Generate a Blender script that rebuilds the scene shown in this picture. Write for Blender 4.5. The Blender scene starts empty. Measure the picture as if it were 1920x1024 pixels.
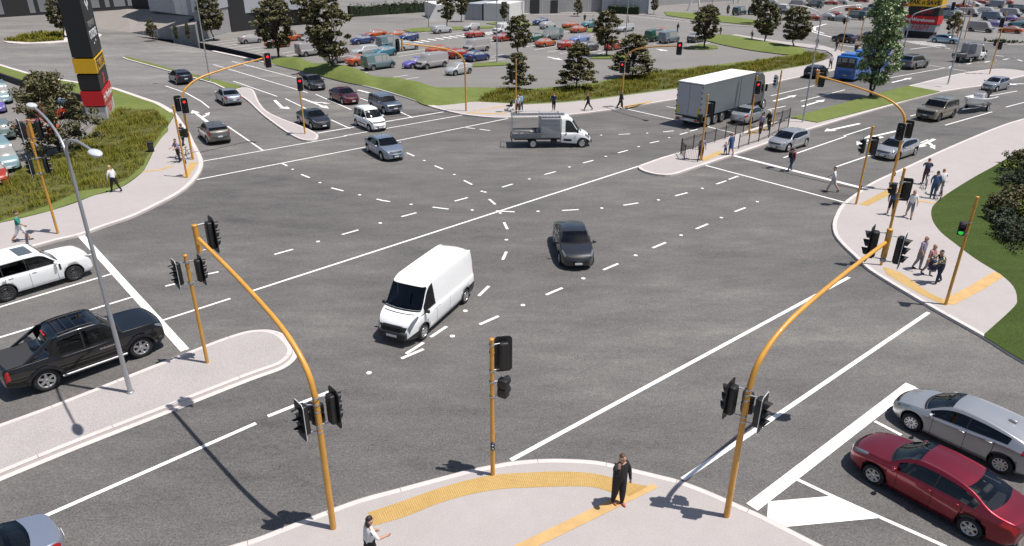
import bpy, bmesh, math, random
from mathutils import Vector, Matrix, Euler
random.seed(7)
SC = bpy.context.scene
COL = SC.collection
PI = math.pi
R = math.radians
# ------------------------------------------------------------------ camera
CAM_H, CAM_F, CAM_PITCH, CAM_ROLL = 14.889, 1321.05, 0.4345, 0.0047
CM = Matrix.Rotation(PI/2 - CAM_PITCH, 3, 'X') @ Matrix.Rotation(CAM_ROLL, 3, 'Z')
cd = bpy.data.cameras.new('camera'); cam = bpy.data.objects.new('camera', cd); COL.objects.link(cam)
cam.matrix_world = Matrix.Translation((0, 0, CAM_H)) @ CM.to_4x4()
cd.sensor_width = 36; cd.lens = CAM_F/1920*36; cd.clip_end = 3000; cd.clip_start = 0.1
SC.camera = cam
KH = 0.13   # kerb height

def G(px, py, z=0.0):
    """survey: picture point -> ground point at height z"""
    d = CM @ Vector(((px-960)/CAM_F, -(py-512)/CAM_F, -1))
    t = (z-CAM_H)/d.z
    return Vector((d.x*t, d.y*t, z))
def zat(base, py):
    """height above a ground point whose picture row is py"""
    lo, hi = 0, 80
    for _ in range(40):
        m = (lo+hi)/2
        v = CM.transposed() @ (Vector((base.x, base.y, m)) - Vector((0, 0, CAM_H)))
        y = 512 - v.y/-v.z*CAM_F
        if y > py: lo = m
        else: hi = m
    return lo
def ang(a, b):
    p, q = G(*a), G(*b); return math.atan2(q.y-p.y, q.x-p.x)

# ------------------------------------------------------------------ materials
MATS = {}
def principled(name):
    m = bpy.data.materials.new(name); m.use_nodes = True
    nt = m.node_tree; b = nt.nodes['Principled BSDF']; MATS[name] = m
    return m, nt, b
def mat(name, col, rough=0.6, metal=0.0, spec=0.5, coat=0.0, emit=None, es=0, noise=0.0, nscale=8, bump=0.0, bscale=40, rnd=0.0):
    if name in MATS: return MATS[name]
    m, nt, b = principled(name)
    b.inputs['Base Color'].default_value = (*col, 1)
    b.inputs['Roughness'].default_value = rough; b.inputs['Metallic'].default_value = metal
    b.inputs['Specular IOR Level'].default_value = spec; b.inputs['Coat Weight'].default_value = coat
    b.inputs['Coat Roughness'].default_value = 0.05
    if emit: b.inputs['Emission Color'].default_value = (*emit, 1); b.inputs['Emission Strength'].default_value = es
    tc = None
    if noise or bump:
        tc = nt.nodes.new('ShaderNodeTexCoord')
    if noise:
        n = nt.nodes.new('ShaderNodeTexNoise'); n.inputs['Scale'].default_value = nscale; n.inputs['Detail'].default_value = 6
        nt.links.new(tc.outputs['Object'], n.inputs['Vector'])
        r = nt.nodes.new('ShaderNodeMapRange'); r.inputs[1].default_value = .3; r.inputs[2].default_value = .7
        r.inputs[3].default_value = 1-noise; r.inputs[4].default_value = 1+noise
        nt.links.new(n.outputs['Fac'], r.inputs[0])
        x = nt.nodes.new('ShaderNodeMix'); x.data_type = 'RGBA'; x.blend_type = 'MULTIPLY'; x.inputs[0].default_value = 1
        x.inputs[6].default_value = (*col, 1); nt.links.new(r.outputs[0], x.inputs[7]); nt.links.new(x.outputs[2], b.inputs['Base Color'])
    if bump:
        n2 = nt.nodes.new('ShaderNodeTexNoise'); n2.inputs['Scale'].default_value = bscale; n2.inputs['Detail'].default_value = 4
        nt.links.new(tc.outputs['Object'], n2.inputs['Vector'])
        bp = nt.nodes.new('ShaderNodeBump'); bp.inputs['Strength'].default_value = bump; bp.inputs['Distance'].default_value = .02
        nt.links.new(n2.outputs['Fac'], bp.inputs['Height']); nt.links.new(bp.outputs[0], b.inputs['Normal'])
    return m
def ramp_mat(name, stops, scales, rough=.8, spec=.3, bump=.0, bscale=60, island=0.0, stretch=None, speck=0.0, sscale=25, fade=0):
    """several noises summed -> colour ramp"""
    m, nt, b = principled(name); L = nt.links.new
    b.inputs['Roughness'].default_value = rough; b.inputs['Specular IOR Level'].default_value = spec
    tc = nt.nodes.new('ShaderNodeTexCoord'); src = tc.outputs['Object']
    if stretch:
        mp = nt.nodes.new('ShaderNodeMapping'); mp.inputs['Rotation'].default_value[2] = stretch[0]; mp.inputs['Scale'].default_value = (stretch[1], 1, 1)
        L(src, mp.inputs[0]); src = mp.outputs[0]
    acc = None
    for sc, wt in scales:
        n = nt.nodes.new('ShaderNodeTexNoise'); n.inputs['Scale'].default_value = sc; n.inputs['Detail'].default_value = 5; n.inputs['Roughness'].default_value = .6
        L(src if sc < 3 else tc.outputs['Object'], n.inputs['Vector'])
        a = nt.nodes.new('ShaderNodeMath'); a.operation = 'MULTIPLY_ADD'; a.inputs[1].default_value = wt
        L(n.outputs['Fac'], a.inputs[0])
        if acc: L(acc, a.inputs[2])
        else: a.inputs[2].default_value = 0.5-sum(w for _, w in scales)/2
        acc = a.outputs[0]
    if island:
        gi = nt.nodes.new('ShaderNodeNewGeometry'); a = nt.nodes.new('ShaderNodeMath'); a.operation = 'MULTIPLY_ADD'; a.inputs[1].default_value = island
        a.inputs[0].default_value = .5
        L(gi.outputs['Random Per Island'], a.inputs[0]); s = nt.nodes.new('ShaderNodeMath'); s.operation = 'SUBTRACT'; s.inputs[1].default_value = island/2
        L(acc, a.inputs[2]); L(a.outputs[0], s.inputs[0]); acc = s.outputs[0]
    cr = nt.nodes.new('ShaderNodeValToRGB'); e = cr.color_ramp.elements
    while len(e) < len(stops): e.new(.5)
    for i, (p, c) in enumerate(stops): e[i].position = p; e[i].color = (*c, 1)
    L(acc, cr.inputs[0]); out = cr.outputs[0]
    if speck:
        v = nt.nodes.new('ShaderNodeTexNoise'); v.inputs['Scale'].default_value = sscale; v.inputs['Detail'].default_value = 2
        L(tc.outputs['Object'], v.inputs['Vector'])
        r = nt.nodes.new('ShaderNodeMapRange'); r.inputs[1].default_value = .25; r.inputs[2].default_value = .75; r.inputs[3].default_value = 1-speck; r.inputs[4].default_value = 1+speck
        L(v.outputs['Fac'], r.inputs[0])
        x = nt.nodes.new('ShaderNodeMix'); x.data_type = 'RGBA'; x.blend_type = 'MULTIPLY'; x.inputs[0].default_value = 1
        L(out, x.inputs[6]); L(r.outputs[0], x.inputs[7]); out = x.outputs[2]
    if fade:   # colour lightens smoothly towards the far left
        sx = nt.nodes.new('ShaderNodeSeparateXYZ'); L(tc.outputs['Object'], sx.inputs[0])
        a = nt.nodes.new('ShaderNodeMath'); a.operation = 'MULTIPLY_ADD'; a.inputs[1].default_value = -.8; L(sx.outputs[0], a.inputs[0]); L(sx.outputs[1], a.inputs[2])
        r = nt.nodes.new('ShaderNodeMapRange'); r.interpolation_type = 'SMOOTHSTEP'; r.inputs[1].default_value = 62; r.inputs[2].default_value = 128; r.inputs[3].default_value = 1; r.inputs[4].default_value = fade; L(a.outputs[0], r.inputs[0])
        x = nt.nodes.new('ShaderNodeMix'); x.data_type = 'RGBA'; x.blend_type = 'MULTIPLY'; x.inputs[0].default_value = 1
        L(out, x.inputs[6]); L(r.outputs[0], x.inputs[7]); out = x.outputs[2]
    L(out, b.inputs['Base Color'])
    if bump:
        n2 = nt.nodes.new('ShaderNodeTexNoise'); n2.inputs['Scale'].default_value = bscale; n2.inputs['Detail'].default_value = 3
        L(tc.outputs['Object'], n2.inputs['Vector'])
        bp = nt.nodes.new('ShaderNodeBump'); bp.inputs['Strength'].default_value = bump; bp.inputs['Distance'].default_value = .02
        L(n2.outputs['Fac'], bp.inputs['Height']); L(bp.outputs[0], b.inputs['Normal'])
    return m
def paint_mat():
    m, nt, b = principled('car_paint')
    oi = nt.nodes.new('ShaderNodeObjectInfo'); nt.links.new(oi.outputs['Color'], b.inputs['Base Color']); nt.links.new(oi.outputs['Alpha'], b.inputs['Metallic'])
    b.inputs['Roughness'].default_value = .33; b.inputs['Coat Weight'].default_value = .9; b.inputs['Coat Roughness'].default_value = .04
    return m
PAINT = paint_mat()
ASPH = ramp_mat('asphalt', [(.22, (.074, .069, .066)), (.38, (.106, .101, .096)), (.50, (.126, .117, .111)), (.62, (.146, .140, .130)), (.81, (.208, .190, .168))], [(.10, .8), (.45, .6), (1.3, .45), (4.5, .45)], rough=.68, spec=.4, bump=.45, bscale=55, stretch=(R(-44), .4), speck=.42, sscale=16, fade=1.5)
ASPH2 = ramp_mat('car_park_asphalt', [(.2, (.155, .146, .137)), (.5, (.195, .183, .172)), (.8, (.24, .225, .21))], [(.12, .5), (.6, .35), (3, .25)], rough=.75, spec=.35, bump=.25, bscale=50, stretch=(R(20), .4), speck=.3, sscale=12)
CONC = ramp_mat('footpath_concrete', [(.2, (.335, .306, .295)), (.5, (.385, .352, .341)), (.8, (.435, .40, .388))], [(.3, .4), (2, .3), (14, .3)], rough=.85, spec=.25, bump=.1, bscale=90, speck=.12, sscale=30)
AGG = ramp_mat('exposed_aggregate', [(.28, (.23, .213, .206)), (.5, (.375, .346, .335)), (.7, (.45, .418, .405))], [(.5, .2), (22, .75)], rough=.85, spec=.25, speck=.25, sscale=40)
KERB = mat('kerb_concrete', (.57, .515, .49), .8, noise=.06, nscale=1.5)
WHITE_PAINT = ramp_mat('road_paint', [(.27, (.50, .485, .46)), (.36, (.76, .75, .73)), (.6, (.83, .82, .80))], [(.7, .4), (6, .55)], rough=.65, speck=.08, sscale=40)
YTAC = ramp_mat('tactile_yellow', [(.25, (.37, .24, .08)), (.45, (.47, .315, .125)), (.75, (.56, .39, .17))], [(1.5, .5), (9, .4)], rough=.6)
YTAC2 = mat('directional_tactile', (.52, .33, .135), .7, noise=.1, nscale=3)
LAWN = ramp_mat('lawn', [(.2, (.085, .112, .028)), (.5, (.135, .168, .046)), (.8, (.19, .216, .076))], [(.25, .45), (1.5, .35), (9, .4)], rough=.9, spec=.15, bump=.6, bscale=30, speck=.3, sscale=25)
LAWN2 = ramp_mat('dark_lawn', [(.2, (.028, .046, .008)), (.5, (.046, .070, .015)), (.8, (.078, .104, .026))], [(.3, .4), (1.8, .35), (9, .45)], rough=.9, spec=.15, bump=.7, bscale=25, stretch=(R(30), .3), speck=.35, sscale=25)
SOIL = mat('planting_soil', (.075, .078, .014), .95, noise=.5, nscale=1.8)
GRASS = ramp_mat('tussock', [(.10, (.036, .046, .004)), (.36, (.125, .135, .010)), (.62, (.22, .21, .03)), (.88, (.27, .15, .035))], [(.35, .5), (1.6, .4)], rough=.75, spec=.15, island=.55)
LEAF = ramp_mat('dark_foliage', [(.1, (.038, .041, .014)), (.45, (.085, .080, .030)), (.75, (.14, .122, .050)), (.95, (.28, .25, .14))], [(.5, .35), (2.0, .3)], rough=.55, spec=.35, island=.65)
LEAF2 = ramp_mat('poplar_foliage', [(.1, (.055, .105, .045)), (.45, (.13, .20, .085)), (.7, (.25, .32, .13)), (.88, (.62, .66, .36))], [(.5, .3), (2.0, .3)], rough=.5, spec=.4, island=.8)
LEAF3 = ramp_mat('hedge_foliage', [(.1, (.018, .04, .010)), (.5, (.038, .07, .016)), (.9, (.08, .12, .03))], [(.5, .3), (2.0, .4)], rough=.6, island=.6)
LEAF4 = ramp_mat('shrub_foliage', [(.1, (.028, .028, .014)), (.45, (.055, .06, .026)), (.75, (.09, .105, .04)), (.95, (.26, .28, .06))], [(.8, .6), (3, .3)], rough=.6, island=.5)
BARK = mat('bark', (.075, .055, .04), .9, noise=.3, nscale=6)
YPOLE = mat('yellow_pole', (.60, .295, .05), .42, noise=.14, nscale=1.6, coat=.1)
GALV = mat('galvanised_steel', (.42, .43, .45), .45, metal=.6)
BLACK = mat('signal_black', (.012, .012, .013), .5)
WHITE_TRIM = mat('white_border', (.7, .7, .7), .5)
LENS = mat('dark_lens', (.04, .03, .028), .2)
RED_L = mat('red_lamp', (.5, .01, .01), .3, emit=(1, .02, .02), es=2.2)
GREEN_L = mat('green_lamp', (.02, .4, .05), .3, emit=(.05, 1, .1), es=.4)
def glass_mat(name, tint):
    m, nt, b = principled(name); nt.nodes.remove(b); L = nt.links.new; o = nt.nodes['Material Output']
    t = nt.nodes.new('ShaderNodeBsdfTransparent'); t.inputs[0].default_value = (*tint, 1); g = nt.nodes.new('ShaderNodeBsdfGlossy'); g.inputs['Roughness'].default_value = .03; g.inputs['Color'].default_value = (.9, .95, 1, 1)
    f = nt.nodes.new('ShaderNodeFresnel'); f.inputs[0].default_value = 1.55; x = nt.nodes.new('ShaderNodeMixShader'); L(f.outputs[0], x.inputs[0]); L(t.outputs[0], x.inputs[1]); L(g.outputs[0], x.inputs[2]); L(x.outputs[0], o.inputs[0]); return m
GLASS = glass_mat('tinted_glass', (.30, .32, .33)); GLASSK = mat('dark_glass', (.012, .014, .017), .06, spec=.6)
GLASS2 = mat('pale_reflection_glass', (.30, .29, .285), .15, spec=.6)  # whitish window reflections put into an opaque pale base colour
GLASS3 = glass_mat('clear_glass', (.55, .57, .57))
TYRE = mat('tyre_rubber', (.018, .018, .018), .8)
ALLOY = mat('alloy', (.55, .55, .56), .3, metal=.8)
DALLOY = mat('dark_alloy', (.10, .10, .105), .35, metal=.6)
PLAST = mat('black_plastic', (.018, .018, .019), .55)
LAMPC = mat('headlamp_glass', (.20, .225, .26), .10, spec=.8, metal=.3)
def col4(c, m=.65): return (*c, 0 if min(c) > .55 else m)
TAIL = mat('tail_lamp', (.35, .012, .012), .15, spec=.6)
CHROME = mat('chrome', (.7, .7, .7), .15, metal=1)
PLATE = mat('number_plate', (.7, .7, .68), .5)
HOLE = mat('arch_black', (.006, .006, .006), .9)
STEEL_G = mat('grey_panel', (.22, .225, .235), .5, noise=.05)
WHITE_GEL = mat('white_gelcoat', (.78, .78, .77), .3, coat=.5)

# ------------------------------------------------------------------ mesh builder
class MB:
    def __init__(s): s.v = []; s.f = []; s.m = []; s.sm = []; s.T = None
    def _add(s, vs, fs, mi=0, smooth=False):
        o = len(s.v); T = s.T
        s.v += [tuple(T @ Vector(p)) if T else tuple(p) for p in vs]
        for f in fs:
            s.f.append([o+i for i in f]); s.m.append(mi); s.sm.append(smooth)
    def box(s, c, d, mi=0, rz=0.0, taper=1.0):
        hx, hy, hz = d[0]/2, d[1]/2, d[2]/2; ca, sa = math.cos(rz), math.sin(rz)
        vs = []
        for k in (-1, 1):
            t = taper if k > 0 else 1
            for i, j in ((-1, -1), (1, -1), (1, 1), (-1, 1)):
                x, y = i*hx*t, j*hy*t
                vs.append((c[0]+x*ca-y*sa, c[1]+x*sa+y*ca, c[2]+k*hz))
        s._add(vs, [(3, 2, 1, 0), (4, 5, 6, 7), (0, 1, 5, 4), (1, 2, 6, 5), (2, 3, 7, 6), (3, 0, 4, 7)], mi)
    def rbox(s, c, d, r=.03, mi=0, seg=2, smooth=True):
        bm = bmesh.new(); bmesh.ops.create_cube(bm, size=1)
        for v in bm.verts: v.co = Vector((v.co.x*d[0]+c[0], v.co.y*d[1]+c[1], v.co.z*d[2]+c[2]))
        bmesh.ops.bevel(bm, geom=bm.edges[:], offset=min(r, min(d)*.45), segments=seg, affect='EDGES', profile=.6)
        bm.verts.index_update(); s._add([v.co[:] for v in bm.verts], [[v.index for v in f.verts] for f in bm.faces], mi, smooth); bm.free()
    def tube(s, pts, rad, n=8, mi=0, cap=True, smooth=True):
        pts = [Vector(p) for p in pts]; k = len(pts)
        if not isinstance(rad, (list, tuple)): rad = [rad]*k
        vs = []; up = None
        for i, p in enumerate(pts):
            t = (pts[min(i+1, k-1)]-pts[max(i-1, 0)]).normalized()
            if up is None: up = Vector((1, 0, 0)) if abs(t.x) < .9 else Vector((0, 1, 0))
            a = (up - t*up.dot(t)).normalized(); b = t.cross(a); up = a
            for j in range(n):
                th = 2*PI*j/n; vs.append(p + (a*math.cos(th)+b*math.sin(th))*rad[i])
        fs = [(i*n+j, i*n+(j+1) % n, (i+1)*n+(j+1) % n, (i+1)*n+j) for i in range(k-1) for j in range(n)]
        s._add(vs, fs, mi, smooth)
        if cap:
            s._add(vs[:n], [tuple(range(n))[::-1]], mi); s._add(vs[-n:], [tuple(range(n))], mi)
    def lathe(s, prof, n=16, mi=0, axis='Z', c=(0, 0, 0), smooth=True):
        vs = []
        for (r, h) in prof:
            for j in range(n):
                a = 2*PI*j/n; x, y = r*math.cos(a), r*math.sin(a)
                p = (x, y, h) if axis == 'Z' else ((x, h, y) if axis == 'Y' else (h, x, y))
                vs.append((p[0]+c[0], p[1]+c[1], p[2]+c[2]))
        fs = []
        for i in range(len(prof)-1):
            for j in range(n):
                f = (i*n+j, i*n+(j+1) % n, (i+1)*n+(j+1) % n, (i+1)*n+j)
                fs.append(f if axis != 'Y' else f[::-1])
        s._add(vs, fs, mi, smooth)
    def ell(s, c, r, n=10, m=7, mi=0):
        vs = [(c[0], c[1], c[2]-r[2])]
        for i in range(1, m):
            a = -PI/2+PI*i/m
            for j in range(n):
                b = 2*PI*j/n; vs.append((c[0]+r[0]*math.cos(a)*math.cos(b), c[1]+r[1]*math.cos(a)*math.sin(b), c[2]+r[2]*math.sin(a)))
        vs.append((c[0], c[1], c[2]+r[2])); fs = []
        for j in range(n):
            fs.append((0, 1+(j+1) % n, 1+j)); fs.append((len(vs)-1, 1+(m-2)*n+j, 1+(m-2)*n+(j+1) % n))
            for i in range(m-2): fs.append((1+i*n+j, 1+i*n+(j+1) % n, 1+(i+1)*n+(j+1) % n, 1+(i+1)*n+j))
        s._add(vs, fs, mi, True)
    def poly(s, pts, mi=0):
        s._add(pts, [tuple(range(len(pts)))], mi)
    def prism(s, pts, z0, z1, mi=0, mside=None):
        """pts: (x,y) outline in any orientation"""
        A = sum(pts[i][0]*pts[(i+1) % len(pts)][1]-pts[(i+1) % len(pts)][0]*pts[i][1] for i in range(len(pts)))
        if A < 0: pts = pts[::-1]
        n = len(pts); vs = [(p[0], p[1], z0) for p in pts]+[(p[0], p[1], z1) for p in pts]
        s._add(vs, [tuple(range(n, 2*n))], mi)
        s._add(vs, [(i, (i+1) % n, n+(i+1) % n, n+i) for i in range(n)], mi if mside is None else mside)
    def grid(s, rows, mi=0, smooth=True, flip=False):
        w = len(rows[0]); vs = [p for r in rows for p in r]
        fs = []
        for i in range(len(rows)-1):
            for j in range(w-1):
                f = (i*w+j, i*w+j+1, (i+1)*w+j+1, (i+1)*w+j); fs.append(f[::-1] if flip else f)
        s._add(vs, fs, mi, smooth)
    def mesh(s, name, mats):
        me = bpy.data.meshes.new(name); me.from_pydata(s.v, [], s.f)
        for m in mats: me.materials.append(m)
        if s.f:
            me.polygons.foreach_set('material_index', s.m); me.polygons.foreach_set('use_smooth', s.sm)
        me.update(); return me
    def build(s, name, mats, parent=None, tri=False):
        if not isinstance(mats, (list, tuple)): mats = [mats]
        me = s.mesh(name, mats)
        if tri:
            bm = bmesh.new(); bm.from_mesh(me); bmesh.ops.triangulate(bm, faces=bm.faces[:]); bm.to_mesh(me); bm.free()
        o = bpy.data.objects.new(name, me); COL.objects.link(o)
        if parent: o.parent = parent
        return o
def tag(o, label=None, cat=None, group=None, kind=None):
    if label: o['label'] = label
    if cat: o['category'] = cat
    if group: o['group'] = group
    if kind: o['kind'] = kind
    return o
def empty(name, loc=(0, 0, 0), rz=0):
    o = bpy.data.objects.new(name, None); COL.objects.link(o); o.location = loc; o.rotation_euler.z = rz; o.empty_display_size = .3
    return o
def dup(root, loc=None, rz=None):
    r = root.copy(); COL.objects.link(r)
    if loc is not None: r.location = loc
    if rz is not None: r.rotation_euler.z = rz
    for ch in list(root.children):
        c = ch.copy(); COL.objects.link(c); c.parent = r
        for g in list(ch.children):
            d = g.copy(); COL.objects.link(d); d.parent = c
    return r
def text_mesh(txt, size, extrude=.004, shear=0, bold=0.0):
    cu = bpy.data.curves.new('lettering', 'FONT'); cu.body = txt; cu.size = size; cu.extrude = extrude; cu.shear = shear; cu.offset = bold
    cu.align_x = 'CENTER'; cu.align_y = 'CENTER'
    o = bpy.data.objects.new('lettering', cu); COL.objects.link(o)
    bpy.context.view_layer.update()
    me = bpy.data.meshes.new_from_object(o.evaluated_get(bpy.context.evaluated_depsgraph_get()))
    bpy.data.objects.remove(o); bpy.data.curves.remove(cu); me.name = 'lettering'
    return me
def lettering(txt, size, M, material, parent, **k):
    me = text_mesh(txt, size, **k); me.materials.clear(); me.materials.append(material)
    me.transform(M); o = bpy.data.objects.new('lettering', me); COL.objects.link(o); o.parent = parent
    return o
def pchip(pts):
    xs = [p[0] for p in pts]; ys = [p[1] for p in pts]; n = len(xs)
    h = [xs[i+1]-xs[i] for i in range(n-1)]; d = [(ys[i+1]-ys[i])/h[i] for i in range(n-1)]
    m = [d[0]]+[0 if d[i-1]*d[i] <= 0 else 2*d[i-1]*d[i]/(d[i-1]+d[i]) for i in range(1, n-1)]+[d[-1]]
    def f(x):
        if x <= xs[0]: return ys[0]
        if x >= xs[-1]: return ys[-1]
        i = 0
        while x > xs[i+1]: i += 1
        t = (x-xs[i])/h[i]
        return ((1+2*t)*(1-t)**2*ys[i]+t*(1-t)**2*h[i]*m[i]+t*t*(3-2*t)*ys[i+1]+t*t*(t-1)*h[i]*m[i+1])
    return f
def smooth_path(pts, n=4, closed=False):
    """Catmull-Rom through picture or ground points"""
    pts = [Vector(p) for p in pts]; k = len(pts); out = []
    for i in range(k if closed else k-1):
        p0 = pts[(i-1) % k] if closed else pts[max(i-1, 0)]; p1 = pts[i % k]; p2 = pts[(i+1) % k]; p3 = pts[(i+2) % k] if closed else pts[min(i+2, k-1)]
        for j in range(n):
            t = j/n
            out.append(.5*((2*p1)+(p2-p0)*t+(2*p0-5*p1+4*p2-p3)*t*t+(3*p1-p0-3*p2+p3)*t**3))
    if not closed: out.append(pts[-1])
    return out
# ------------------------------------------------------------------ ground, roads, footpaths
def W(px_pts, z=0.0): return [G(x, y, z) for x, y in px_pts]
def offset_line(pts, d):
    out = []; n = len(pts)
    for i, p in enumerate(pts):
        a = pts[max(i-1, 0)]; b = pts[min(i+1, n-1)]
        t = Vector((b.x-a.x, b.y-a.y)); t.normalize()
        out.append(Vector((p.x-t.y*d, p.y+t.x*d, p.z)))
    return out
def kerb(mb, pts, kw=.16, side=1, z1=KH+.006, lip=.05, mi=0, gutter=0.0):
    """kerb stone along pts (outer edge); side=+1: the raised ground lies to the left of the line"""
    o = offset_line(pts, -.003*side); t = offset_line(pts, lip*side*.4); i = offset_line(pts, kw*side)
    rows = [[(p.x, p.y, 0.002) for p in o], [(p.x, p.y, z1-.03) for p in o], [(p.x, p.y, z1) for p in t], [(p.x, p.y, z1) for p in i], [(p.x, p.y, z1-.012) for p in i]]
    mb.grid(rows, mi, False, flip=(side > 0))
    acc = 0; nxt = .6
    for k in range(len(pts)-1):      # joints between the kerb stones
        L = (pts[k+1]-pts[k]).length
        while nxt < acc+L:
            p = pts[k].lerp(pts[k+1], (nxt-acc)/L); d = (pts[k+1]-pts[k]).normalized(); n = Vector((-d.y, d.x, 0))*side
            if p.y < 60: mb._add([(p+n*.0-d*.008).to_tuple()[:2]+(z1+.002,), (p+n*.0+d*.008).to_tuple()[:2]+(z1+.002,), (p+n*kw+d*.008).to_tuple()[:2]+(z1+.002,), (p+n*kw-d*.008).to_tuple()[:2]+(z1+.002,)], [(0, 1, 2, 3) if side > 0 else (3, 2, 1, 0)], 1)
            nxt += 2.2
        acc += L
    if gutter:
        g = offset_line(pts, -gutter*side)
        mb.grid([[(p.x, p.y, 0.012) for p in g], [(p.x, p.y, 0.014) for p in o]], mi, False, flip=(side > 0))
def dash(mb, a, b, w, z=.006, mi=0):
    d = Vector((b.x-a.x, b.y-a.y)); d.normalize(); n = Vector((-d.y, d.x))*w/2
    mb.poly([(a.x-n.x, a.y-n.y, z), (b.x-n.x, b.y-n.y, z), (b.x+n.x, b.y+n.y, z), (a.x+n.x, a.y+n.y, z)], mi)
def struct(mb, name, mats, tri=False): return tag(mb.build(name, mats, tri=tri), kind='structure')

# ground sheet with the sunken service lane cut out
TR = W([(250, 67.5), (292, 75), (346, 85), (384, 93), (430, 102), (477, 111), (508, 118), (520, 113), (480, 102), (430, 91), (376, 80)])
bm = bmesh.new()
def loop(pts):
    vs = [bm.verts.new((p.x, p.y, 0)) for p in pts]
    for i in range(len(vs)): bm.edges.new((vs[i], vs[(i+1) % len(vs)]))
loop([Vector((-900, -200, 0)), Vector((900, -200, 0)), Vector((900, 1200, 0)), Vector((-900, 1200, 0))]); loop(TR)
bmesh.ops.triangle_fill(bm, edges=bm.edges[:], use_beauty=True)
for f in bm.faces:
    if f.normal.z < 0: f.normal_flip()
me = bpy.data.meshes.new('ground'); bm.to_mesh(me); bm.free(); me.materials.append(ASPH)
ground = bpy.data.objects.new('ground', me); COL.objects.link(ground); tag(ground, kind='structure')
DARKW = mat('lane_shade_black', (.02, .02, .021), .8)  # near-black colour stands in for the shade down in the lane
mb = MB(); n = len(TR)
mb.grid([[(p.x, p.y, -2.6) for p in TR+TR[:1]], [(p.x, p.y, 0) for p in TR+TR[:1]]], 0, False)
mb.poly([(p.x, p.y, -2.6) for p in TR], 0)
struct(mb, 'sunken_lane', DARKW)

# lighter asphalt: central car park, far right car park, left car park, far left road
mb = MB()
def sheet(px, z=.004, mi=0): mb.poly([(p.x, p.y, z) for p in W(px)], mi)
sheet([(512, 114), (560, 108), (640, 132), (740, 152), (830, 168), (905, 168), (985, 170), (1130, 155), (1232, 133), (1340, 122), (1420, 113), (1470, 104), (1380, 84), (1310, 66), (1230, 58), (1140, 50), (1020, 42), (930, 42), (820, 44), (700, 52), (600, 64), (520, 67), (440, 70), (377, 79), (430, 90), (480, 101)])
struct(mb, 'car_park', ASPH2, True)
mb = MB(); sheet([(1440, 52), (1545, 42), (1600, 50), (1700, 54), (1780, 70), (1850, 77), (1925, 80), (2300, 60), (2300, 3), (1500, -2), (1380, 3), (1250, 9), (1150, 22), (1280, 27), (1360, 42)])
struct(mb, 'car_park', ASPH2, True)
mb = MB(); sheet([(-300, 470), (0, 352), (30, 325), (60, 300), (110, 285), (170, 250), (240, 225), (200, 190), (130, 183), (75, 174), (30, 165), (-200, 150)])
struct(mb, 'car_park', ASPH2, True)
mb = MB(); sheet([(520, 55), (660, 46), (830, 42), (955, 38), (1010, 24), (1150, 23), (1280, 34), (1400, 48), (1470, 62), (1560, 90), (1640, 100), (1610, 108), (1550, 99), (1430, 79), (1330, 66), (1200, 57), (1020, 41), (930, 41), (820, 43), (600, 63), (520, 66)], .006)
struct(mb, 'side_road', ASPH2, True)

# ---- footpaths and islands
def area(name, px, m, z=KH, smooth=0, tri=True):
    pts = W(px, z)
    mb = MB(); mb.prism([(p.x, p.y) for p in pts], 0.001, z); return struct(mb, name, m, tri)
def kerbline(px, z=KH, n=4): return smooth_path(W(px, z), n)

kNW = [(-160, 510), (0, 479), (60, 463), (107, 450), (150, 440), (200, 422), (250, 405), (300, 381), (337, 361), (362, 341), (377, 320), (381, 303), (375, 286), (364, 266), (355, 247), (341, 227), (329, 210)]
iNW = [(324, 222), (315, 237), (315, 246), (305, 256), (290, 277), (285, 290), (272, 316), (265, 325), (250, 337), (230, 350), (200, 361), (175, 367), (140, 381), (92, 396), (45, 408), (0, 418), (-160, 450)]
kl = kerbline(kNW); il = smooth_path(W(iNW, KH), 3)
mb = MB(); mb.prism([(p.x, p.y) for p in kl+il], .001, KH); struct(mb, 'footpath', CONC, True)
mb = MB(); kerb(mb, kl, .3, 1)
k2 = kerbline([(329, 210), (315, 201), (298, 192), (280, 186), (245, 174), (209, 163), (150, 154), (70, 140), (0, 120)]); kerb(mb, k2, .5, 1)

kS = [(250, 1085), (330, 1055), (430, 1023), (480, 1008), (540, 985), (620, 954), (680, 933), (755, 913), (830, 893), (880, 880), (920, 872), (960, 865), (1005, 861), (1052, 860), (1110, 863), (1147, 869), (1185, 878), (1235, 890), (1277, 901), (1335, 923), (1400, 952), (1435, 968), (1545, 1024), (1660, 1085)]
kls = kerbline(kS); end = W([(1700, 1400), (300, 1400)], KH)
mb2 = MB(); mb2.prism([(p.x, p.y) for p in kls+end], .001, KH); struct(mb2, 'footpath', CONC, True)
kerb(mb, kls, .2, -1, lip=.08)

# east corner
kE = [(2050, 190), (1920, 222), (1870, 238), (1825, 256), (1760, 284), (1702, 311), (1640, 339), (1612, 357), (1580, 381), (1566, 403), (1561, 421), (1565, 440), (1580, 459), (1600, 478), (1615, 492), (1640, 512), (1740, 572), (1845, 631), (1920, 677), (2200, 830)]
iE = [(1845, 627), (1900, 577), (1907, 560), (1900, 537), (1875, 514), (1830, 486), (1790, 456), (1765, 436), (1750, 416), (1746, 398), (1752, 383), (1777, 363), (1825, 333), (1865, 311), (1910, 284), (1960, 262), (2080, 215)]
kle = kerbline(kE); ile = smooth_path(W(iE, KH), 3)
cut = min(range(len(kle)), key=lambda i: (kle[i]-ile[0]).length)
mb2 = MB(); mb2.prism([(p.x, p.y) for p in kle[:cut+1]+ile], .001, KH); struct(mb2, 'footpath', CONC, True)
kerb(mb, kle, .22, 1)
mb2 = MB(); lw = [p for p in ile[::-1]]+[kle[i] for i in range(cut, len(kle))]+W([(2600, 600), (2300, 250)], KH)
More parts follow.
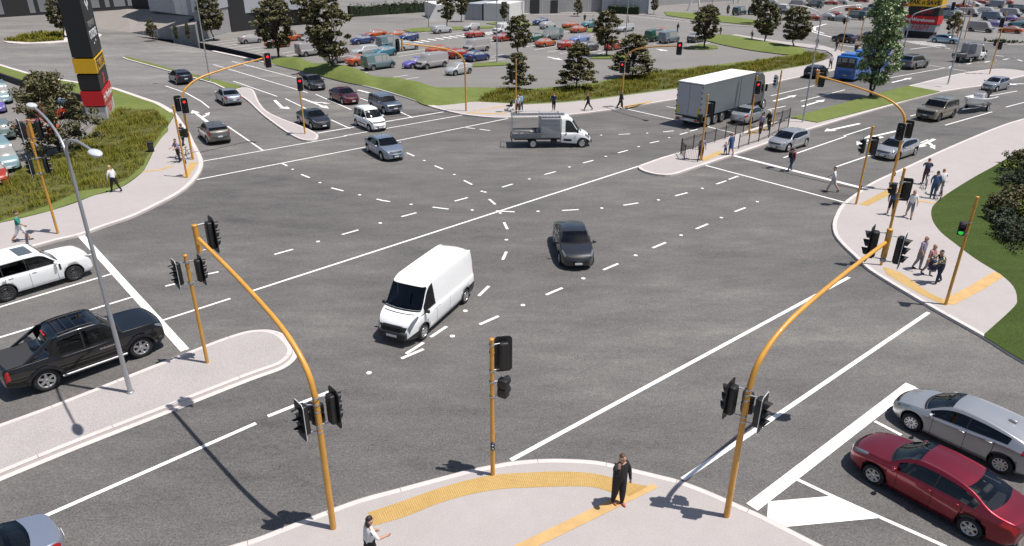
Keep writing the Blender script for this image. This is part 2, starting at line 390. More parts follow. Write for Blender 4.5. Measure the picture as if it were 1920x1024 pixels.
mb2.prism([(p.x, p.y) for p in lw], .001, KH+.01); struct(mb2, 'lawn', LAWN2, True)

# north footpath
kN = [(812, 201), (835, 207), (862, 213), (890, 217), (925, 220), (960, 220), (1010, 219), (1067, 215), (1135, 207), (1180, 200), (1272, 185), (1360, 169), (1435, 158), (1480, 148), (1530, 138), (1570, 130), (1600, 118), (1612, 108), (1600, 100)]
iN = [(1575, 95), (1545, 86), (1500, 81), (1470, 78), (1420, 71), (1380, 64), (1370, 66), (1420, 75), (1480, 84), (1520, 90), (1550, 95), (1561, 102), (1555, 110), (1515, 122), (1432, 136), (1350, 151), (1272, 166), (1110, 187), (1060, 192), (985, 196), (955, 194), (900, 191), (850, 192), (817, 197)]
kln = kerbline(kN); iln = W(iN, KH)
mb2 = MB(); mb2.prism([(p.x, p.y) for p in kln+iln], .001, KH); struct(mb2, 'footpath', CONC, True)
kerb(mb, kln, .25, 1)
k3 = kerbline([(395, 95.5), (440, 105), (477, 113), (505, 119), (575, 134), (640, 151), (685, 161), (730, 173), (775, 187), (812, 201)]); kerb(mb, k3, .55, 1)

# left median
mTop = [(-250, 885), (0, 795), (92, 762), (182, 727), (280, 688), (380, 649), (425, 632), (462, 621), (492, 618), (512, 621), (530, 630), (546, 648), (548, 660), (540, 672), (522, 684), (480, 699)]
mBot = [(440, 714), (305, 767), (150, 827), (0, 888), (-250, 992)]
mk = kerbline(mTop+mBot)
mb2 = MB(); mb2.prism([(p.x, p.y) for p in mk], .001, KH); struct(mb2, 'median_island', AGG, True)
kerb(mb, mk, .2, -1, gutter=.22)
# joints between kerb stones
# upper left median
mUL = [(445, 166), (462, 164), (476, 170), (485, 190), (500, 208), (528, 222), (565, 236), (592, 249), (597, 256), (590, 262), (568, 262), (545, 252), (515, 232), (488, 211), (464, 188), (440, 172)]
mk2 = smooth_path(W(mUL, KH), 3, True)
mb2 = MB(); mb2.prism([(p.x, p.y) for p in mk2], .001, KH); struct(mb2, 'median_island', CONC, True); kerb(mb, mk2+mk2[:1], .18, -1)
vg = [(228, 107), (240, 106), (330, 131), (452, 161), (444, 166), (425, 167), (400, 155), (325, 134), (238, 110)]
mk3 = W(vg, KH); mb2 = MB(); mb2.prism([(p.x, p.y) for p in mk3], .001, KH); struct(mb2, 'grass_verge', LAWN, True)
kerb(mb, W([(228, 107), (238, 111), (325, 135), (400, 156), (425, 168)], KH), .2, 1)
# fenced island + planted median + far concrete
mR = [(1197, 311), (1201, 318), (1222, 325), (1247, 328), (1267, 326), (1292, 318), (1370, 292), (1435, 270), (1515, 243), (1640, 206), (1765, 172), (1835, 162), (1900, 147), (1925, 141), (1926, 135), (1905, 131), (1880, 129), (1855, 130), (1817, 135), (1780, 142), (1702, 161), (1600, 188), (1482, 221), (1440, 232), (1395, 247), (1340, 264), (1271, 286), (1240, 295), (1212, 305)]
mk4 = smooth_path(W(mR, KH), 2, True)
mb2 = MB(); mb2.prism([(p.x, p.y) for p in mk4], .001, KH); struct(mb2, 'median_island', CONC, True); kerb(mb, mk4+mk4[:1], .26, 1)
gp = W([(1482, 221), (1532, 230), (1762, 172), (1702, 161)], KH+.02); mb2 = MB(); mb2.prism([(p.x, p.y) for p in gp], KH-.02, KH+.07); struct(mb2, 'grass_verge', LAWN, True)
# kerbs round the northern side road and car parks
for px in ([(960, 27), (1010, 24.5), (1080, 23.5), (1155, 23), (1240, 32), (1330, 44), (1420, 50), (1460, 53)],):
    kerb(mb, kerbline(px, KH, 3), .3, 1)
kerb(mb, W([(1845, 79), (1890, 83), (1935, 83)], KH), .35, 1)
struct(mb, 'kerb', [KERB, mat('joint_dark', (.16, .14, .13), .9)])

# roundabout grass island on the far left
ri = W([(6, 77), (14, 72), (30, 68), (70, 61), (115, 57), (150, 57), (178, 60), (191, 65), (186, 70), (150, 76), (90, 81), (40, 82), (15, 80)], KH)
mb2 = MB(); mb2.prism([(p.x, p.y) for p in ri], .001, KH); struct(mb2, 'roundabout_kerb', KERB, True)

# ---- lawns with mounds
def mound(name, top_px, bot_px, heights, m, n=36, k=6, z0=.12):
    """a grassy bank between two picture lines; heights along its length"""
    a = smooth_path(W(top_px, 0), 6); b = smooth_path(W(bot_px, 0), 6)
    def at(l, t):
        f = t*(len(l)-1); i = min(int(f), len(l)-2); return l[i].lerp(l[i+1], f-i)
    hf = pchip(heights); rows = []
    for i in range(n+1):
        t = i/n; p, q = at(a, t), at(b, t); r = []
        for j in range(k+1):
            s = j/k; w = p.lerp(q, s); r.append((w.x, w.y, z0+hf(t)*math.sin(PI*min(1, max(0, s)))**.8 if 0 < j < k else z0*(1 if j == k else .3)))
        rows.append(r)
    mb = MB(); mb.grid(rows, 0, True, flip=True); o = mb.build(name, m); tag(o, kind='structure'); return o
MND = [(0, .0), (.08, .5), (.18, .9), (.27, .35), (.36, 1.0), (.45, 1.1), (.55, .4), (.63, .9), (.72, 1.0), (.82, .5), (.9, .15), (1, .02)]
mound('lawn_bank', [(508, 110), (545, 112), (580, 118), (620, 126), (680, 140), (740, 152), (800, 164), (850, 170), (905, 172)], [(507, 121), (545, 130), (580, 138), (640, 154), (690, 164), (735, 176), (775, 189), (812, 201), (900, 193)], MND, LAWN, 60, 8)
mb2 = MB(); mb2.prism([(p.x, p.y) for p in W([(800, 164), (905, 164), (985, 167), (1040, 163), (1110, 155), (1150, 148), (1230, 132), (1290, 128), (1340, 122), (1420, 112), (1475, 104), (1530, 97), (1551, 103), (1545, 112), (1515, 122), (1432, 136), (1272, 166), (1110, 187), (1060, 192), (985, 196), (900, 192), (850, 194)], .1)], .002, .11); struct(mb2, 'lawn', LAWN, True)
mound('lawn_bank', [(1320, 66), (1370, 68), (1420, 77), (1470, 85), (1500, 92), (1515, 99)], [(1315, 75), (1350, 84), (1400, 94), (1450, 101), (1480, 104), (1505, 103)], [(0, .2), (.3, .7), (.6, .6), (.85, .6), (1, .1)], LAWN, 24, 6)
mb2 = MB()
for px in ([(1245, 22), (1310, 25), (1380, 32), (1460, 44), (1455, 48), (1400, 46), (1300, 36), (1250, 29)],
           [(757, 57), (775, 53), (802, 52), (870, 50), (925, 49), (930, 52), (890, 54), (800, 59), (770, 60)],
           [(912, 44), (935, 41), (960, 42), (1000, 44), (1000, 48), (940, 48)],
           [(885, 125), (890, 119), (930, 116), (955, 118), (948, 122)],
           [(1105, 110), (1125, 102), (1170, 104), (1190, 108), (1150, 110)],
           [(1282, 90), (1310, 83), (1345, 86), (1346, 91), (1320, 93), (1300, 92)],
           [(570, 66), (600, 63), (622, 63), (600, 67)],
           [(1050, 52), (1065, 48), (1095, 52), (1130, 56), (1120, 61), (1075, 58)]):
    mb2.prism([(p.x, p.y) for p in W(px, .1)], .002, .14)
struct(mb2, 'grass_verge', LAWN, True)
# north-west lawn: flat part and a bank above the car park
mb2 = MB()
mb2.prism([(p.x, p.y) for p in W([(-200, 90), (0, 121), (70, 141), (150, 155), (209, 164), (280, 187), (298, 193), (315, 202), (328, 211), (323, 222), (314, 237), (315, 246), (290, 277), (272, 316), (265, 325), (230, 350), (175, 367), (92, 396), (0, 418), (-160, 450), (-160, 420), (0, 352), (30, 325), (60, 303), (112, 287), (165, 258), (205, 226), (188, 198), (150, 183), (100, 178), (75, 172), (40, 160), (0, 146), (-200, 120)], .1)], .002, .12)
struct(mb2, 'lawn', LAWN, True)
mb2 = MB()   # retaining edge of the left car park, its shade painted near-black
for a, b in (((0, 147), (40, 161)), ((40, 161), (76, 173)), ((76, 173), (130, 184)), ((130, 184), (190, 198))):
    p, q = G(*a), G(*b); d = (q-p); mb2.box(((p.x+q.x)/2, (p.y+q.y)/2, .35), (d.length, .25, .7), 0, math.atan2(d.y, d.x))
tag(mb2.build('retaining_wall', mat('edge_shade_black', (.02, .02, .02), .8)), 'low retaining wall with shade painted black, edging the lawn above the left car park', 'wall')

# ---- tactile paving
mb = MB()
def strip(px, w, z, mi=0, n=3):
    l = smooth_path(W(px, z), n); a = offset_line(l, -w/2); b = offset_line(l, w/2)
    mb.grid([[(p.x, p.y, z) for p in a], [(p.x, p.y, z) for p in b]], mi, False)
zt = KH+.006
bump_pts = []
def tactile(top, bot, n=3):
    a = smooth_path(W(top, zt), n); b = smooth_path(W(bot, zt), n)
    mb.grid([[(p.x, p.y, zt) for p in a], [(p.x, p.y, zt) for p in b]], 0, False, flip=True)
    return a, b
def studs(a, b, rows=10, step=.06, rad=.019):
    def at(l, t):
        f = t*(len(l)-1); i = min(int(f), len(l)-2); return l[i].lerp(l[i+1], f-i)
    Ln = sum((a[i+1]-a[i]).length for i in range(len(a)-1)); n = int(Ln/step)
    for i in range(n):
        p, q = at(a, (i+.5)/n), at(b, (i+.5)/n)
        for j in range(rows):
            w = p.lerp(q, (j+.5)/rows); z = zt
            mb._add([(w.x+rad*c, w.y+rad*s, z) for c, s in ((1, 0), (.5, .87), (-.5, .87), (-1, 0), (-.5, -.87), (.5, -.87))]+[(w.x+rad*.6*c, w.y+rad*.6*s, z+.006) for c, s in ((1, 0), (.5, .87), (-.5, .87), (-1, 0), (-.5, -.87), (.5, -.87))],
                    [(0, 1, 7, 6), (1, 2, 8, 7), (2, 3, 9, 8), (3, 4, 10, 9), (4, 5, 11, 10), (5, 0, 6, 11), (6, 7, 8, 9, 10, 11)], 2)
T1 = [(690, 961), (750, 941), (812, 919), (870, 902), (928, 890), (992, 886), (1052, 884), (1115, 888), (1175, 903), (1215, 912)]
T2 = [(700, 986), (762, 968), (822, 944), (882, 927), (940, 917), (1000, 914), (1056, 912), (1110, 913), (1150, 924), (1180, 931)]
a, b = tactile(T1, T2); studs(a, b, 11)
mb.poly([(p.x, p.y, zt+.001) for p in W([(1176, 933), (1213, 913), (1222, 906), (1234, 914), (1185, 938)], zt)], 1)
strip([(960, 1036), (1060, 988), (1120, 959), (1178, 930)], .36, zt+.004, 1, 2)
a, b = tactile([(1690, 512), (1655, 500)][::-1]+[(1740, 547), (1785, 568)], [(1662, 514), (1695, 534), (1735, 556), (1772, 573)]); studs(a, b, 8, .08)
strip([(1776, 568), (1830, 540), (1874, 513)], .55, zt+.003, 1, 1)
a, b = tactile([(1610, 383), (1666, 354)], [(1628, 386), (1683, 357)], 2); studs(a, b, 6, .1, .028)
strip([(1716, 374), (1735, 378), (1754, 381)], .3, zt+.003, 1, 1)
tactile([(356, 305), (340, 333)], [(371, 304), (354, 333)], 1); strip([(268, 322), (300, 318), (324, 311)], .3, zt+.003, 1, 1)
tactile([(1314, 297), (1350, 282)], [(1320, 303), (1357, 286)], 1); tactile([(1400, 250), (1438, 238)], [(1404, 254), (1440, 242)], 1)
strip([(875, 211), (910, 213), (950, 213)], .5, zt, 0, 1); strip([(888, 208), (930, 201), (952, 198)], .3, zt+.003, 1, 1)
tactile([(1165, 200), (1222, 189)], [(1178, 202), (1224, 191)], 1)
tag(mb.build('tactile_paving', [YTAC, YTAC2, mat('stud_yellow', (.34, .20, .03), .6)]), kind='structure')

# ---- road markings
mb = MB(); MW = .14
LNZ = [0]
def ln(a, b, w=MW, z=.006): LNZ[0] = (LNZ[0]+1) % 23; dash(mb, G(*a), G(*b), w, z+LNZ[0]*.0003)
for a, b, w in [((475, 545), (1203, 310), .15), ((958, 863), (1592, 520), .17), ((1280, 899), (1741, 586), .17), ((1410, 951), (1708, 722), .38), ((1698, 722), (1722, 731), .14), ((1490, 897), (1562, 931), .13), ((1640, 790), (1690, 816), .13), ((1562, 931), (1775, 1026), .13),
    ((152, 442), (347, 657), .34), ((-200, 635), (209, 514), .14), ((-200, 694), (249, 557), .14), ((302, 602), (432, 560), .14), ((310, 537), (330, 532), .14), ((380, 516), (410, 510), .14), ((150, 482), (176, 476), .14), ((-120, 1058), (480, 794), .16), ((502, 781), (627, 731), .16),
    ((595, 250), (832, 210), .2), ((378, 303), (650, 255), .14), ((645, 255), (867, 216), .14), ((370, 337), (685, 276), .15), ((685, 276), (955, 222), .15),
    ((435, 115), (561, 148), .14), ((400, 121), (577, 174), .14), ((437, 152), (520, 181), .14), ((535, 185), (574, 204), .14), ((592, 177), (659, 206), .14), ((621, 225), (656, 241), .14), ((744, 207), (774, 221), .14), ((675, 184), (692, 190), .14), ((427, 237), (494, 283), .14),
    ((310, 161), (350, 175), .14), ((350, 175), (377, 190), .14), ((377, 190), (392, 202), .14), 
    ((1322, 310), (1592, 382), .16), ((1370, 290.5), (1618, 353), .36), ((1469, 296), (1586, 256), .14), ((1565, 314), (1632, 291), .14), ((1582, 255), (1632, 239), .14), ((1772, 235), (1860, 210), .14), ((1707, 218), (1745, 208), .14), ((1850, 181), (1907, 171), .14), ((1886, 201), (1925, 191), .14), ((1672, 291), (1740, 262), .14),
    ((1445, 180), (1530, 160), .14), ((1501, 190), (1584, 168.5), .14), ((1440, 206), (1473, 199), .14), ((1668, 146), (1772, 127.5), .14), ((1740, 122), (1820, 135), .14), ((1250, 200), (1271, 204), .14), ((1240, 219), (1271, 226), .16), ((1320, 236), (1378, 250), .16), ((1177, 205), (1267, 225), .16), ((1706, 92.5), (1772, 84.5), .2), ((1772, 90), (1782, 92), .2), ((1752, 88), (1764, 90), .2),
    ((1570, 84), (1640, 93), .3), ((1000, 27.5), (1150, 27), .2), ((1150, 27), (1280, 40), .2), ((1280, 40), (1330, 45), .2)]: ln(a, b, w)
mb.poly([(p.x, p.y, .0145) for p in W([(1440, 941), (1562, 930.5), (1654, 971.5), (1475, 988.5), (1438, 974)])])
D4 = lambda ox, oy, L: [((ox+a/4, oy+b/4), (ox+c/4, oy+d/4)) for a, b, c, d in L]
for a, b in D4(480, 256, [(190, 200, 235, 221), (340, 285, 402, 310), (565, 386, 655, 409), (905, 470, 960, 484), (955, 482, 1005, 490), (1325, 531, 1445, 546), (1090, 603, 1202, 573), (1490, 486, 1588, 459), (645, 736, 768, 701), (138, 885, 278, 846), (1130, 122, 1187, 147), (1340, 220, 1402, 245), (1560, 330, 1620, 361), (1748, 470, 1795, 510), (1845, 381, 1925, 357), (1860, 645, 1886, 696), (1878, 865, 1850, 925), (1800, 559, 1940, 566)]) + \
    D4(960, 256, [(1035, 50, 1102, 35), (795, 124, 867, 104), (533, 200, 609, 179), (244, 286, 327, 264), (375, 556, 500, 549), (835, 517, 947, 499), (1225, 446, 1316, 422), (1533, 358, 1606, 333), (1625, 323, 1696, 298), (1670, 565, 1750, 535), (1380, 694, 1470, 657), (1055, 837, 1153, 796), (685, 1002, 796, 955)]) + \
    D4(480, 512, [(1670, 172, 1747, 98), (1678, 386, 1820, 323), (1310, 481, 1430, 401), (1125, 606, 1257, 523), (1090, 642, 1257, 571)]) + D4(960, 512, [(255, 164, 378, 112)]) + \
    D4(960, 0, [(800, 1009, 887, 1005), (1133, 990, 1212, 982), (1258, 1010, 1317, 994), (1335, 985, 1392, 970)]) + D4(480, 0, [(1575, 958, 1642, 966), (1675, 970, 1757, 980)]):
    ln(a, b, .15)
for a, b in [((1779, 126.5), (1785, 125)), ((1813, 120.5), (1821, 119)), ((1846, 117), (1856, 115)), ((1881, 112), (1890, 110.5)), ((1908, 112), (1917, 115)), ((1867, 104), (1882, 106))]: ln(a, b, .25)
def D(ox, oy, s, L): return [(ox+a/s, oy+b/s) for a, b in L]
for p in D(480, 256, 4, [(275, 247), (480, 347), (777, 439), (1163, 510), (1622, 553), (932, 650), (465, 789), (1262, 181), (1487, 286), (1695, 412), (1718, 418), (1832, 575), (1878, 776)])+D(960, 256, 4, [(1178, 10), (950, 77), (703, 150), (430, 230), (130, 320), (195, 562), (673, 538), (1098, 477), (1427, 390), (1840, 490), (1570, 610), (1268, 742), (927, 893)])+D(480, 512, 4, [(1570, 285), (1473, 475), (848, 750)])+D(960, 512, 4, [(82, 242), (535, 42)])+D(960, 0, 4, [(1318, 968), (1013, 1000), (668, 1015)])+D(1680, 80, 8, [(955, 340), (1230, 300), (1500, 268), (1695, 235), (1780, 230)]):
    w = G(*p); mb.prism([(w.x+.11*math.cos(k*PI/4), w.y+.11*math.sin(k*PI/4)) for k in range(8)], .003, .016)
def arrow(tail, tip, w=.16, hw=.42, hl=1.5, branch=None):
    p, q = G(*tail), G(*tip); d = (q-p).normalized(); n = Vector((-d.y, d.x, 0)); z = Vector((0, 0, .0135)); m = q-d*hl
    mb.poly([p-n*w+z, m-n*w*.8+z, m+n*w*.8+z, p+n*w+z]); mb.poly([m-n*hw+z, q+z, m+n*hw+z])
    if branch:
        z2 = Vector((0, 0, .0145)); s = branch; c = p+(q-p)*.35; e = c+d*1.1+n*s*.75; mb.poly([c-d*.25+z2, c+d*.35+z2, e+d*.2+z2, e-d*.25+z2] if s < 0 else [c+d*.35+z2, c-d*.25+z2, e-d*.25+z2, e+d*.2+z2])
        mb.poly([e-d*.55+z2, e+d*1.0+n*s*.5+z2, e+d*.5+n*s*-.1+z2][::s])
def turn(tail, mid, tip, s, w=.16):
    p, m, q = G(*tail), G(*mid), G(*tip); z = Vector((0, 0, .0135)); dash(mb, p, m, w*2, .0135)
    d = (q-m).normalized(); n = Vector((-d.y, d.x, 0)); dash(mb, m, q-d*.6, w*2, .0145); k = q-d*.9
    mb.poly([k-n*.5+z*1.3, q+d*.3+z*1.3, k+n*.5+z*1.3])
arrow((567, 185), (617, 204), branch=1); turn((515, 188), (528, 201), (541, 204), 1); turn((671, 169), (700, 176), (713, 181), 1)
arrow((389, 229), (360, 207), branch=-1); turn((1612, 232), (1575, 240), (1549, 246), 1); arrow((1681, 246), (1619, 260)); turn((1655, 257), (1625, 264), (1609, 271), 1); arrow((1752, 261), (1716, 278), branch=1)
arrow((1450, 190), (1494, 178.5)); arrow((1504, 200), (1547, 187)); arrow((1672, 155), (1710, 146)); turn((1925, 157.5), (1905, 157.5), (1892, 159), 1)
for k in range(6): ln((1690+k*7, 77+k*1.4), (1760+k*3, 79+k*1.6), .35)
tag(mb.build('road_markings', WHITE_PAINT), kind='structure')
mb = MB()
for a, b in [((731, 146), (765, 141)), ((739, 152), (786, 145)), ((655, 142), (690, 136)), ((632, 128), (662, 124)), ((648, 134), (672, 130)), ((664, 141), (684, 137)), ((738, 101), (803, 92)), ((748, 106), (800, 98)), ((878, 75), (930, 69)), ((880, 76), (925, 71)), ((908, 78), (938, 74)), ((916, 82), (945, 78)), ((878, 119), (860, 122)), ((915, 115), (950, 110)), ((920, 108), (950, 104)), ((920, 72), (938, 70)),
    ((1002, 94), (1045, 86)), ((980, 89), (1003, 85)), ((1026, 98), (1052, 94)), ((1050, 101), (1090, 94)), ((1107, 98), (1135, 93)), ((1105, 105), (1135, 98)), ((1225, 83), (1250, 78)), ((1288, 85), (1308, 82)), ((1322, 82), (1337, 78)), ((1100, 67), (1120, 63)), ((1045, 62), (1070, 58)), ((1104, 70), (1118, 68)),
    ((390, 80), (448, 74)), ((402, 84), (452, 77.5)), ((415, 87), (455, 82)), ((430, 90), (470, 85)), ((450, 93), (492, 88)), ((465, 97), (495, 93)), ((480, 100), (500, 97)), ((528, 100), (553, 96)), ((538, 105), (555, 102)), ((690, 99), (720, 94)), ((708, 77), (740, 73)), ((690, 65), (705, 63)), ((790, 62), (803, 60)), ((825, 67), (868, 61)), ((870, 52), (880, 50)), ((1290, 59), (1330, 64)), ((925, 105), (945, 102))]:
    ln(a, b, .13, .010)
for i, (x, y) in enumerate([(785, 79), (797, 77), (810, 74.6), (824, 72.7), (838, 70.8), (850, 69.3), (863, 67.6), (875, 66), (707, 88), (716, 86), (726, 84), (698, 90), (918, 62), (926, 61), (911, 63.5)]):
    ln((x-8, y-1.3), (x+8, y+1.3), .5, .010)
arrow((1027, 107), (1056, 113), .2, .6, 2); arrow((1252, 96), (1230, 92), .2, .6, 2)
for a, b in ((1540, 48), (1520, 53)), ((1520, 53), (1522, 59)), ((1522, 59), (1540, 65)), ((1540, 65), (1560, 70)), ((1550, 45), (1530, 50)), ((1528, 50), (1527, 57)), ((1527, 57), (1545, 63)): ln(a, b, .4, .010)
tag(mb.build('parking_bay_lines', WHITE_PAINT), kind='structure')

# ---- tussock grass
def in_poly(x, y, P):
    c = False; j = len(P)-1
    for i in range(len(P)):
        if (P[i].y > y) != (P[j].y > y) and x < (P[j].x-P[i].x)*(y-P[i].y)/(P[j].y-P[i].y)+P[i].x: c = not c
        j = i
    return c
def tussocks(px, dens, h, w, name, z=.1, seed=1, m=GRASS, clump=.35, lim=60000, bed=True):
    rng = random.Random(seed); P = W(px, .1); x0, x1 = min(p.x for p in P), max(p.x for p in P); y0, y1 = min(p.y for p in P), max(p.y for p in P)
    n = min(lim, int((x1-x0)*(y1-y0)*dens)); vs, fs = [], []
    if bed: b_ = MB(); b_.prism([(p.x, p.y) for p in P], .1, .135); struct(b_, 'planting_bed', SOIL, True)
    for _ in range(n):
        cx, cy = rng.uniform(x0, x1), rng.uniform(y0, y1)
        if not in_poly(cx, cy, P): continue
        hh = h*rng.uniform(.45, 1.3)*(.72+.5*math.sin(cx*.9+cy*.5)*math.sin(cy*.8)+.25*math.sin(cx*2.3-cy*1.7)); o = len(vs)
        for b in range(4):
            a = rng.uniform(0, 2*PI); bx, by = cx+rng.gauss(0, clump*.3), cy+rng.gauss(0, clump*.3); dx, dy = math.cos(a), math.sin(a); l = hh*rng.uniform(.7, 1.1); ln_ = rng.uniform(.25, .7)*l
            i = len(vs); vs += [(bx-dy*w, by+dx*w, z), (bx+dy*w, by-dx*w, z), (bx+dx*ln_*.45+dy*w*.7, by+dy*ln_*.45-dx*w*.7, z+l*.65), (bx+dx*ln_*.45-dy*w*.7, by+dy*ln_*.45+dx*w*.7, z+l*.65), (bx+dx*ln_*1.1, by+dy*ln_*1.1, z+l*.9)]
            fs += [(i, i+1, i+2, i+3), (i+3, i+2, i+4)]
    me = bpy.data.meshes.new(name); me.from_pydata(vs, [], fs); me.materials.append(m); me.polygons.foreach_set('use_smooth', [True]*len(fs))
    o = bpy.data.objects.new(name, me); COL.objects.link(o); tag(o, kind='stuff'); return o
tussocks([(0, 352), (30, 325), (60, 303), (110, 290), (175, 250), (195, 222), (225, 205), (290, 206), (318, 232), (305, 245), (284, 275), (268, 310), (240, 335), (205, 352), (150, 358), (92, 385), (0, 415), (-80, 430), (-80, 390)], 30, .50, .013, 'tussock_grass', seed=3)
tussocks([(895, 190), (930, 168), (985, 170), (1040, 168), (1110, 160), (1150, 150), (1230, 134), (1290, 131), (1340, 126), (1400, 119), (1440, 111), (1500, 104), (1530, 98), (1551, 104), (1545, 112), (1515, 121), (1432, 134), (1350, 149), (1272, 164), (1110, 185), (1060, 190), (985, 194)], 22, .50, .020, 'tussock_grass', seed=5)
tussocks([(8, 77), (30, 69), (70, 62), (120, 59), (120, 76), (60, 80)], 9, .7, .05, 'tussock_grass', seed=8)
tussocks([(1840, 78), (1860, 76), (1930, 79), (1930, 81), (1870, 81)], 4, .6, .1, 'tussock_grass', seed=9, m=LEAF3, bed=False)
# low ground cover in the shrub bed
tussocks([(1860, 400), (1870, 340), (1900, 310), (1930, 300), (1990, 420), (1960, 500), (1900, 480), (1850, 440)], 18, .3, .04, 'ground_cover', seed=10, m=LEAF4, bed=False)
# ------------------------------------------------------------------ traffic signals
def head_meshes():
    M = {}
    m = MB(); m.rbox((0, 0, 0), (.20, .33, .98), .05, 0, 2)
    for k in (-1, 0, 1): m.box((-.105, 0, k*.31+.08), (.03, .26, .02)); m.box((-.105, 0, k*.31-.08), (.03, .26, .02))
    m.box((-.11, 0, 0), (.03, .2, .9)); M['body'] = m.mesh('signal_head', [BLACK])
    m = MB(); w, h, c = .31, .66, .09
    pts = [(-w, -h+c), (-w+c, -h), (w-c, -h), (w, -h+c), (w, h-c), (w-c, h), (-w+c, h), (-w, h-c)]
    v = [(.10, y, z) for y, z in pts]; v2 = [(.115, y, z) for y, z in pts]; v3 = [(.1152, y*.93, z*.965) for y, z in pts]; v4 = [(.118, y*.93, z*.965) for y, z in pts]
    m._add(v, [tuple(range(8))[::-1]], 0); m._add(v+v2, [(i, (i+1) % 8, 8+(i+1) % 8, 8+i) for i in range(8)], 1)
    m._add(v2+v3, [(i, (i+1) % 8, 8+(i+1) % 8, 8+i) for i in range(8)], 1); m._add(v4, [tuple(range(8))], 0)
    M['plate'] = m.mesh('backboard', [BLACK, WHITE_TRIM]); M['plateb'] = m.mesh('backboard', [BLACK, PLAST]); M['platew'] = m.mesh('backboard', [WHITE_TRIM, WHITE_TRIM])
    m = MB(); n = 10; r0, r1, L = .135, .125, .24
    for rr, fl in ((r0, False), (r1, True)):
        rows = []
        for i in range(n+1):
            a = R(-35)+R(250)*i/n; l = L*(1-.55*abs(i/n-.5)*2)
            rows.append([(.118, rr*math.cos(a), rr*math.sin(a)), (.118+l, rr*math.cos(a), rr*math.sin(a)-.01)])
        m.grid(rows, 0, True, flip=fl)
    M['visor'] = m.mesh('visor', [BLACK])
    for nm, mt in (('off', LENS), ('red', RED_L), ('green', GREEN_L)):
        m = MB(); m.lathe([(0.001, .135), (.06, .132), (.105, .122)], 14, 0, 'X'); M['lens_'+nm] = m.mesh('lens', [mt])
    m = MB(); m.rbox((0, 0, .15), (.24, .30, .29), .04, 0, 2); m.rbox((0, 0, -.15), (.24, .30, .29), .04, 0, 2); M['ped'] = m.mesh('pedestrian_signal', [BLACK])
    return M
HM = head_meshes()
def ob(name, me, parent, loc=(0, 0, 0), rot=(0, 0, 0)):
    o = bpy.data.objects.new(name, me); COL.objects.link(o); o.parent = parent; o.location = loc; o.rotation_euler = rot; return o
def bracket(parent, a, b, zs):
    for z in zs:
        m = MB(); m.tube([(a[0], a[1], z), (b[0], b[1], z)], .018, 6)
        m.lathe([(.082, z-.025), (.086, z-.02), (.086, z+.02), (.082, z+.025)], 12, 0, 'Z', (a[0], a[1], 0)); m.build('bracket', GALV, parent)
def head(root, px, py, z, off, facing, lit=None, plate='plate', dist=.36, r=0):
    """signal head beside a pole at local px,py; off = bearing from the pole, facing = bearing it faces (world)"""
    o, f = R(off), R(facing); x, y = px+dist*math.cos(o), py+dist*math.sin(o)
    h = ob('signal_head', HM['body'], root, (x, y, z), (0, 0, f)); h.scale = (.86, .84, .88)
    ob('backboard', HM[plate], h)
    for k, nm in ((1, 'red'), (0, 'yellow'), (-1, 'green')):
        ob('visor', HM['visor'], h, (0, 0, k*.31))
        ob('lens', HM['lens_'+(nm if lit == nm else 'off')], h, (0, 0, k*.31))
    bracket(root, (px, py), (px+(dist-.12)*math.cos(o), py+(dist-.12)*math.sin(o)), (z+.42, z-.42))
    return h
def ped(root, px, py, z, off, facing, lit=None, dist=.33):
    o, f = R(off), R(facing); x, y = px+dist*math.cos(o), py+dist*math.sin(o)
    h = ob('pedestrian_signal', HM['ped'], root, (x, y, z), (0, 0, f))
    for k in (1, -1):
        v = ob('visor', HM['visor'], h, (.01, 0, k*.15)); v.scale = (.8, .95, .95)
        ob('lens', HM['lens_green' if (lit == 'green' and k < 0) else 'lens_off'], h, (0, 0, k*.15))
    bracket(root, (px, py), (px+(dist-.1)*math.cos(o), py+(dist-.1)*math.sin(o)), (z+.25, z-.25))
def push_button(root, z, bearing):
    a = R(bearing); m = MB(); m.T = Matrix.Rotation(a, 4, 'Z')
    m.rbox((.095, 0, z), (.07, .13, .27), .03, 0); m.box((.133, 0, z+.06), (.006, .018, .085), 1)
    m._add([(.1365, -.045, z+.06), (.1365, .045, z+.06), (.1365, 0, z+.11)], [(0, 1, 2)], 1)
    m.lathe([(.028, .134), (.03, .137), (.02, .139)], 12, 1, 'X', (0, 0, z-.06)); m.build('push_button', [mat('button_blue', (.012, .016, .05), .3), WHITE_TRIM], root)
def pole_root(name, base, label, group):
    e = empty(name, G(base[0], base[1], KH) if len(base) == 2 else base); tag(e, label, 'traffic light', group); return e
def straight(base, label, h=4.95, group='straight yellow signal poles', name='traffic_light'):
    e = pole_root(name, base, label, group); m = MB()
    m.tube([(0, 0, 0), (0, 0, h)], [.068, .062], 14); m.lathe([(.081, h-.45), (.081, h-.40)], 12)
    m.lathe([(.072, h-.03), (.072, h+.02), (.001, h+.03)], 14); m.build('pole', YPOLE, e); return e
MPROF = [(0, 4.0), (.04, 4.4), (.22, 4.95), (.65, 5.38), (1.3, 5.72), (2.3, 6.0), (4.3, 6.35), (6.75, 6.66)]
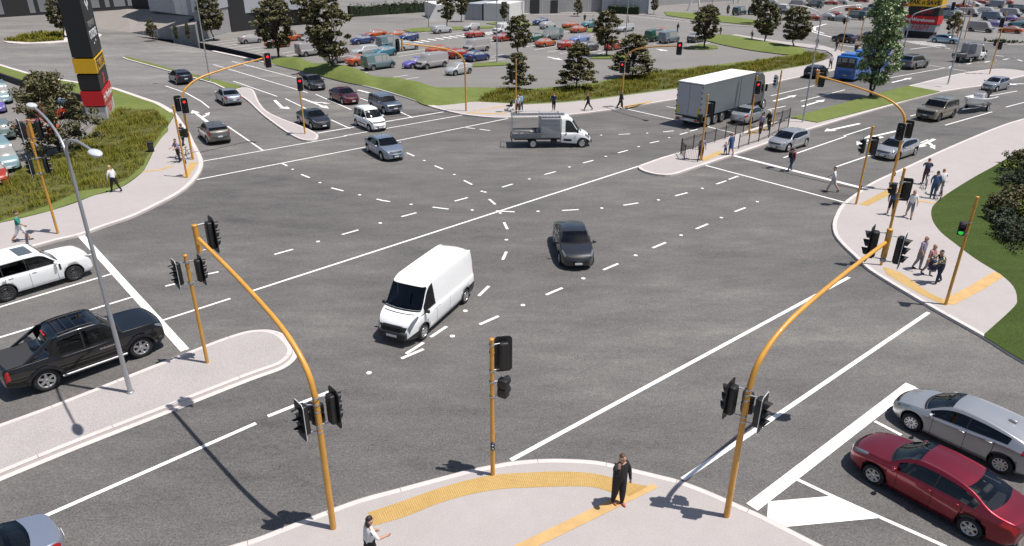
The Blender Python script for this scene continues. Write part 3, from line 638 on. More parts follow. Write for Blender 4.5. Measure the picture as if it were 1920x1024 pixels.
def mast(base, bearing, label, reach=6.9, dz=0):
    e = pole_root('mast_arm_traffic_light', base, label, 'yellow mast arm signals'); a = R(bearing); k = reach/6.9
    m = MB(); m.tube([(0, 0, 0), (0, 0, 4.0)], [.088, .082], 14); m.build('pole', YPOLE, e)
    m = MB(); pr = smooth_path([Vector((r*k, 0, z)) for r, z in MPROF], 5)
    m.tube([(p.x*math.cos(a), p.x*math.sin(a), p.z) for p in pr], [.082-.022*i/(len(pr)-1) for i in range(len(pr))], 14); m.build('mast_arm', YPOLE, e)
    tx, ty = reach*math.cos(a), reach*math.sin(a)
    m = MB(); m.tube([(tx, ty, 6.15), (tx, ty, 7.05)], .085, 14); m.lathe([(.09, 7.04), (.09, 7.07), (.001, 7.08)], 14, 0, 'Z', (tx, ty, 0)); m.build('end_bracket', YPOLE, e)
    return e, tx, ty
# near left mast
e, x, y = mast((625, 990), 132.5, 'foreground curved yellow mast arm light, arm reaching left over the road to one signal')
head(e, 0, 0, 3.75, 190, 222); head(e, 0, 0, 3.95, 20, 42, plate='plateb'); head(e, x, y, 6.62, 45, 42, plate='plateb', dist=.42)
ped(e, 0, 0, 3.7, 110, 150, dist=.25)
e, x, y = mast((1362, 968), 40.6, 'curved yellow mast arm light in the right foreground, arm reaching away to two black signals')
head(e, 0, 0, 3.9, 155, 140, plate='plateb'); head(e, 0, 0, 3.75, -30, -38); head(e, x, y, 6.5, 150, 142, plate='plateb'); head(e, x, y, 6.45, -25, -36); ped(e, 0, 0, 3.75, 60, 80, dist=.25)
e = straight((924, 890), 'straight yellow signal pole at the near kerb with a small blue push button', 4.8)
head(e, 0, 0, 4.2, 20, 100, plate='plateb'); ped(e, 0, 0, 3.15, 10, 60); push_button(e, 1.15, 275)
e = straight((389, 680), 'straight yellow signal pole on the left median island with two black signals near its top', 4.55)
head(e, 0, 0, 3.85, 190, 222); head(e, 0, 0, 3.9, 20, 42, plate='plateb')
# left pole with a short arm
e = straight((109, 438), 'bent topped yellow signal pole on the left footpath by the man in green', 5.2, 'yellow mast arm signals', 'mast_arm_traffic_light')
m = MB(); m.tube(smooth_path([(0, 0, 4.9), (-.02, -.03, 5.5), (.35, -.5, 6.1), (1.1, -1.5, 6.45), (2.2, -3.0, 6.7)], 5), .07, 12); m.tube([(2.2, -3.0, 6.0), (2.2, -3.0, 7.1)], .085, 12); m.build('mast_arm', YPOLE, e)
head(e, 0, 0, 3.9, 200, 222); head(e, 0, 0, 3.95, 10, 42, plate='plateb'); head(e, 2.2, -3.0, 6.6, 200, 225); head(e, 2.2, -3.0, 6.6, 20, 42, plate='plateb')
# far left mast and pole
e, x, y = mast((362, 299), 49.5, 'left corner yellow mast arm light, red signals on its post and arm end', 7.1)
head(e, 0, 0, 4.1, -40, -62, 'red', dist=.3); head(e, 0, 0, 4.15, 160, 130, plate='plateb'); head(e, x, y, 6.55, -30, -62, 'red')
e = straight((351, 333), 'leaning looking straight yellow pole beside the pedestrians on the left corner footpath', 5.0)
ped(e, 0, 0, 3.1, 20, 80, dist=.4); push_button(e, 1.1, 60)
e = straight((572, 251), 'straight yellow pole on the narrow far median with one red signal'); head(e, 0, 0, 4.25, -60, -66, 'red', dist=.25)
e, x, y = mast((874, 208), 210, 'far corner yellow mast arm light, arm reaching left to a black signal', 6.3)
head(e, x, y, 6.55, 200, 150, plate='plateb')
e, x, y = mast((1165, 201), -56, 'yellow mast arm light by the black coated walker, arm reaching right with red signals', 7.0)
head(e, 0, 0, 3.95, 220, 262, 'red', dist=.3); head(e, 0, 0, 4.0, 10, 60, plate='plateb'); head(e, x, y, 6.5, -90, 262, 'red', dist=.2)
e = straight((967, 211), 'straight yellow pole on the far footpath behind the white utility truck'); head(e, 0, 0, 3.5, 190, 140, plate='plateb')
e, x, y = mast((1668, 356), 131, 'right corner yellow mast arm light, arm reaching left over the silver hatchbacks', 6.4)
head(e, 0, 0, 4.0, 215, 226); head(e, 0, 0, 4.05, 20, 50, plate='plateb'); head(e, x, y, 6.45, 20, 60, plate='plateb'); push_button(e, 1.1, 0)
e = straight((1605, 383), 'straight yellow pole at the right corner kerb with black signals at mid height'); head(e, 0, 0, 3.75, 190, 150, plate='plateb'); head(e, 0, 0, 3.7, 20, 75, plate='plateb'); push_button(e, 1.1, 0)
e = straight((1652, 497), 'straight yellow pole with a large black signal in front of two walkers', 5.1); head(e, 0, 0, 4.0, 10, 75, plate='plateb'); ped(e, 0, 0, 4.1, 190, 150)
e = straight((1773, 571), 'straight yellow pole by the lawn with a small green lit pedestrian signal', 5.15); ped(e, 0, 0, 3.75, 195, 235, 'green')
e = straight((1313, 301), 'straight yellow pole at the fenced island tip by the man in purple'); head(e, 0, 0, 3.9, 10, 60, plate='plateb'); ped(e, 0, 0, 3.2, 170, 150)
e = straight((1404, 251), 'straight yellow pole on the fenced island with a red signal before the lorry'); head(e, 0, 0, 4.0, -60, 262, 'red', dist=.22)
e = straight((1449, 237), 'straight yellow pole on the fenced island with a white backed signal'); head(e, 0, 0, 4.0, 190, 195, plate='platew')
e = straight((1855, 139), 'yellow signal pole on the far right concrete island with two black signals', 7.6); head(e, 0, 0, 3.6, 0, 70, plate='plateb'); head(e, 0, 0, 3.9, 190, 150, plate='plateb'); head(e, 0, 0, 6.3, 200, 245)
e = straight((1577, 98), 'far yellow pole on the footpath left of the blue bus', 6.2); head(e, 0, 0, 4.6, 190, 150, plate='plateb')
e = straight((1608, 96), 'far yellow pole behind the blue bus beside the poplar', 5.0); head(e, .2, 0, 5.6, 10, 262)
e = straight((1794, 72), 'far yellow pole behind the pale blue car', 7.4); head(e, 0, 0, 6.0, 180, 150, plate='plateb')
e = straight((1808, 73), 'far yellow pole just right of the pole behind the pale blue car', 6.4); head(e, 0, 0, 4.4, 190, 150, plate='plateb')
e = pole_root('mast_arm_traffic_light', (1690, 110), 'grey mast arm signal reaching in front of the far sign tower', 'grey mast arm signals')
m = MB(); m.tube(smooth_path([(0, 0, 0), (0, 0, 4.4), (.1, 0, 5.6), (.8, -.2, 6.4), (4.6, -1, 7.6)], 5), .075, 10); m.build('pole', GALV, e); head(e, 4.7, -1.0, 7.3, 0, 262)

# ------------------------------------------------------------------ street lamps
def lum(m, c, a):
    m.T = Matrix.Translation(c) @ Matrix.Rotation(a, 4, 'Z'); m.ell((.28, 0, 0), (.42, .16, .07), 14, 8); m.box((.30, 0, -.05), (.5, .2, .05)); m.T = None
def lamp(base, label, h=8.4, arms=((-48, 4.2, 1.1), (132, 4.2, 1.1)), name='street_lamp', group='double armed street lamps', r=.068, z0=KH):
    e = empty(name, G(base[0], base[1], z0)); tag(e, label, 'street lamp', group)
    m = MB(); m.tube([(0, 0, 0), (0, 0, h)], [r*1.25, r*.75], 12); m.lathe([(r*1.9, 0), (r*1.9, .04), (r*1.3, .06)], 12); m.build('pole', GALV, e)
    for b, l, up in arms:
        a = R(b); m = MB(); pr = smooth_path([Vector(p) for p in ((0, 0, h-.3), (.12, 0, h+up*.55), (l*.22, 0, h+up*.95), (l*.55, 0, h+up*1.15), (l*.92, 0, h+up*1.2))], 4)
        m.tube([(p.x*math.cos(a), p.x*math.sin(a), p.z) for p in pr], [r*.72-.2*r*i/(len(pr)-1) for i in range(len(pr))], 10); m.build('arm', GALV, e)
        m = MB(); lum(m, (l*.9*math.cos(a), l*.9*math.sin(a), h+up*1.2), a); m.build('lamp_head', mat('lamp_head_grey', (.55, .56, .57), .35, noise=.05), e)
    return e
lamp((245, 736), 'grey double armed street lamp on the left median by the black pickup')
lamp((1505, 229), 'slim grey double armed lamp on the grass median, arms spreading below the far car park', 8.6, ((160, 3.4, 1.3), (10, 3.4, 1.3)))
lamp((1777, 158), 'slim grey lamp on the concrete island left of the far utility truck', 10.5, ((130, 3.4, 1), (-50, 3.4, 1)))
lamp((394, 151), 'slim grey lamp on the grass strip of the left side road', 11, ((60, 3, 1), (-120, 3, 1)))
for b, lab, h in (((932, 118), 'white twin headed lamp on the small grass bed of the central car park', 8.2), ((1172, 88), 'white twin headed lamp behind the rounded tree of the central car park', 7.6), ((804, 53), 'white lamp post on the grass strip behind the silver green estate', 9), ((980, 34), 'white lamp post before the far grey wall', 8), ((1328, 72), 'white twin headed lamp rising behind the right car park tree', 6.6)):
    e = lamp(b, lab, h, ((0, 1.5, .12), (180, 1.5, .12)), 'street_lamp', 'car park lamp posts', .075, .1)

# ------------------------------------------------------------------ pedestrian fence
IRON = mat('black_iron', (.02, .02, .022), .5)
def fence(px, label, h=1.12):
    P = W(px, KH); o = P[0]; e = empty('pedestrian_fence', o); tag(e, label, 'fence', 'black railings on the island')
    for p in P:
        m = MB(); m.box((p.x-o.x, p.y-o.y, h/2+.04), (.06, .06, h+.08)); m.build('post', IRON, e)
    for a, b in zip(P, P[1:]):
        m = MB(); d = b-a; L = d.length
        for z in (.12, h-.04, h-.16): m.tube([(a.x-o.x, a.y-o.y, z), (b.x-o.x, b.y-o.y, z)], .018, 5)
        k = max(2, int(L/.13))
        for i in range(1, k):
            q = a+d*(i/k); m.tube([(q.x-o.x, q.y-o.y, .12), (q.x-o.x, q.y-o.y, h-.04)], .009, 4, cap=False)
        m.build('railing', IRON, e)
fence([(1277, 287), (1299, 280), (1320, 273.5), (1340, 267), (1359, 261), (1378, 254.5), (1393, 250)], 'black railing along the far edge of the island, nearest the lorry')
fence([(1276, 289), (1283, 300), (1308, 304)], 'short black railing round the island tip beside the man in purple')
fence([(1384, 279), (1403, 272), (1422, 266), (1441, 258.5), (1459, 249), (1477, 240)], 'black railing along the near edge of the island beside the silver hatchback')
fence([(1449, 235), (1464, 231), (1479, 226)], 'short black railing at the inner end of the island by the white backed signal')

# ------------------------------------------------------------------ sign towers
SIGN_K = mat('sign_black', (.014, .014, .015), .45); SIGN_Y = mat('sign_yellow', (.75, .42, .01), .4, noise=.03); SIGN_R = mat('sign_red', (.58, .012, .018), .4, noise=.03)
SIGN_W = mat('sign_pale', (.55, .53, .51), .6, noise=.04); SIGN_G = mat('sign_grey', (.36, .36, .37), .6, noise=.04); TXT_W = mat('letter_white', (.8, .8, .78), .5); TXT_K = mat('letter_black', (.02, .018, .015), .5); TXT_R = mat('letter_red', (.6, .02, .025), .5)
def tower(c0, dl, dr, wl, wr, blocks, label):
    """c0 corner on the ground, dl/dr unit vectors along its two visible faces"""
    e = empty('sign_tower', c0); tag(e, label, 'sign tower', 'shopping centre sign towers'); out = []
    for i, (z0, z1, m, ins) in enumerate(blocks):
        a = Vector((0, 0, 0))+(dl+dr)*ins; pts = [a, a+dr*(wr-2*ins), a+dr*(wr-2*ins)+dl*(wl-2*ins), a+dl*(wl-2*ins)]
        b = MB(); b.prism([(p.x, p.y) for p in pts], z0, z1); out.append(b.build('panel', m, e))
    return e
def face_M(o, along, z, push=.012):
    """text plane: origin o + up, x along 'along', facing outwards"""
    x = along.normalized(); n = x.cross(Vector((0, 0, 1))); m = Matrix((x, Vector((0, 0, 1)), n)).transposed().to_4x4()
    return Matrix.Translation(o+Vector((0, 0, z))+n*push) @ m
# tower 1
c0 = G(203, 226); z1 = zat(c0, 172); lft = G(151, 172, z1); rgt = G(205, 150, z1); cc = Vector((c0.x, c0.y, z1))
dl = (lft-cc); wl = dl.length; dl.normalize(); dr = (rgt-cc); wr = dr.length; dr.normalize()
wr = min(wr, 6.4)
zz = [0, zat(c0, 201.5), zat(c0, 172), zat(c0, 141), zat(c0, 111), zat(c0, 111)+10]
e = tower(c0, dl, dr, wl, wr, [(0, zz[1], SIGN_W, .0), (zz[1]+.12, zz[2], SIGN_R, -.06), (zz[2]+.02, zz[2]+.14, SIGN_K, .1), (zz[2]+.14, zz[3], SIGN_K, .0), (zz[3]+.14, zz[4], SIGN_Y, -.06), (zz[4]+.14, zz[5], SIGN_K, 0)], 'tall dark sign tower at the left lawn with yellow black red and pale blocks')
mid = dr*(wr*.5)
hh = lambda a, b: (a+b)/2
lettering('H&M', 1.9, face_M(mid, dr, hh(0, zz[1])+.3), TXT_R, e, shear=.25)
lettering('the Warehouse', .92, face_M(mid, dr, hh(zz[1], zz[2]), .075), TXT_W, e, bold=.01)
m = MB(); M = face_M(mid, dr, hh(zz[2], zz[3]))
for k in range(8):
    m.T = M @ Matrix.Rotation(k*PI/4, 4, 'Z'); m.box((0, .36, 0), (.14, .62, .012), 0)
m.T = None; m.build('emblem', TXT_R, e)
m = MB(); m.T = face_M(mid, dr, hh(zz[3], zz[4]), .068); m.box((0, 0, 0), (wr*.8, 1.25, .012), 0); m.box((0, 0, .008), (wr*.76, .85, .012), 1); m.T = None; m.build('sign_face', [TXT_K, SIGN_Y], e)
lettering('PAK n SAVE', .95, face_M(mid, dr, hh(zz[3], zz[4]), .09), TXT_K, e, bold=.02)
zc = zz[4]
lettering('CROSSING', 1.0, face_M(mid, dr, zc+1.9), TXT_W, e, bold=.02); lettering('TAURANGA', .8, face_M(mid, dr, zc+2.75), mat('letter_grey', (.3, .3, .3), .5), e)
m = MB(); M = face_M(mid, dr, zc+4.9)
for k in range(6): m.T = M @ Matrix.Rotation(k*PI/3, 4, 'Z'); m.box((0, .72, 0), (.34, .5, .012)); m.box((.32, .55, 0), (.2, .3, .013))
m.T = face_M(mid, dr, zc+1.1); m.box((-.5, 0, 0), (.45, .16, .012)); m.box((.6, .15, 0), (.45, .16, .012)); m.T = None; m.build('emblem', TXT_W, e)
# tower 2
c0 = G(1749, 73); z1 = zat(c0, 44); lft = G(1697, 40, z1); dl = (lft-Vector((c0.x, c0.y, z1))); wl = dl.length; dl.normalize(); dr = Vector((dl.y, -dl.x, 0)); dr = dr if dr.y > 0 else -dr; wr = 2.6
zz = [0, zat(c0, 61), zat(c0, 46.5), zat(c0, 31), zat(c0, 15), zat(c0, 0)]
e = tower(c0, dl, dr, wl, wr, [(0, zz[1], SIGN_K, .25), (zz[1], zz[2]-.1, SIGN_G, .0), (zz[2], zz[3]-.05, SIGN_R, -.12), (zz[3], zz[4]-.05, SIGN_K, .05), (zz[4], zz[5]+.4, SIGN_Y, -.15), (zz[5]+.5, zz[5]+9, SIGN_K, 0)], 'broad sign tower beyond the poplar with yellow red and grey name panels')
mid = dl*(wl*.5); ax = -dl
lettering('H&M', 1.35, face_M(mid, ax, hh(zz[1], zz[2]), .02), TXT_R, e, shear=.25); lettering('the Warehouse', .8, face_M(mid-dl*-.3, ax, hh(zz[2], zz[3])-.05, .14), TXT_W, e, bold=.02)
lettering('fern', 1.4, face_M(mid-dl*.4, ax, hh(zz[3], zz[4]), .02), TXT_R, e, shear=.3); lettering('PAK n SAVE', 1.0, face_M(mid, ax, hh(zz[4], zz[5])+.1, .19), TXT_K, e, bold=.03)
m = MB(); m.T = face_M(mid, ax, hh(zz[4], zz[5])+.1, .155); m.box((0, 0, 0), (wl*.86, 1.5, .012), 0); m.box((0, 0, .008), (wl*.83, 1.3, .012), 1); m.T = None; m.build('sign_face', [TXT_K, SIGN_Y], e)

# ------------------------------------------------------------------ bin
p = G(284, 284, KH); e = empty('litter_bin', p, R(30)); tag(e, 'dark square litter bin where the left footpath meets the tall grass', 'bin')
m = MB(); m.rbox((0, 0, .35), (.42, .42, .7), .04); m.build('body', PLAST, e); m = MB(); m.rbox((0, 0, .73), (.46, .46, .07), .03); m.build('lid', IRON, e)

# ------------------------------------------------------------------ buildings
PANEL = mat('pale_panel', (.36, .375, .40), .5, noise=.05, nscale=.5); PANELW = mat('white_panel', (.66, .65, .63), .5, noise=.04); PANELG = mat('grey_concrete_panel', (.30, .295, .29), .7, noise=.07, nscale=.4); DARKB = mat('dark_cladding', (.02, .02, .021), .6)
SHOPG = mat('shop_glass', (.20, .205, .215), .2, spec=.6); PLAZA = ramp_mat('plaza_paving', [(.2, (.24, .215, .195)), (.8, (.32, .29, .265))], [(.15, .5), (1, .3)], rough=.85)
def facade(pa, pb, z0, h, depth, m, name, label, windows=(), wm=SHOPG, seams=0, cat='building', parent=None):
    a, b = G(*pa, z0), G(*pb, z0); d = b-a; L = d.length; d.normalize(); n = Vector((d.y, -d.x, 0))
    if n.dot(Vector((0, 0, 0))-Vector((a.x, a.y, 0))) < 0: n = -n
    e = parent or empty(name, a)
    if not parent: tag(e, label, cat)
    o = a-e.location
    pts = [o, o+d*L, o+d*L-n*depth, o-n*depth]; mb = MB(); mb.prism([(p.x, p.y) for p in pts], o.z, o.z+h); mb.build('wall', m, e)
    for (t0, t1, w0, w1) in windows:
        mb = MB(); q0, q1 = o+d*L*t0, o+d*L*t1; f = n*.06
        mb.prism([(p.x, p.y) for p in (q0+f, q1+f, q1-n*.05, q0-n*.05)], o.z+w0, o.z+w1); mb.build('window', wm, e)
    if seams:
        mb = MB()
        for i in range(1, seams):
            q = o+d*L*i/seams; mb.prism([(p.x, p.y) for p in (q+n*.03-d*.05, q+n*.03+d*.05, q+d*.05-n*.02, q-d*.05-n*.02)], o.z, o.z+h)
        mb.build('panel_joint', mat('joint_grey', (.5, .5, .51), .6), e)
    return e
# plaza: a raised forecourt with panelled front
wz = zat(G(371, 83), 45.5)
A, B, C_, D_, E_ = G(245, 61), G(372, 83), G(380, 38, 0), G(275, 15, 0), G(80, 36)
Bt = Vector((B.x, B.y, wz)); Ct = G(376, 31, wz); Dt = G(276, 17, wz); Et = G(236, 17, 3.0)
mb = MB(); mb._add([A, Bt, Ct, Dt, Et, E_], [(0, 1, 2), (0, 2, 3), (0, 3, 4), (0, 4, 5)]); struct(mb, 'forecourt', PLAZA)
e = empty('retaining_wall', A); tag(e, 'grey panelled retaining wall under the raised forecourt at the upper left', 'wall')
mb = MB(); d = (B-A); d.normalize(); n_ = Vector((d.y, -d.x, 0)); n_ = n_ if n_.dot(-A) > 0 else -n_
mb._add([Vector((0, 0, -2)), Vector((B.x-A.x, B.y-A.y, -2)), Bt-A, Vector((0, 0, 0))], [(0, 1, 2, 3)]); mb._add([Vector((B.x-A.x, B.y-A.y, -2)), Bt-A, Ct-A, Vector((Ct.x-A.x, Ct.y-A.y, -2))], [(0, 1, 2, 3)])
mb.build('wall', PANELG, e)
mb = MB()
for i in range(2, 9):
    q = (B-A)*(i/9); mb.box((q.x+n_.x*.03, q.y+n_.y*.03, wz*i/9/2-1), (.12, .08, wz*i/9+2), 0, math.atan2(d.y, d.x))
mb.build('panel_joint', mat('joint_grey', (.5, .5, .51), .6), e)
e = facade((-420, 60), (272, 15.5), 0.0, 22, 30, DARKB, 'shopping_mall', 'black shopping mall front with pale shop windows at the upper left', [(.02, .2, .6, 4), (.3, .44, .6, 4), (.485, .54, .6, 4.0)]+[(.615, .632, .5, 4.2), (.645, .72, .6, 4), (.78, .84, .8, 4.2), (.86, .875, .8, 4.2), (.89, .93, .8, 4.2), (.94, .995, .8, 4.2)])
e = facade((281, 20.5), (374, 31), wz, 18, 30, PANEL, 'panel_building', 'pale grey panelled building with two white panels behind the forecourt', [(.55, .685, .0, 17), (.69, .80, .0, 17)], PANELW, 7)
facade((373, 82.5), (383, 77), -1, wz+1, 1, DARKB, '', '', parent=e)
facade((383, 76), (434, 61), 0, 4.4, 1.0, PANELG, '', '', seams=3, parent=e); 
pa = G(383, 76); 
o = facade((383, 76), (434, 61), 4.42, .02, .1, PANEL, '', '', parent=e)
mb = MB(); q0, q1 = G(383, 76), G(434, 61); dd = (q1-q0).normalized(); nn = Vector((dd.y, -dd.x, 0)); nn = nn if nn.dot(Vector((-q0.x, -q0.y, 0))) > 0 else -nn
mb.prism([(p.x-e.location.x, p.y-e.location.y) for p in (q0+nn*.15, q1+nn*.15, q1-nn*1.2, q0-nn*1.2)], 4.5-e.location.z, 24-e.location.z); mb.build('upper_wall', PANEL, e)
e = facade((435, 60.5), (588, 43.5), 0, 20, 30, DARKB, 'dark_store', 'black clad store behind the car park with a hedge along its face')
e = facade((820, 38.5), (873, 37), 0, 3.2, 12, PANELW, 'ramp_wall', 'white ramp wall with grey panels behind the central car park', cat='wall', seams=0)
q0, q1 = G(803, 39), G(819.9, 38.5); o_ = e.location; mb = MB(); mb._add([q0-o_, q1-o_, q1-o_+Vector((0, 0, 3.2)), q0-o_+Vector((0, 6, 0)), q1-o_+Vector((0, 6, 0)), q1-o_+Vector((0, 6, 3.2))], [(0, 1, 2), (3, 5, 4), (0, 2, 5, 3), (1, 4, 5, 2)]); mb.build('ramp_end', PANELW, e)
facade((873, 37), (904, 38.5), 0, 3.4, 10, PANEL, '', '', seams=3, parent=e); facade((904, 38.5), (907, 38.6), 0, 3.4, 10, DARKB, '', '', parent=e); facade((907, 38.6), (955, 40.5), 0, 3.6, 10, PANELW, '', '', parent=e)
e = facade((958, 27), (1130, 23), 0, 4.0, 25, PANELG, 'service_building', 'low grey service building with dark doors beyond the car park', [(.0, .12, .0, 3), (.2, .3, 0, 3.2), (.42, .5, 0, 3)], DARKB, 6)
e = facade((1128, 24), (1215, 26), 0, 20, 60, PANEL, 'grey_warehouse', 'plain blue grey warehouse wall at the top centre', seams=3)
e = facade((1218, 12), (1420, -2), 0, 2.0, 6, PANELG, 'viaduct', 'grey concrete viaduct on white slanted columns at the top right', cat='viaduct')
for x0, x1, yb in ((1290, 1299, 20), (1312, 1303, 20), (1376, 1374, 7), (1384, 1390, 6)):
    p, q = G(x0, yb), G(x1, yb); m = MB(); m.tube([p-e.location, Vector((q.x, q.y, 5))-e.location], .28, 8); m.build('column', PANELW, e)
p, q = G(1180, 9), G(1440, -8); m = MB(); d = q-p; m.T = None
m.box(((p.x+q.x)/2-e.location.x, (p.y+q.y)/2-e.location.y, 5.9), (d.length, 9, 1.6), 0, math.atan2(d.y, d.x)); m.build('deck', PANELG, e)
# ramp with the long hedge
mb = MB(); ra = [G(640, 37), G(806, 39), G(900, 25), G(1130, 20), G(1130, -10), G(640, -12)]
# ------------------------------------------------------------------ trees, hedges, shrubs
def leaf_cloud(rng, clumps, per, size, flat=.75):
    vs, fs = [], []
    for (c, r) in clumps:
        for _ in range(per):
            d = Vector((rng.gauss(0, 1), rng.gauss(0, 1), rng.gauss(0, 1))).normalized()*r*rng.uniform(.35, 1.08)
            d.z *= flat; p = c+d
            n = (d.normalized()*.6+Vector((rng.gauss(0, .5), rng.gauss(0, .5), rng.gauss(.3, .5)))).normalized()
            a = n.orthogonal().normalized(); a.rotate(Matrix.Rotation(rng.uniform(0, 6.28), 3, n)); b = n.cross(a); s = size*rng.uniform(.6, 1.3)
            i = len(vs); vs += [p-a*s, p-b*s*.55+n*s*.1, p+a*s, p+b*s*.55+n*s*.1]; fs.append((i, i+1, i+2, i+3))
    return vs, fs
def tree_meshes(name, H, rx, crown0, seed, leafm, nclump=46, per=60, size=.19, shape='oval', multi=2, trunk_r=.16):
    rng = random.Random(seed); clumps = []
    mb = MB(); forks = []
    top = crown0*H
    for k in range(multi):
        a = rng.uniform(0, 6.28); lean = .25*rx if multi > 1 else .05
        pts = [Vector((0, 0, -.1)), Vector((.02*math.cos(a), .02*math.sin(a), top*.45)), Vector((lean*.6*math.cos(a), lean*.6*math.sin(a), top)), Vector((lean*math.cos(a), lean*math.sin(a), H*.72))]
        mb.tube(smooth_path(pts, 3), [trunk_r*(1-.075*i) for i in range(10)], 7); forks.append(pts)
    for k in range(nclump):
        u = rng.uniform(0, 1)**.85; zz = top+(H-top)*u*.96
        if shape == 'oval': prof = math.sin(PI*(.12+.80*u))**.75
        elif shape == 'cone': prof = (1-u)**.6*.9+.12
        elif shape == 'poplar': prof = min(1, .45+2.6*u)*(1-.38*u)
        elif shape == 'open': prof = math.sin(PI*(.30+.62*u))*rng.choice((.65, .9, 1.1))
        else: prof = math.sin(PI*(.25+.7*u))
        a = rng.uniform(0, 6.28); rad = rx*prof*(rng.uniform(.35, 1.0)**.6)
        c = Vector((rad*math.cos(a), rad*math.sin(a), zz)); r = rng.uniform(.42, .85)*rx*(.36 if shape != 'open' else .26); clumps.append((c, r))
        if k % 2 == 0:
            s = Vector((0, 0, top*rng.uniform(.7, 1.0)+.35*(zz-top))); mid = s.lerp(c, .5)+Vector((0, 0, -.1*rad))
            mb.tube([s, mid, c], [trunk_r*.38, trunk_r*.22, .015], 5, cap=False)
    tr = mb.mesh('trunk', [BARK]); vs, fs = leaf_cloud(rng, clumps, per, size)
    cr = bpy.data.meshes.new('crown'); cr.from_pydata([v[:] for v in vs], [], fs); cr.materials.append(leafm)
    return tr, cr
TREES = {
    'a': tree_meshes('a', 10, 2.3, .22, 11, LEAF, 92, 66, .22),
    'b': tree_meshes('b', 10, 2.2, .24, 12, LEAF, 88, 66, .22),
    'c': tree_meshes('c', 10, 2.5, .14, 13, LEAF, 84, 60, .23, 'cone', 1),
    'd': tree_meshes('d', 10, 3.0, .10, 14, LEAF, 70, 58, .25, 'wide', 2),
    'e': tree_meshes('e', 10, 4.7, .06, 23, LEAF, 125, 74, .20, 'open', 3),
    'p': tree_meshes('p', 13, 2.5, .14, 15, LEAF2, 190, 66, .16, 'poplar', 3, .2),
}
def tree(kind, base, toppx, label, group='trees round the central car park', name='tree', wide=1.0, z0=.1, cat='tree'):
    p = G(base[0], base[1], z0); h = zat(p, toppx)-z0 if toppx is not None else 9
    tr, cr = TREES[kind]; s = h/(13 if kind == 'p' else 10)
    e = empty(name, p, random.uniform(0, 6.28)); wide *= 1.22 if kind != 'p' else 1.0; e.scale = (s*wide, s*wide, s); tag(e, label, cat, group)
    ob('trunk', tr, e); ob('crown', cr, e); return e
tree('a', (523, 110), -6, 'dark leafy tree on the grass bank behind the dark grey saloon, lorry side road', wide=1.15)
tree('b', (625, 138), -8, 'tall dark tree on the grass bank just right of the grey parked vans', wide=1.05)
tree('b', (577, 66), -22, 'slender tree behind the parked orange coupe near the store', wide=1.0)
tree('a', (401, 75), -14, 'dark tree before the pale panelled building', wide=.95)
tree('d', (288, 76), 34, 'small round tree against the panelled retaining wall', wide=.75)
for b, t, lab in (((333, 80), 46, 'thin sapling before the retaining wall, left of its neighbour'), ((356, 82), 42, 'wispy sapling before the right end of the retaining wall')): tree('b', b, t, lab, 'saplings by the retaining wall', wide=.45)
tree('a', (121, 70), -18, 'tree on the roundabout partly hidden by the left sign tower', None, wide=.9)
tree('d', (-28, 82), 15, 'green crown cut by the left edge of the picture', None, wide=.9)
tree('e', (114, 287), 136, 'wide spreading dark tree in the tall grass beside the left car park', None, wide=.84)
tree('a', (972, 106), 27, 'oval dark tree in the car park right of the twin headed lamp', wide=1.05)
tree('c', (972, 168), 98, 'layered dark tree right behind the far yellow pole', wide=1.45)
tree('c', (1081, 168), 80, 'layered dark tree in the tall grass above the walker in black', wide=1.45)
tree('c', (1185, 146), 63, 'broad layered tree behind the far mast arm with red signals', wide=1.7)
tree('b', (1137, 104), 17, 'slim oval tree between the orange and red parked cars', wide=1.15)
tree('a', (1320, 90), 8, 'dark tree on the round grass island at the car park end', wide=1.12)
tree('a', (1433, 82), 3, 'dark tree on the grass bank right of the two walkers', wide=1.05)
tree('a', (1487, 92), 10, 'twin stemmed dark tree at the bend of the grass bank', wide=1.2)
tree('b', (838, 51), -14, 'tree behind the silver green estate car', wide=.95)
tree('b', (865, 40), -16, 'tree before the grey panels of the white ramp wall', wide=.9)
tree('b', (946, 44), 2, 'tree behind the far umbrella shaded lamp in the car park', wide=.8)
tree('d', (1083, 30), -4, 'small tree before the low service building', wide=.8)
tree('a', (1226, 26), -8, 'tree at the right end of the grey warehouse', wide=.8)
tree('a', (1419, 44), -26, 'tall tree behind the dark teal vans', wide=.8)
tree('b', (1364, 30), 9, 'thin young tree left of the dark teal vans', 'young trees by the viaduct', wide=.6)
tree('d', (1785, 66), 22, 'brown round tree between the sign tower and the far yellow poles', None, wide=.95)
tree('p', (1632, 182), -14, 'tall pale green poplar on the grass median', None, 'poplar_tree', wide=1.12)

def hedge(px, h, w, label, m=LEAF3, z0=0.0, seed=1, per=26, cuts=1.0):
    P = W(px, z0); rng = random.Random(seed); o = P[0]; e = empty('hedge', o); tag(e, label, 'hedge')
    core = MB(); cl = []
    for a, b in zip(P, P[1:]):
        d = b-a; L = d.length; k = max(1, int(L/1.1)); rz = math.atan2(d.y, d.x)
        for i in range(k):
            q = a+d*((i+.5)/k)-o; hh = h*rng.uniform(.88, 1.08); core.box((q.x, q.y, hh*.45), (L/k*.94, w*.8, hh*.9), 0, rz)
            for j in range(3): cl.append((Vector((q.x+rng.uniform(-.4, .4), q.y+rng.uniform(-.3, .3)*w, hh*(.3+.33*j)-.1)), .55*max(w, h*.4)))
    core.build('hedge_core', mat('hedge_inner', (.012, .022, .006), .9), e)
    vs, fs = leaf_cloud(rng, cl, per, .2, .9); me = bpy.data.meshes.new('foliage'); me.from_pydata([v[:] for v in vs], [], fs); me.materials.append(m); ob('foliage', me, e)
hedge([(655, 32), (720, 27.5), (790, 23), (850, 18)], 2.4, 1.4, 'long clipped dark hedge above the beige paving at the top', seed=2)
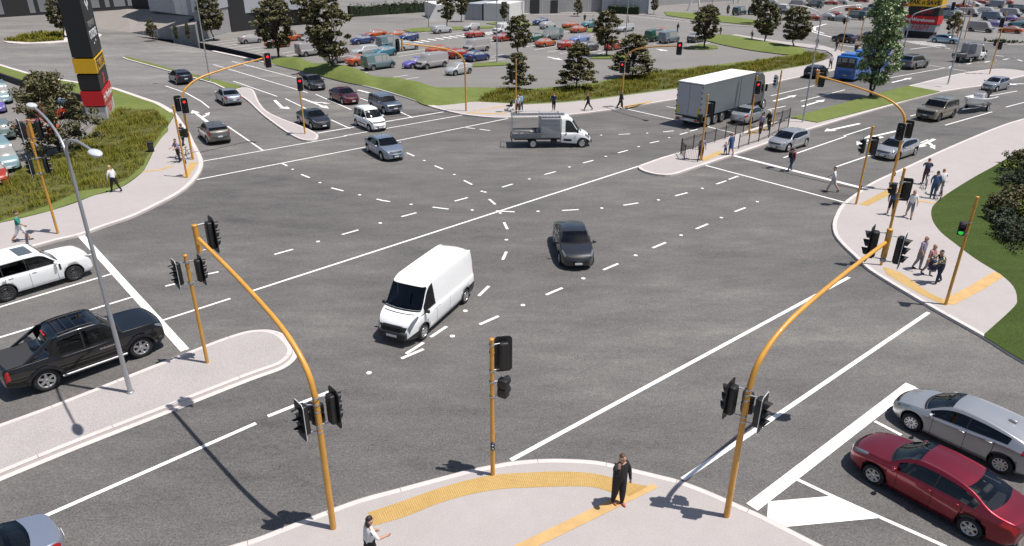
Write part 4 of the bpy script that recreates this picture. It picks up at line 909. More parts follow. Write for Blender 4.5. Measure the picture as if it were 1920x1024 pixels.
hedge([(860, 17), (930, 15), (965, 14)], 2.6, 1.4, 'dark hedge behind the white ramp wall', seed=3)
hedge([(440, 50), (500, 46), (570, 42)], 2.6, 1.0, 'clipped hedge against the black clad store', z0=.0, seed=4)
hedge([(965, 20), (1060, 17), (1130, 17)], 5.0, 1.6, 'tall dark hedge over the low service building', seed=5)
hedge([(1140, 25), (1198, 27.5)], 1.8, 1.2, 'low dark hedge at the foot of the grey warehouse', seed=6)

def shrub(base, h, w, label, m, seed, per=70):
    h *= .78; w *= 1.12
    p = G(base[0], base[1], KH); rng = random.Random(seed); e = empty('shrub', p); tag(e, label, 'shrub', 'shrubs on the right lawn')
    mb = MB(); cl = []
    for k in range(26):
        a = rng.uniform(0, 6.28); r = w*rng.uniform(.1, 1)**.6; z = h*rng.uniform(.22, .95)*(1-.35*r/w); c = Vector((r*math.cos(a), r*math.sin(a), z)); cl.append((c, .32*w*rng.uniform(.6, 1)))
        if k % 2: mb.tube([(0, 0, 0), c*.5+Vector((0, 0, .1)), c], [.035, .025, .008], 4, cap=False)
    mb.build('stems', BARK, e); vs, fs = leaf_cloud(rng, cl, per, .085, .8); me = bpy.data.meshes.new('foliage'); me.from_pydata([v[:] for v in vs], [], fs); me.materials.append(m); ob('foliage', me, e)
LEAF5 = ramp_mat('lime_foliage', [(.1, (.05, .07, .015)), (.5, (.13, .16, .03)), (.9, (.30, .33, .05))], [(2, .5)], rough=.6, island=.6)
LEAF6 = ramp_mat('olive_foliage', [(.1, (.018, .026, .014)), (.5, (.04, .055, .028)), (.9, (.075, .095, .05))], [(2, .5)], rough=.6, island=.6)
shrub((1915, 310), 1.5, 1.0, 'dark brown green shrub at the top of the right bed', LEAF, 21); shrub((1890, 318), .9, .45, 'small lime green shrub at the top corner of the right bed', LEAF5, 22)
shrub((1906, 345), 1.4, 1.15, 'grey olive shrub in the middle of the right bed', LEAF6, 23); shrub((1897, 392), 1.35, 1.15, 'dark brown shrub bulging over the right lawn', LEAF, 24)
shrub((1940, 380), 1.5, 1.2, 'dark shrub cut by the right edge of the picture', LEAF, 28); shrub((1878, 415), 1.0, .85, 'grey green shrub at the left tip of the right bed', LEAF6, 25); shrub((1922, 452), 1.5, 1.15, 'grey olive shrub at the lower right bed', LEAF6, 26); shrub((1912, 372), 1.2, .95, 'brown tinged shrub tucked behind the bulging dark shrub', LEAF, 31); shrub((1902, 432), 1.1, .9, 'low dark green shrub between the two grey green shrubs', LEAF6, 32); shrub((1945, 330), 1.7, 1.2, 'dark shrub at the right edge beside the footpath', LEAF, 33); shrub((1922, 405), 1.5, .5, 'yellow flecked shrub between the darker shrubs', LEAF5, 27, 40)
# ------------------------------------------------------------------ vehicles
class Body:
    def __init__(s, L, Wd, top, belt, width, sill, k=.40, round_=.9, bow=.26):
        s.L, s.W = L, Wd; s.top, s.belt, s.sill = pchip(top), pchip(belt), pchip(sill); s.wd = pchip(width); s.k = k; s.rd = round_; s.bw = bow; s.xs0 = top[0][0]; s.xs1 = top[-1][0]
        s.ctl = [p[0] for p in top]
    def sec(s, x):
        zt, zb, w, zs = s.top(x), s.belt(x), s.wd(x), s.sill(x); zt = max(zt, zb+.015); g = zt-zb
        y4 = w*.955; y5 = max(y4-s.k*g-.02, .25*w); z5 = zb+s.rd*g
        return [(w*.86, zs), (w*.955, zs+.03), (w, zs+.42*(zb-zs)), (w*.995, zb-.10*(zb-zs)-.02), (y4, zb), (y5, z5), (y5*.80, zb+(.5+.5*s.rd)*g+.012*0), (0, zt)]
    def S(s, x, u, side=1):
        P = s.sec(x); i = min(int(u), 6); t = u-i
        p1, p2 = P[i], P[i+1]; p0 = P[i-1] if i > 0 else p1; p3 = P[i+2] if i < 6 else (-P[6][0], P[6][1])
        f = lambda a, b, c, d: .5*((2*b)+(c-a)*t+(2*a-5*b+4*c-d)*t*t+(3*b-a-3*c+d)*t**3)
        y = f(p0[0], p1[0], p2[0], p3[0]); return Vector((x-s.bow(x)*(y/s.W*2)**2, side*y, f(p0[1], p1[1], p2[1], p3[1])))
    def bow(s, x):
        t = max(-1, min(1, (x-.1)/1.1)); return s.bw*t*(1 if t > 0 else .75)
    def Sn(s, x, u, side=1, off=.006):
        e = .01; xa, xb = max(x-e, s.xs0), min(x+e, s.xs1); ua, ub = max(u-.03, 0), min(u+.03, 7)
        n = (s.S(xb, u, side)-s.S(xa, u, side)).cross(s.S(x, ub, side)-s.S(x, ua, side)); p = s.S(x, u, side)
        if n.length < 1e-9: n = Vector((0, side, .2))
        n.normalize(); c = Vector((x, 0, (s.sill(x)+s.belt(x))/2))
        if n.dot(p-c) < 0: n = -n
        return p+n*off
    def u_at(s, x, z, lo=0, hi=5):
        for _ in range(22):
            m = (lo+hi)/2
            if s.S(x, m).z < z: lo = m
            else: hi = m
        return lo
    def mesh(s, name, wheels, hi=True, holes=None):
        xs = sorted(set([round(q, 4) for h in (holes or []) for q in h[:2]]+[round(s.xs0+(s.xs1-s.xs0)*i/44, 4) for i in range(45)]+[round(c, 4) for c in s.ctl])); xs = [x for i, x in enumerate(xs) if i == 0 or x-xs[i-1] > .012 or i == len(xs)-1]
        us = [0, .5, 1, 1.5, 2, 2.5, 3, 3.4, 3.7, 4, 4.12, 4.35, 4.6, 4.8, 5, 5.3, 5.42, 5.7, 6, 6.5, 7]; bm = bmesh.new(); rings = []
        def ring(f):
            r = [bm.verts.new(f(u, 1)) for u in us]+[bm.verts.new(f(u, -1)) for u in us[-2::-1]]; rings.append(r)
        def cap(x, sgn, sc, o):
            c = Vector((x, 0, (s.sill(x)+s.belt(x))/2)); ring(lambda u, d: Vector((x+sgn*o, 0, 0))+Vector((s.S(x, u, d).x-x, (s.S(x, u, d).y)*sc, c.z+(s.S(x, u, d).z-c.z)*sc)))
        cap(xs[0], -1, .6, .028); cap(xs[0], -1, .92, .018)
        for x in xs: ring(lambda u, d: s.S(x, u, d))
        cap(xs[-1], 1, .92, .018); cap(xs[-1], 1, .6, .028)
        n = len(rings[0])
        for a, b in zip(rings, rings[1:]):
            for j in range(n): bm.faces.new((a[j], a[(j+1) % n], b[(j+1) % n], b[j]))
        bm.faces.new(rings[0][::-1]); bm.faces.new(rings[-1])
        bmesh.ops.recalc_face_normals(bm, faces=bm.faces[:])
        for f in bm.faces: f.smooth = True
        me = bpy.data.meshes.new(name); bm.to_mesh(me); bm.free(); me.materials.append(PAINT); me.materials.append(HOLE)
        if wheels:
            cut = MB()
            for (x, rr) in wheels:
                w = s.wd(x)
                for d in (1, -1):
                    n = 28; vs = []
                    for yy in (w-.26, w+.3):
                        vs += [(x+rr*math.cos(2*PI*i/n), d*yy, rr*.93+rr*math.sin(2*PI*i/n)) for i in range(n)]
                    cut._add(vs, [tuple(range(n))[::-1], tuple(range(n, 2*n))]+[(i, (i+1) % n, n+(i+1) % n, n+i) for i in range(n)], 1)
            cm = cut.mesh('cutter', [PAINT, HOLE]); bm = bmesh.new(); bm.from_mesh(cm); bmesh.ops.recalc_face_normals(bm, faces=bm.faces[:]); bm.to_mesh(cm); bm.free()
            a = bpy.data.objects.new('tmp', me); c = bpy.data.objects.new('cutter', cm); COL.objects.link(a); COL.objects.link(c)
            md = a.modifiers.new('b', 'BOOLEAN'); md.operation = 'DIFFERENCE'; md.object = c; md.solver = 'EXACT'
            bpy.context.view_layer.update(); r = bpy.data.meshes.new_from_object(a.evaluated_get(bpy.context.evaluated_depsgraph_get()))
            bpy.data.objects.remove(a); bpy.data.objects.remove(c)
            if len(r.polygons) > 300: me = r
            me.name = name
        if holes:      # open the window apertures
            bm = bmesh.new(); bm.from_mesh(me); dl_ = []
            for f in bm.faces:
                c = f.calc_center_median(); c.x += s.bow(c.x)*(c.y/s.W*2)**2
                for h in holes:
                    if h[0] < c.x < h[1]:
                        if h[2] == 'w':
                            e5 = s.S(c.x, h[3]); 
                            if abs(c.y) < e5.y and c.z > e5.z-.02: dl_.append(f); break
                        else:
                            a5, b5 = s.S(c.x, 4.1), s.S(c.x, 4.82)
                            if b5.z-a5.z > .05 and a5.z < c.z < b5.z and abs(c.y) > b5.y-.03: dl_.append(f); break
            bmesh.ops.delete(bm, geom=dl_, context='FACES'); bm.to_mesh(me); bm.free()
        return me
    def patch(s, mb, x0, x1, u0, u1, side, off=.006, nx=8, nu=5, mi=0):
        rows = [[s.Sn(x0+(x1-x0)*i/nx, u0+(u1-u0)*j/nu, side, off) for j in range(nu+1)] for i in range(nx+1)]
        mb.grid(rows, mi, True, flip=(side < 0))
    def lamp(s, mb, x0, x1, u0, u1, side, off=.008, nx=8, nu=5, k=.35, bias=.75):
        """lamp glass that tapers towards x0"""
        rows = []
        for i in range(nx+1):
            t = i/nx; w = (u1-u0)*(k+(1-k)*t**.7); c = u0+(u1-u0)*(bias+(.5-bias)*t)
            rows.append([s.Sn(x0+(x1-x0)*t, max(u0, c-w/2)+min(w, u1-max(u0, c-w/2))*j/nu, side, off) for j in range(nu+1)])
        mb.grid(rows, 0, True, flip=(side < 0))
    def cross(s, mb, x0, x1, um, off=.007, nx=10, mi=0, inset=0.0):
        """patch right across the car from u=um on one side to u=um on the other"""
        us = [um+(7-um)*j/6 for j in range(7)]; rows = []
        for i in range(nx+1):
            x = x0+(x1-x0)*i/nx; rows.append([s.Sn(x, u, 1, off) for u in us]+[s.Sn(x, u, -1, off) for u in us[-2::-1]])
        mb.grid(rows, mi, True)
    def win(s, mb, x0, x1, side, lo=.04, hi=.075, off=.008, n=16, mi=0, zmax=9):
        cols = []
        for i in range(n+1):
            x = x0+(x1-x0)*i/n; zb = s.belt(x)+lo; z5 = min(s.sec(x)[5][1]-hi, zmax)
            if z5-zb < .02: continue
            cols.append([s.Sn(x, s.u_at(x, zb+(z5-zb)*j/4, 4, 5), side, off) for j in range(5)])
        if len(cols) > 1: mb.grid(cols, mi, True, flip=(side < 0))
def wheel_meshes(Rr, w, rim, spokes=10, name='wheel', spw=.05):
    m = MB(); h = w/2
    m.lathe([(Rr*.66, -h), (Rr*.9, -h), (Rr*.98, -h*.8), (Rr, -h*.4), (Rr, h*.4), (Rr*.98, h*.8), (Rr*.9, h), (Rr*.66, h*.92), (Rr*.62, h*.5)], 24, 0, 'Y'); t = m.mesh(name, [TYRE])
    m = MB(); m.lathe([(Rr*.62, h*.5), (Rr*.67, h*.97), (Rr*.62, h*.99), (Rr*.58, h*.8), (Rr*.55, h*.45), (.001, h*.45)], 24, 0, 'Y')
    for f in range(len(m.f)-24, len(m.f)): m.m[f] = 1
    for k in range(spokes):
        a = 2*PI*k/spokes; m.T = Matrix.Rotation(a, 4, 'Y'); m._add([(-spw, h*.75, .03), (spw, h*.75, .03), (spw*.75, h*.92, Rr*.62), (-spw*.75, h*.92, Rr*.62), (-spw, h*.5, .03), (spw, h*.5, .03), (spw*.75, h*.6, Rr*.62), (-spw*.75, h*.6, Rr*.62)], [(0, 1, 2, 3), (0, 3, 7, 4), (1, 5, 6, 2)], 0)
    m.T = None; m.lathe([(.001, h*.88), (.05, h*.86), (.065, h*.7)], 12, 0, 'Y'); r = m.mesh('rim', [rim, HOLE])
    return t, r
WH = {}
def wheels(root, B, xf, xr, Rr, w=.21, rim=ALLOY, spokes=10, spw=.03, inset=.0):
    k = (Rr, w, rim.name, spokes)
    if k not in WH: WH[k] = wheel_meshes(Rr, w, rim, spokes, spw=spw)
    t, r = WH[k]
    for x in (xf, xr):
        for d in (1, -1):
            y = d*(B.wd(x)-w/2-.015-inset); o = ob('wheel', t, root, (x, y, Rr), (0, 0, 0 if d > 0 else PI)); ob('rim', r, o)
TRIM = mat('cabin_trim', (.035, .035, .037), .7)
def flare(B, e, x, Rr, color, t=.035, w=.09):
    for d in (1, -1):
        rows = []
        for i in range(25):
            a = PI*(i/24)*1.12-.06*PI; row = []
            for r, o in ((Rr+.055, -.03), (Rr+.06, t), (Rr+.06+w*.5, t), (Rr+.06+w, .004)):
                z = Rr*.93+r*math.sin(a); xx = x+r*math.cos(a); z = max(z, B.sill(xx)+.04); u = B.u_at(xx, z); p = B.S(xx, u, d); q = B.Sn(xx, u, d, o); row.append(Vector((xx, q.y, z)))
            rows.append(row)
        m = MB(); m.grid(rows, 0, True, flip=(d > 0)); o = m.build('wheel_flare', PAINT, e); o.color = col4(color)
SEAT = mat('seat_fabric', (.085, .082, .08), .8)
def interior(B, e, ws, sides, rw):
    xa = min(a for a, b in sides); xb = ws[1]; zb = B.belt(0); m = MB(); w = B.wd(0)*.84
    m.rbox(((xa+xb)/2-.1, 0, zb-.55), (xb-xa, w*2, .08), .02); m.rbox((xb-.22, 0, zb-.10), (.55, w*1.9, .24), .08)
    if rw: m.rbox((xa-.12, 0, zb-.12), (.5, w*1.8, .06), .02)
    for d in (1, -1): B.patch(m, xa-.1, xb-.1, 2.0, 3.95, d, -.05, 8, 4)
    m.lathe([(.17, -.012), (.19, 0), (.17, .012), (.155, 0), (.17, -.012)], 16, 0, 'X', (xb-.62, -.38*w/.78, zb+.02)); m.build('cabin_trim', TRIM, e)
    m = MB(); x0 = ws[0]-.35; rows = [x0]+([x0-.95] if xa < x0-.7 else [])
    for x in rows:
        for y in (.40*w/.78, -.40*w/.78):
            m.rbox((x+.02, y, zb-.38), (.52, .48, .2), .07); m.T = Matrix.Translation((x-.26, y, zb-.05)) @ Matrix.Rotation(R(-16), 4, 'Y'); m.rbox((0, 0, 0 if x == x0 else -.12), (.16, .48, .64 if x == x0 else .46), .07); (m.rbox((-.01, 0, .38), (.10, .26, .16), .05) if x == x0 else None); m.T = None
    m.build('seats', SEAT, e)
def car(B, name, label, cat, xf, xr, Rr, ws, rw, sides, color, glass=GLASS, rim=ALLOY, spokes=10, spw=.03, group=None, hl=None, tl=None, grille=None, bump=None, seams=(), handles=(), mirror=.85, hi=True, plate=(.42, .62), umw=5.30, cladding=None, roofglass=None, rails=False, tw=.21, rear_lo=None, lights=LAMPC, hood=True, sideglass=None):
    e = empty(name); tag(e, label, cat, group)
    holes = None
    if hi:
        holes = [(ws[0], ws[1], 'w', umw)]+([(rw[0], rw[1], 'w', umw+.12)] if rw else [])+[(a, b, 's') for a, b in sides]
    body = ob('body', B.mesh('body', [(xf, Rr+.07), (xr, Rr+.07)], True, holes), e); body.color = col4(color, .65 if hi else .12)
    if hi: interior(B, e, ws, sides, rw)
    if hi:
        m = MB()
        for x in seams:
            for d in (1, -1): B.patch(m, x, x+.014, 1.1, 3.95, d, .003, 1, 8)
        if hood:
            for d in (1, -1): B.patch(m, ws[1]+.08, B.xs1-.30, 5.05, 5.13, d, .003, 8, 1)
        if m.f: m.build('panel_gap', HOLE, e)
    m = MB(); B.cross(m, ws[0], ws[1], umw); m.build('windscreen', glass, e)
    if hi: m = MB(); B.cross(m, ws[1]+.012, ws[1]+.075, umw-.05, .005, 2); m.build('wiper_cowl', HOLE, e)
    if rw: m = MB(); B.cross(m, rw[0], rw[1], umw+.12); m.build('rear_window', glass, e)
    for (a, b) in sides:
        for d in (1, -1):
            m = MB(); B.win(m, a, b, d)
            if m.f: m.build('side_window', sideglass or glass, e)
    if hi:
        for (a, b), (c, d_) in zip(sides, sides[1:]):
            if c-b < .08:
                for d in (1, -1): m = MB(); B.win(m, b+.004, c-.004, d, .02, .05, .006, 3); m.build('pillar_trim', PLAST, e)
    wheels(e, B, xf, xr, Rr, tw, rim, spokes, spw)
    X1, X0 = B.xs1, B.xs0
    for d in (1, -1):
        if hl: m = MB(); B.lamp(m, X1-hl[0], X1-hl[1], hl[2], hl[3], d); m.build('headlight', lights, e)
        if tl: m = MB(); B.patch(m, X0+tl[1], X0+tl[0], tl[2], tl[3], d, .008, 6, 5); m.build('tail_light', TAIL, e)
        if mirror is not None:
            w = B.wd(mirror); z = B.belt(mirror)+.09; m = MB(); m.rbox((mirror, d*(w+.09), z), (.12, .19, .14), .05, 0, 2); m.box((mirror+.02, d*(w-.01), z-.06), (.05, .1, .03)); o = m.build('mirror', PAINT if hi != 2 else PLAST, e); o.color = col4(color, .65 if hi else .12)
        for x in handles:
            m = MB(); p = B.Sn(x, 3.1, d, .018); m.rbox(p, (.19, .03, .028), .012, 0, 1); o = m.build('door_handle', PAINT, e); o.color = col4(color, .65 if hi else .12)
    if grille:
        m = MB(); B.cross(m, X1-grille[0], X1-grille[1], grille[2], .010, 4); m.build('grille', PLAST, e)
    if bump:
        m = MB()
        for (a, b, u0, u1) in bump:
            for d in (1, -1): B.patch(m, a, b, u0, u1, d, .006, 6, 4)
        if m.f: m.build('bumper_trim', PLAST, e)
    if hi:
        zf = B.sill(X1)+.06; m = MB(); m.rbox((X1+.012, 0, zf+.04), (.05, B.wd(X1)*.95, .11), .012, 0, 1); m.build('lower_intake', PLAST, e)
    m = MB(); m.box((X1+.042, 0, plate[0]), (.012, .36, .11)); m.build('number_plate', PLATE, e)
    m = MB(); m.box((X0-.036, 0, plate[1]), (.012, .36, .11)); m.build('number_plate', PLATE, e)
    if roofglass: m = MB(); B.cross(m, roofglass[0], roofglass[1], 6.1, .006, 4); m.build('sunroof', glass, e)
    if rails:
        for d in (1, -1):
            m = MB(); m.tube([B.Sn(x, 5.55, d, .04) for x in (rails[0], rails[0]+.15, 0, rails[1]-.15, rails[1])], .018, 6); m.build('roof_rail', PLAST, e)
    return e

def sc(pts, kx, kz, dz=0): return [(x*kx, z*kz+dz) for x, z in pts]
def sedan(L=4.75, Wd=1.84, H=1.46):
    kx, kz, w = L/4.75, H/1.46, Wd/1.84
    return Body(L, Wd, sc([(-2.375, .74), (-2.34, .93), (-2.25, 1.0), (-1.88, 1.055), (-1.74, 1.085), (-1.1, 1.35), (-.72, 1.425), (-.1, 1.46), (.3, 1.44), (.55, 1.39), (1.15, 1.07), (1.27, 1.0), (1.7, .94), (2.1, .84), (2.28, .745), (2.345, .66), (2.375, .58)], kx, kz),
        sc([(-2.375, .66), (-2.25, .90), (-1.5, .955), (0, .93), (1.1, .885), (1.7, .84), (2.1, .76), (2.3, .66), (2.375, .54)], kx, kz),
        sc([(-2.375, .70), (-2.3, .77), (-2.1, .855), (-1.5, .915), (0, .92), (1.4, .91), (1.9, .86), (2.17, .77), (2.3, .67), (2.375, .56)], kx, w), sc([(-2.375, .42), (-2.2, .28), (-1.8, .2), (1.8, .18), (2.25, .2), (2.375, .27)], kx, 1), .40)
def hatch(L=4.45, Wd=1.80, H=1.46, tail=0.0):
    kx, kz, w = L/4.45, H/1.46, Wd/1.80
    return Body(L, Wd, sc([(-2.225, .70), (-2.205, .93), (-2.14, 1.05), (-2.02, 1.13), (-1.74, 1.295+tail), (-1.6, 1.33+tail), (-1.1, 1.405), (-.5, 1.45), (0, 1.458), (.35, 1.42), (.6, 1.345), (1.22, 1.03), (1.34, .975), (1.7, .90), (1.98, .80), (2.13, .71), (2.195, .63), (2.225, .56)], kx, kz),
        sc([(-2.225, .62), (-2.14, .95), (-1.6, 1.06), (-.8, 1.0), (0, .945), (1.1, .885), (1.6, .825), (1.95, .735), (2.14, .63), (2.225, .52)], kx, kz),
        sc([(-2.225, .72), (-2.12, .79), (-1.9, .86), (-1.4, .90), (0, .90), (1.3, .89), (1.75, .84), (2.03, .75), (2.15, .66), (2.225, .55)], kx, w), sc([(-2.225, .42), (-2.1, .28), (-1.7, .2), (1.7, .18), (2.1, .2), (2.225, .27)], kx, 1), .46)
def suv(L=4.97, Wd=2.0, H=1.86):
    kx, kz, w = L/4.97, H/1.86, Wd/2.0
    return Body(L, Wd, sc([(-2.485, .95), (-2.46, 1.15), (-2.40, 1.32), (-2.25, 1.66), (-2.1, 1.80), (-1.6, 1.85), (-.5, 1.86), (.15, 1.84), (.40, 1.78), (.96, 1.29), (1.06, 1.225), (1.8, 1.19), (2.2, 1.15), (2.36, 1.10), (2.43, 1.02), (2.465, .88), (2.485, .66)], kx, kz),
        sc([(-2.485, .85), (-2.42, 1.10), (-1.5, 1.15), (0, 1.13), (1.0, 1.12), (1.8, 1.11), (2.2, 1.08), (2.38, 1.02), (2.45, .90), (2.485, .6)], kx, kz),
        sc([(-2.485, .86), (-2.42, .92), (-2.2, .965), (-1.5, .99), (0, 1.0), (1.5, .99), (2.05, .97), (2.32, .945), (2.44, .89), (2.485, .84)], kx, w), sc([(-2.485, .52), (-2.3, .4), (-1.9, .3), (1.9, .28), (2.35, .3), (2.485, .38)], kx, 1), .13, .94, .12)
def van(L=5.68, Wd=1.98, H=2.36, nose=1.0, k=.11):
    kx, kz, w = L/5.68, H/2.42, Wd/1.98
    return Body(L, Wd, sc([(-2.84, 1.7), (-2.82, 2.15), (-2.72, 2.34), (-2.4, 2.40), (-1, 2.42), (1.0, 2.40), (1.3, 2.33), (1.48, 2.2), (2.04, 1.40), (2.14, 1.33), (2.45, 1.21), (2.63, 1.10), (2.74, .95), (2.80, .80), (2.84, .60)], kx, kz),
        sc([(-2.84, 1.15), (-2.7, 1.22), (1.0, 1.22), (1.9, 1.20), (2.25, 1.15), (2.52, 1.06), (2.72, .88), (2.84, .53)], kx, kz),
        sc([(-2.84, .90), (-2.75, .955), (-2, .985), (1.2, .985), (2.0, .95), (2.4, .91), (2.64, .84), (2.77, .76), (2.84, .66)], kx, w), sc([(-2.84, .42), (-2.6, .34), (2.5, .28), (2.84, .32)], kx, 1), k, .93, .20)
def mpv(L=4.04, Wd=1.68, H=1.82):
    kx, kz, w = L/4.04, H/1.82, Wd/1.68
    return Body(L, Wd, sc([(-2.02, .9), (-2.0, 1.2), (-1.93, 1.6), (-1.82, 1.74), (-1.4, 1.80), (-.4, 1.82), (.15, 1.80), (.4, 1.72), (.98, 1.15), (1.08, 1.09), (1.5, 1.0), (1.8, .88), (1.95, .76), (2.0, .66), (2.02, .58)], kx, kz),
        sc([(-2.02, .8), (-1.95, 1.03), (-1, 1.04), (.9, 1.0), (1.45, .92), (1.8, .80), (1.96, .68), (2.02, .54)], kx, kz),
        sc([(-2.02, .74), (-1.94, .80), (-1.6, .83), (0, .84), (1.2, .83), (1.6, .78), (1.86, .70), (1.97, .62), (2.02, .54)], kx, w), sc([(-2.02, .42), (-1.8, .25), (1.6, .2), (2.02, .28)], kx, 1), .2)
def coupe(L=4.3, Wd=1.72, H=1.32):
    kx, kz, w = L/4.3, H/1.32, Wd/1.72
    return Body(L, Wd, sc([(-2.15, .62), (-2.12, .80), (-2.0, .88), (-1.6, .93), (-1.45, .95), (-.8, 1.22), (-.35, 1.31), (.1, 1.31), (.35, 1.25), (.9, .95), (1.02, .90), (1.6, .82), (1.95, .70), (2.1, .60), (2.15, .50)], kx, kz),
        sc([(-2.15, .55), (-2.0, .80), (-1.3, .85), (0, .84), (.9, .80), (1.6, .73), (1.95, .62), (2.1, .52), (2.15, .45)], kx, kz),
        sc([(-2.15, .66), (-2.0, .78), (-1.4, .85), (0, .86), (1.2, .85), (1.7, .79), (2.0, .68), (2.15, .5)], kx, w), sc([(-2.15, .38), (-1.9, .22), (1.8, .18), (2.15, .25)], kx, 1), .45)
def estate(L=4.6, Wd=1.74, H=1.46):
    kx, kz, w = L/4.6, H/1.46, Wd/1.74
    return Body(L, Wd, sc([(-2.3, .74), (-2.27, .95), (-2.2, 1.05), (-1.95, 1.34), (-1.8, 1.40), (-1, 1.45), (-.2, 1.46), (.2, 1.44), (.45, 1.38), (1.05, 1.04), (1.18, .98), (1.7, .92), (2.1, .80), (2.25, .68), (2.3, .56)], kx, kz),
        sc([(-2.3, .66), (-2.2, .92), (-1, .94), (0, .93), (1.1, .88), (1.7, .82), (2.1, .72), (2.3, .5)], kx, kz),
        sc([(-2.3, .76), (-2.2, .82), (-1.6, .865), (0, .87), (1.4, .86), (1.9, .80), (2.2, .68), (2.3, .56)], kx, w), sc([(-2.3, .42), (-2.1, .24), (1.9, .19), (2.3, .28)], kx, 1), .38)
C_DG, C_SIL, C_RED, C_MAR = (.045, .047, .055), (.47, .47, .48), (.23, .010, .024), (.13, .012, .022)
C_BLU = (.30, .345, .43); C_WHT = (.86, .86, .855); C_BLK = (.008, .008, .009); C_TAU = (.17, .155, .14); C_TAN = (.28, .24, .185); C_GB = (.20, .235, .29)
SED = dict(ws=(.44, 1.18), rw=(-1.73, -.98), sides=((-1.46, -.275), (-.235, 1.0)), hl=(.50, .10, 3.7, 5.35), tl=(.34, .03, 3.1, 4.7), grille=(.13, .03, 5.9), seams=(-1.18, -.28, .98), handles=(-1.02, -.12), mirror=.86)
HAT = dict(ws=(.46, 1.24), rw=(-2.02, -1.74), sides=((-1.50, -.235), (-.195, 1.06)), hl=(.48, .10, 3.7, 5.35), tl=(.34, .04, 3.1, 4.4), grille=(.13, .03, 5.9), seams=(-1.2, -.28, .98), handles=(-1.05, -.12), mirror=.86, plate=(.42, .72))
def at_wheels(e, pf, pr, side, halfw, xf, xr):
    """stand a vehicle so that its two wheels on one side touch two surveyed ground points"""
    f, r = G(*pf), G(*pr); a = math.atan2(f.y-r.y, f.x-r.x); n = Vector((-math.sin(a), math.cos(a), 0))*(1 if side == 'R' else -1); d = Vector((math.cos(a), math.sin(a), 0))
    c = (f+r)/2+n*(halfw-.10)-d*(xf+xr)/2; e.location = (c.x, c.y, .002); e.rotation_euler.z = a; return e
def at_px(e, p, a): g = G(*p); e.location = (g.x, g.y, .002); e.rotation_euler.z = a; return e

# --- near vehicles
B = sedan(4.83, 1.80, 1.48)
e = car(B, 'parked_car', 'glossy dark red saloon waiting at the lower right', 'car', 1.42, -1.30, .325, color=C_RED, glass=GLASS3, sideglass=GLASS, rim=ALLOY, spokes=6, spw=.045, group=None, **SED); e.name = 'saloon_car'
at_wheels(e, (1632, 904), (1815, 1007), 'L', .9, 1.42, -1.30)
m = MB(); m.tube([(-1.05, .0, 1.36), (-1.0, 0, 1.48)], .012, 5); m.ell((-1.05, 0, 1.365), (.09, .03, .03)); m.build('aerial', PLAST, e)
B = hatch(4.46, 1.80, 1.45)
e = car(B, 'hatchback_car', 'silver hatchback waiting beside the dark red saloon at the right edge', 'car', 1.38, -1.32, .325, color=C_SIL, glass=GLASS, rim=ALLOY, spokes=10, **HAT)
at_wheels(e, (1705, 806), (1871, 885), 'L', .9, 1.38, -1.32); HATE = e
m = MB(); m.ell((-1.1, .0, 1.44), (.14, .03, .05)); m.build('aerial', PAINT, e).color = col4(C_SIL)
for (pf, pr, lab) in (((1476, 285.5), (1510, 274.5), 'silver hatchback waiting by the island railing'), ((1684, 301), (1710, 292.5), 'silver hatchback at the front of the right lane beside the yellow mast pole')):
    d = dup(HATE); tag(d, lab); at_wheels(d, pf, pr, 'L', .9, 1.38, -1.32)
# white off-roader
B = suv()
SUVK = dict(ws=(.44, .98), rw=(-2.40, -2.16), sides=((-2.18, -1.405), (-1.37, -.395), (-.36, .92)), hl=(.26, .03, 3.1, 4.6), tl=(.20, .03, 2.6, 4.1), grille=(.055, .005, 5.3), seams=(-1.38, -.36, .90), handles=(-1.15, -.12), mirror=.80, plate=(.62, .75), tw=.25, roofglass=(-.45, .15))
e = car(B, 'off_roader', 'white luxury off roader waiting at the left stop line', 'car', 1.50, -1.38, .385, color=C_WHT, glass=GLASS, rim=DALLOY, spokes=10, spw=.035, **SUVK)
at_wheels(e, (142, 526), (18, 564), 'R', 1.0, 1.50, -1.38); SUVE = e
m = MB(); B.patch(m, 1.02, 1.12, 2.4, 3.5, -1, .01, 2, 4); m.build('side_vent', PLAST, e)
d = dup(SUVE); tag(d, 'tan off roader towing the white boat in the right hand lanes'); at_wheels(d, (1757.5, 229), (1786, 221), 'L', 1.0, 1.5, -1.38)
def recolor(d, c, m=.65):
    for ch in d.children:
        if ch.type == 'MESH' and ch.data.materials and ch.data.materials[0] == PAINT: ch.color = col4(c, m)
recolor(d, C_TAN)
d = dup(SUVE); tag(d, 'grey off roader driving away right of the blue bus'); at_wheels(d, (1735.6, 127.5), (1712, 131.3), 'R', 1.0, 1.5, -1.38); recolor(d, (.26, .265, .28))
# black pickup
kp = 1.0
B = Body(5.62, 2.0, [(-2.81, 1.0), (-2.79, 1.22), (-2.72, 1.285), (-1.38, 1.30), (-1.30, 1.34), (-1.10, 1.84), (-.92, 1.93), (-.2, 1.97), (.40, 1.955), (.64, 1.89), (1.18, 1.42), (1.30, 1.345), (2.1, 1.31), (2.52, 1.27), (2.70, 1.20), (2.76, 1.10), (2.79, .92), (2.81, .70)],
    [(-2.81, .9), (-2.7, 1.22), (-1.2, 1.23), (0, 1.22), (1.3, 1.23), (2.1, 1.21), (2.5, 1.17), (2.71, 1.10), (2.77, .95), (2.81, .64)],
    [(-2.81, .88), (-2.7, .95), (-2.3, .98), (0, 1.0), (1.8, 1.0), (2.4, .985), (2.65, .95), (2.76, .90), (2.81, .84)], [(-2.81, .6), (-2.5, .50), (-1.9, .42), (2.0, .40), (2.6, .42), (2.81, .48)], .11, .94, .12)
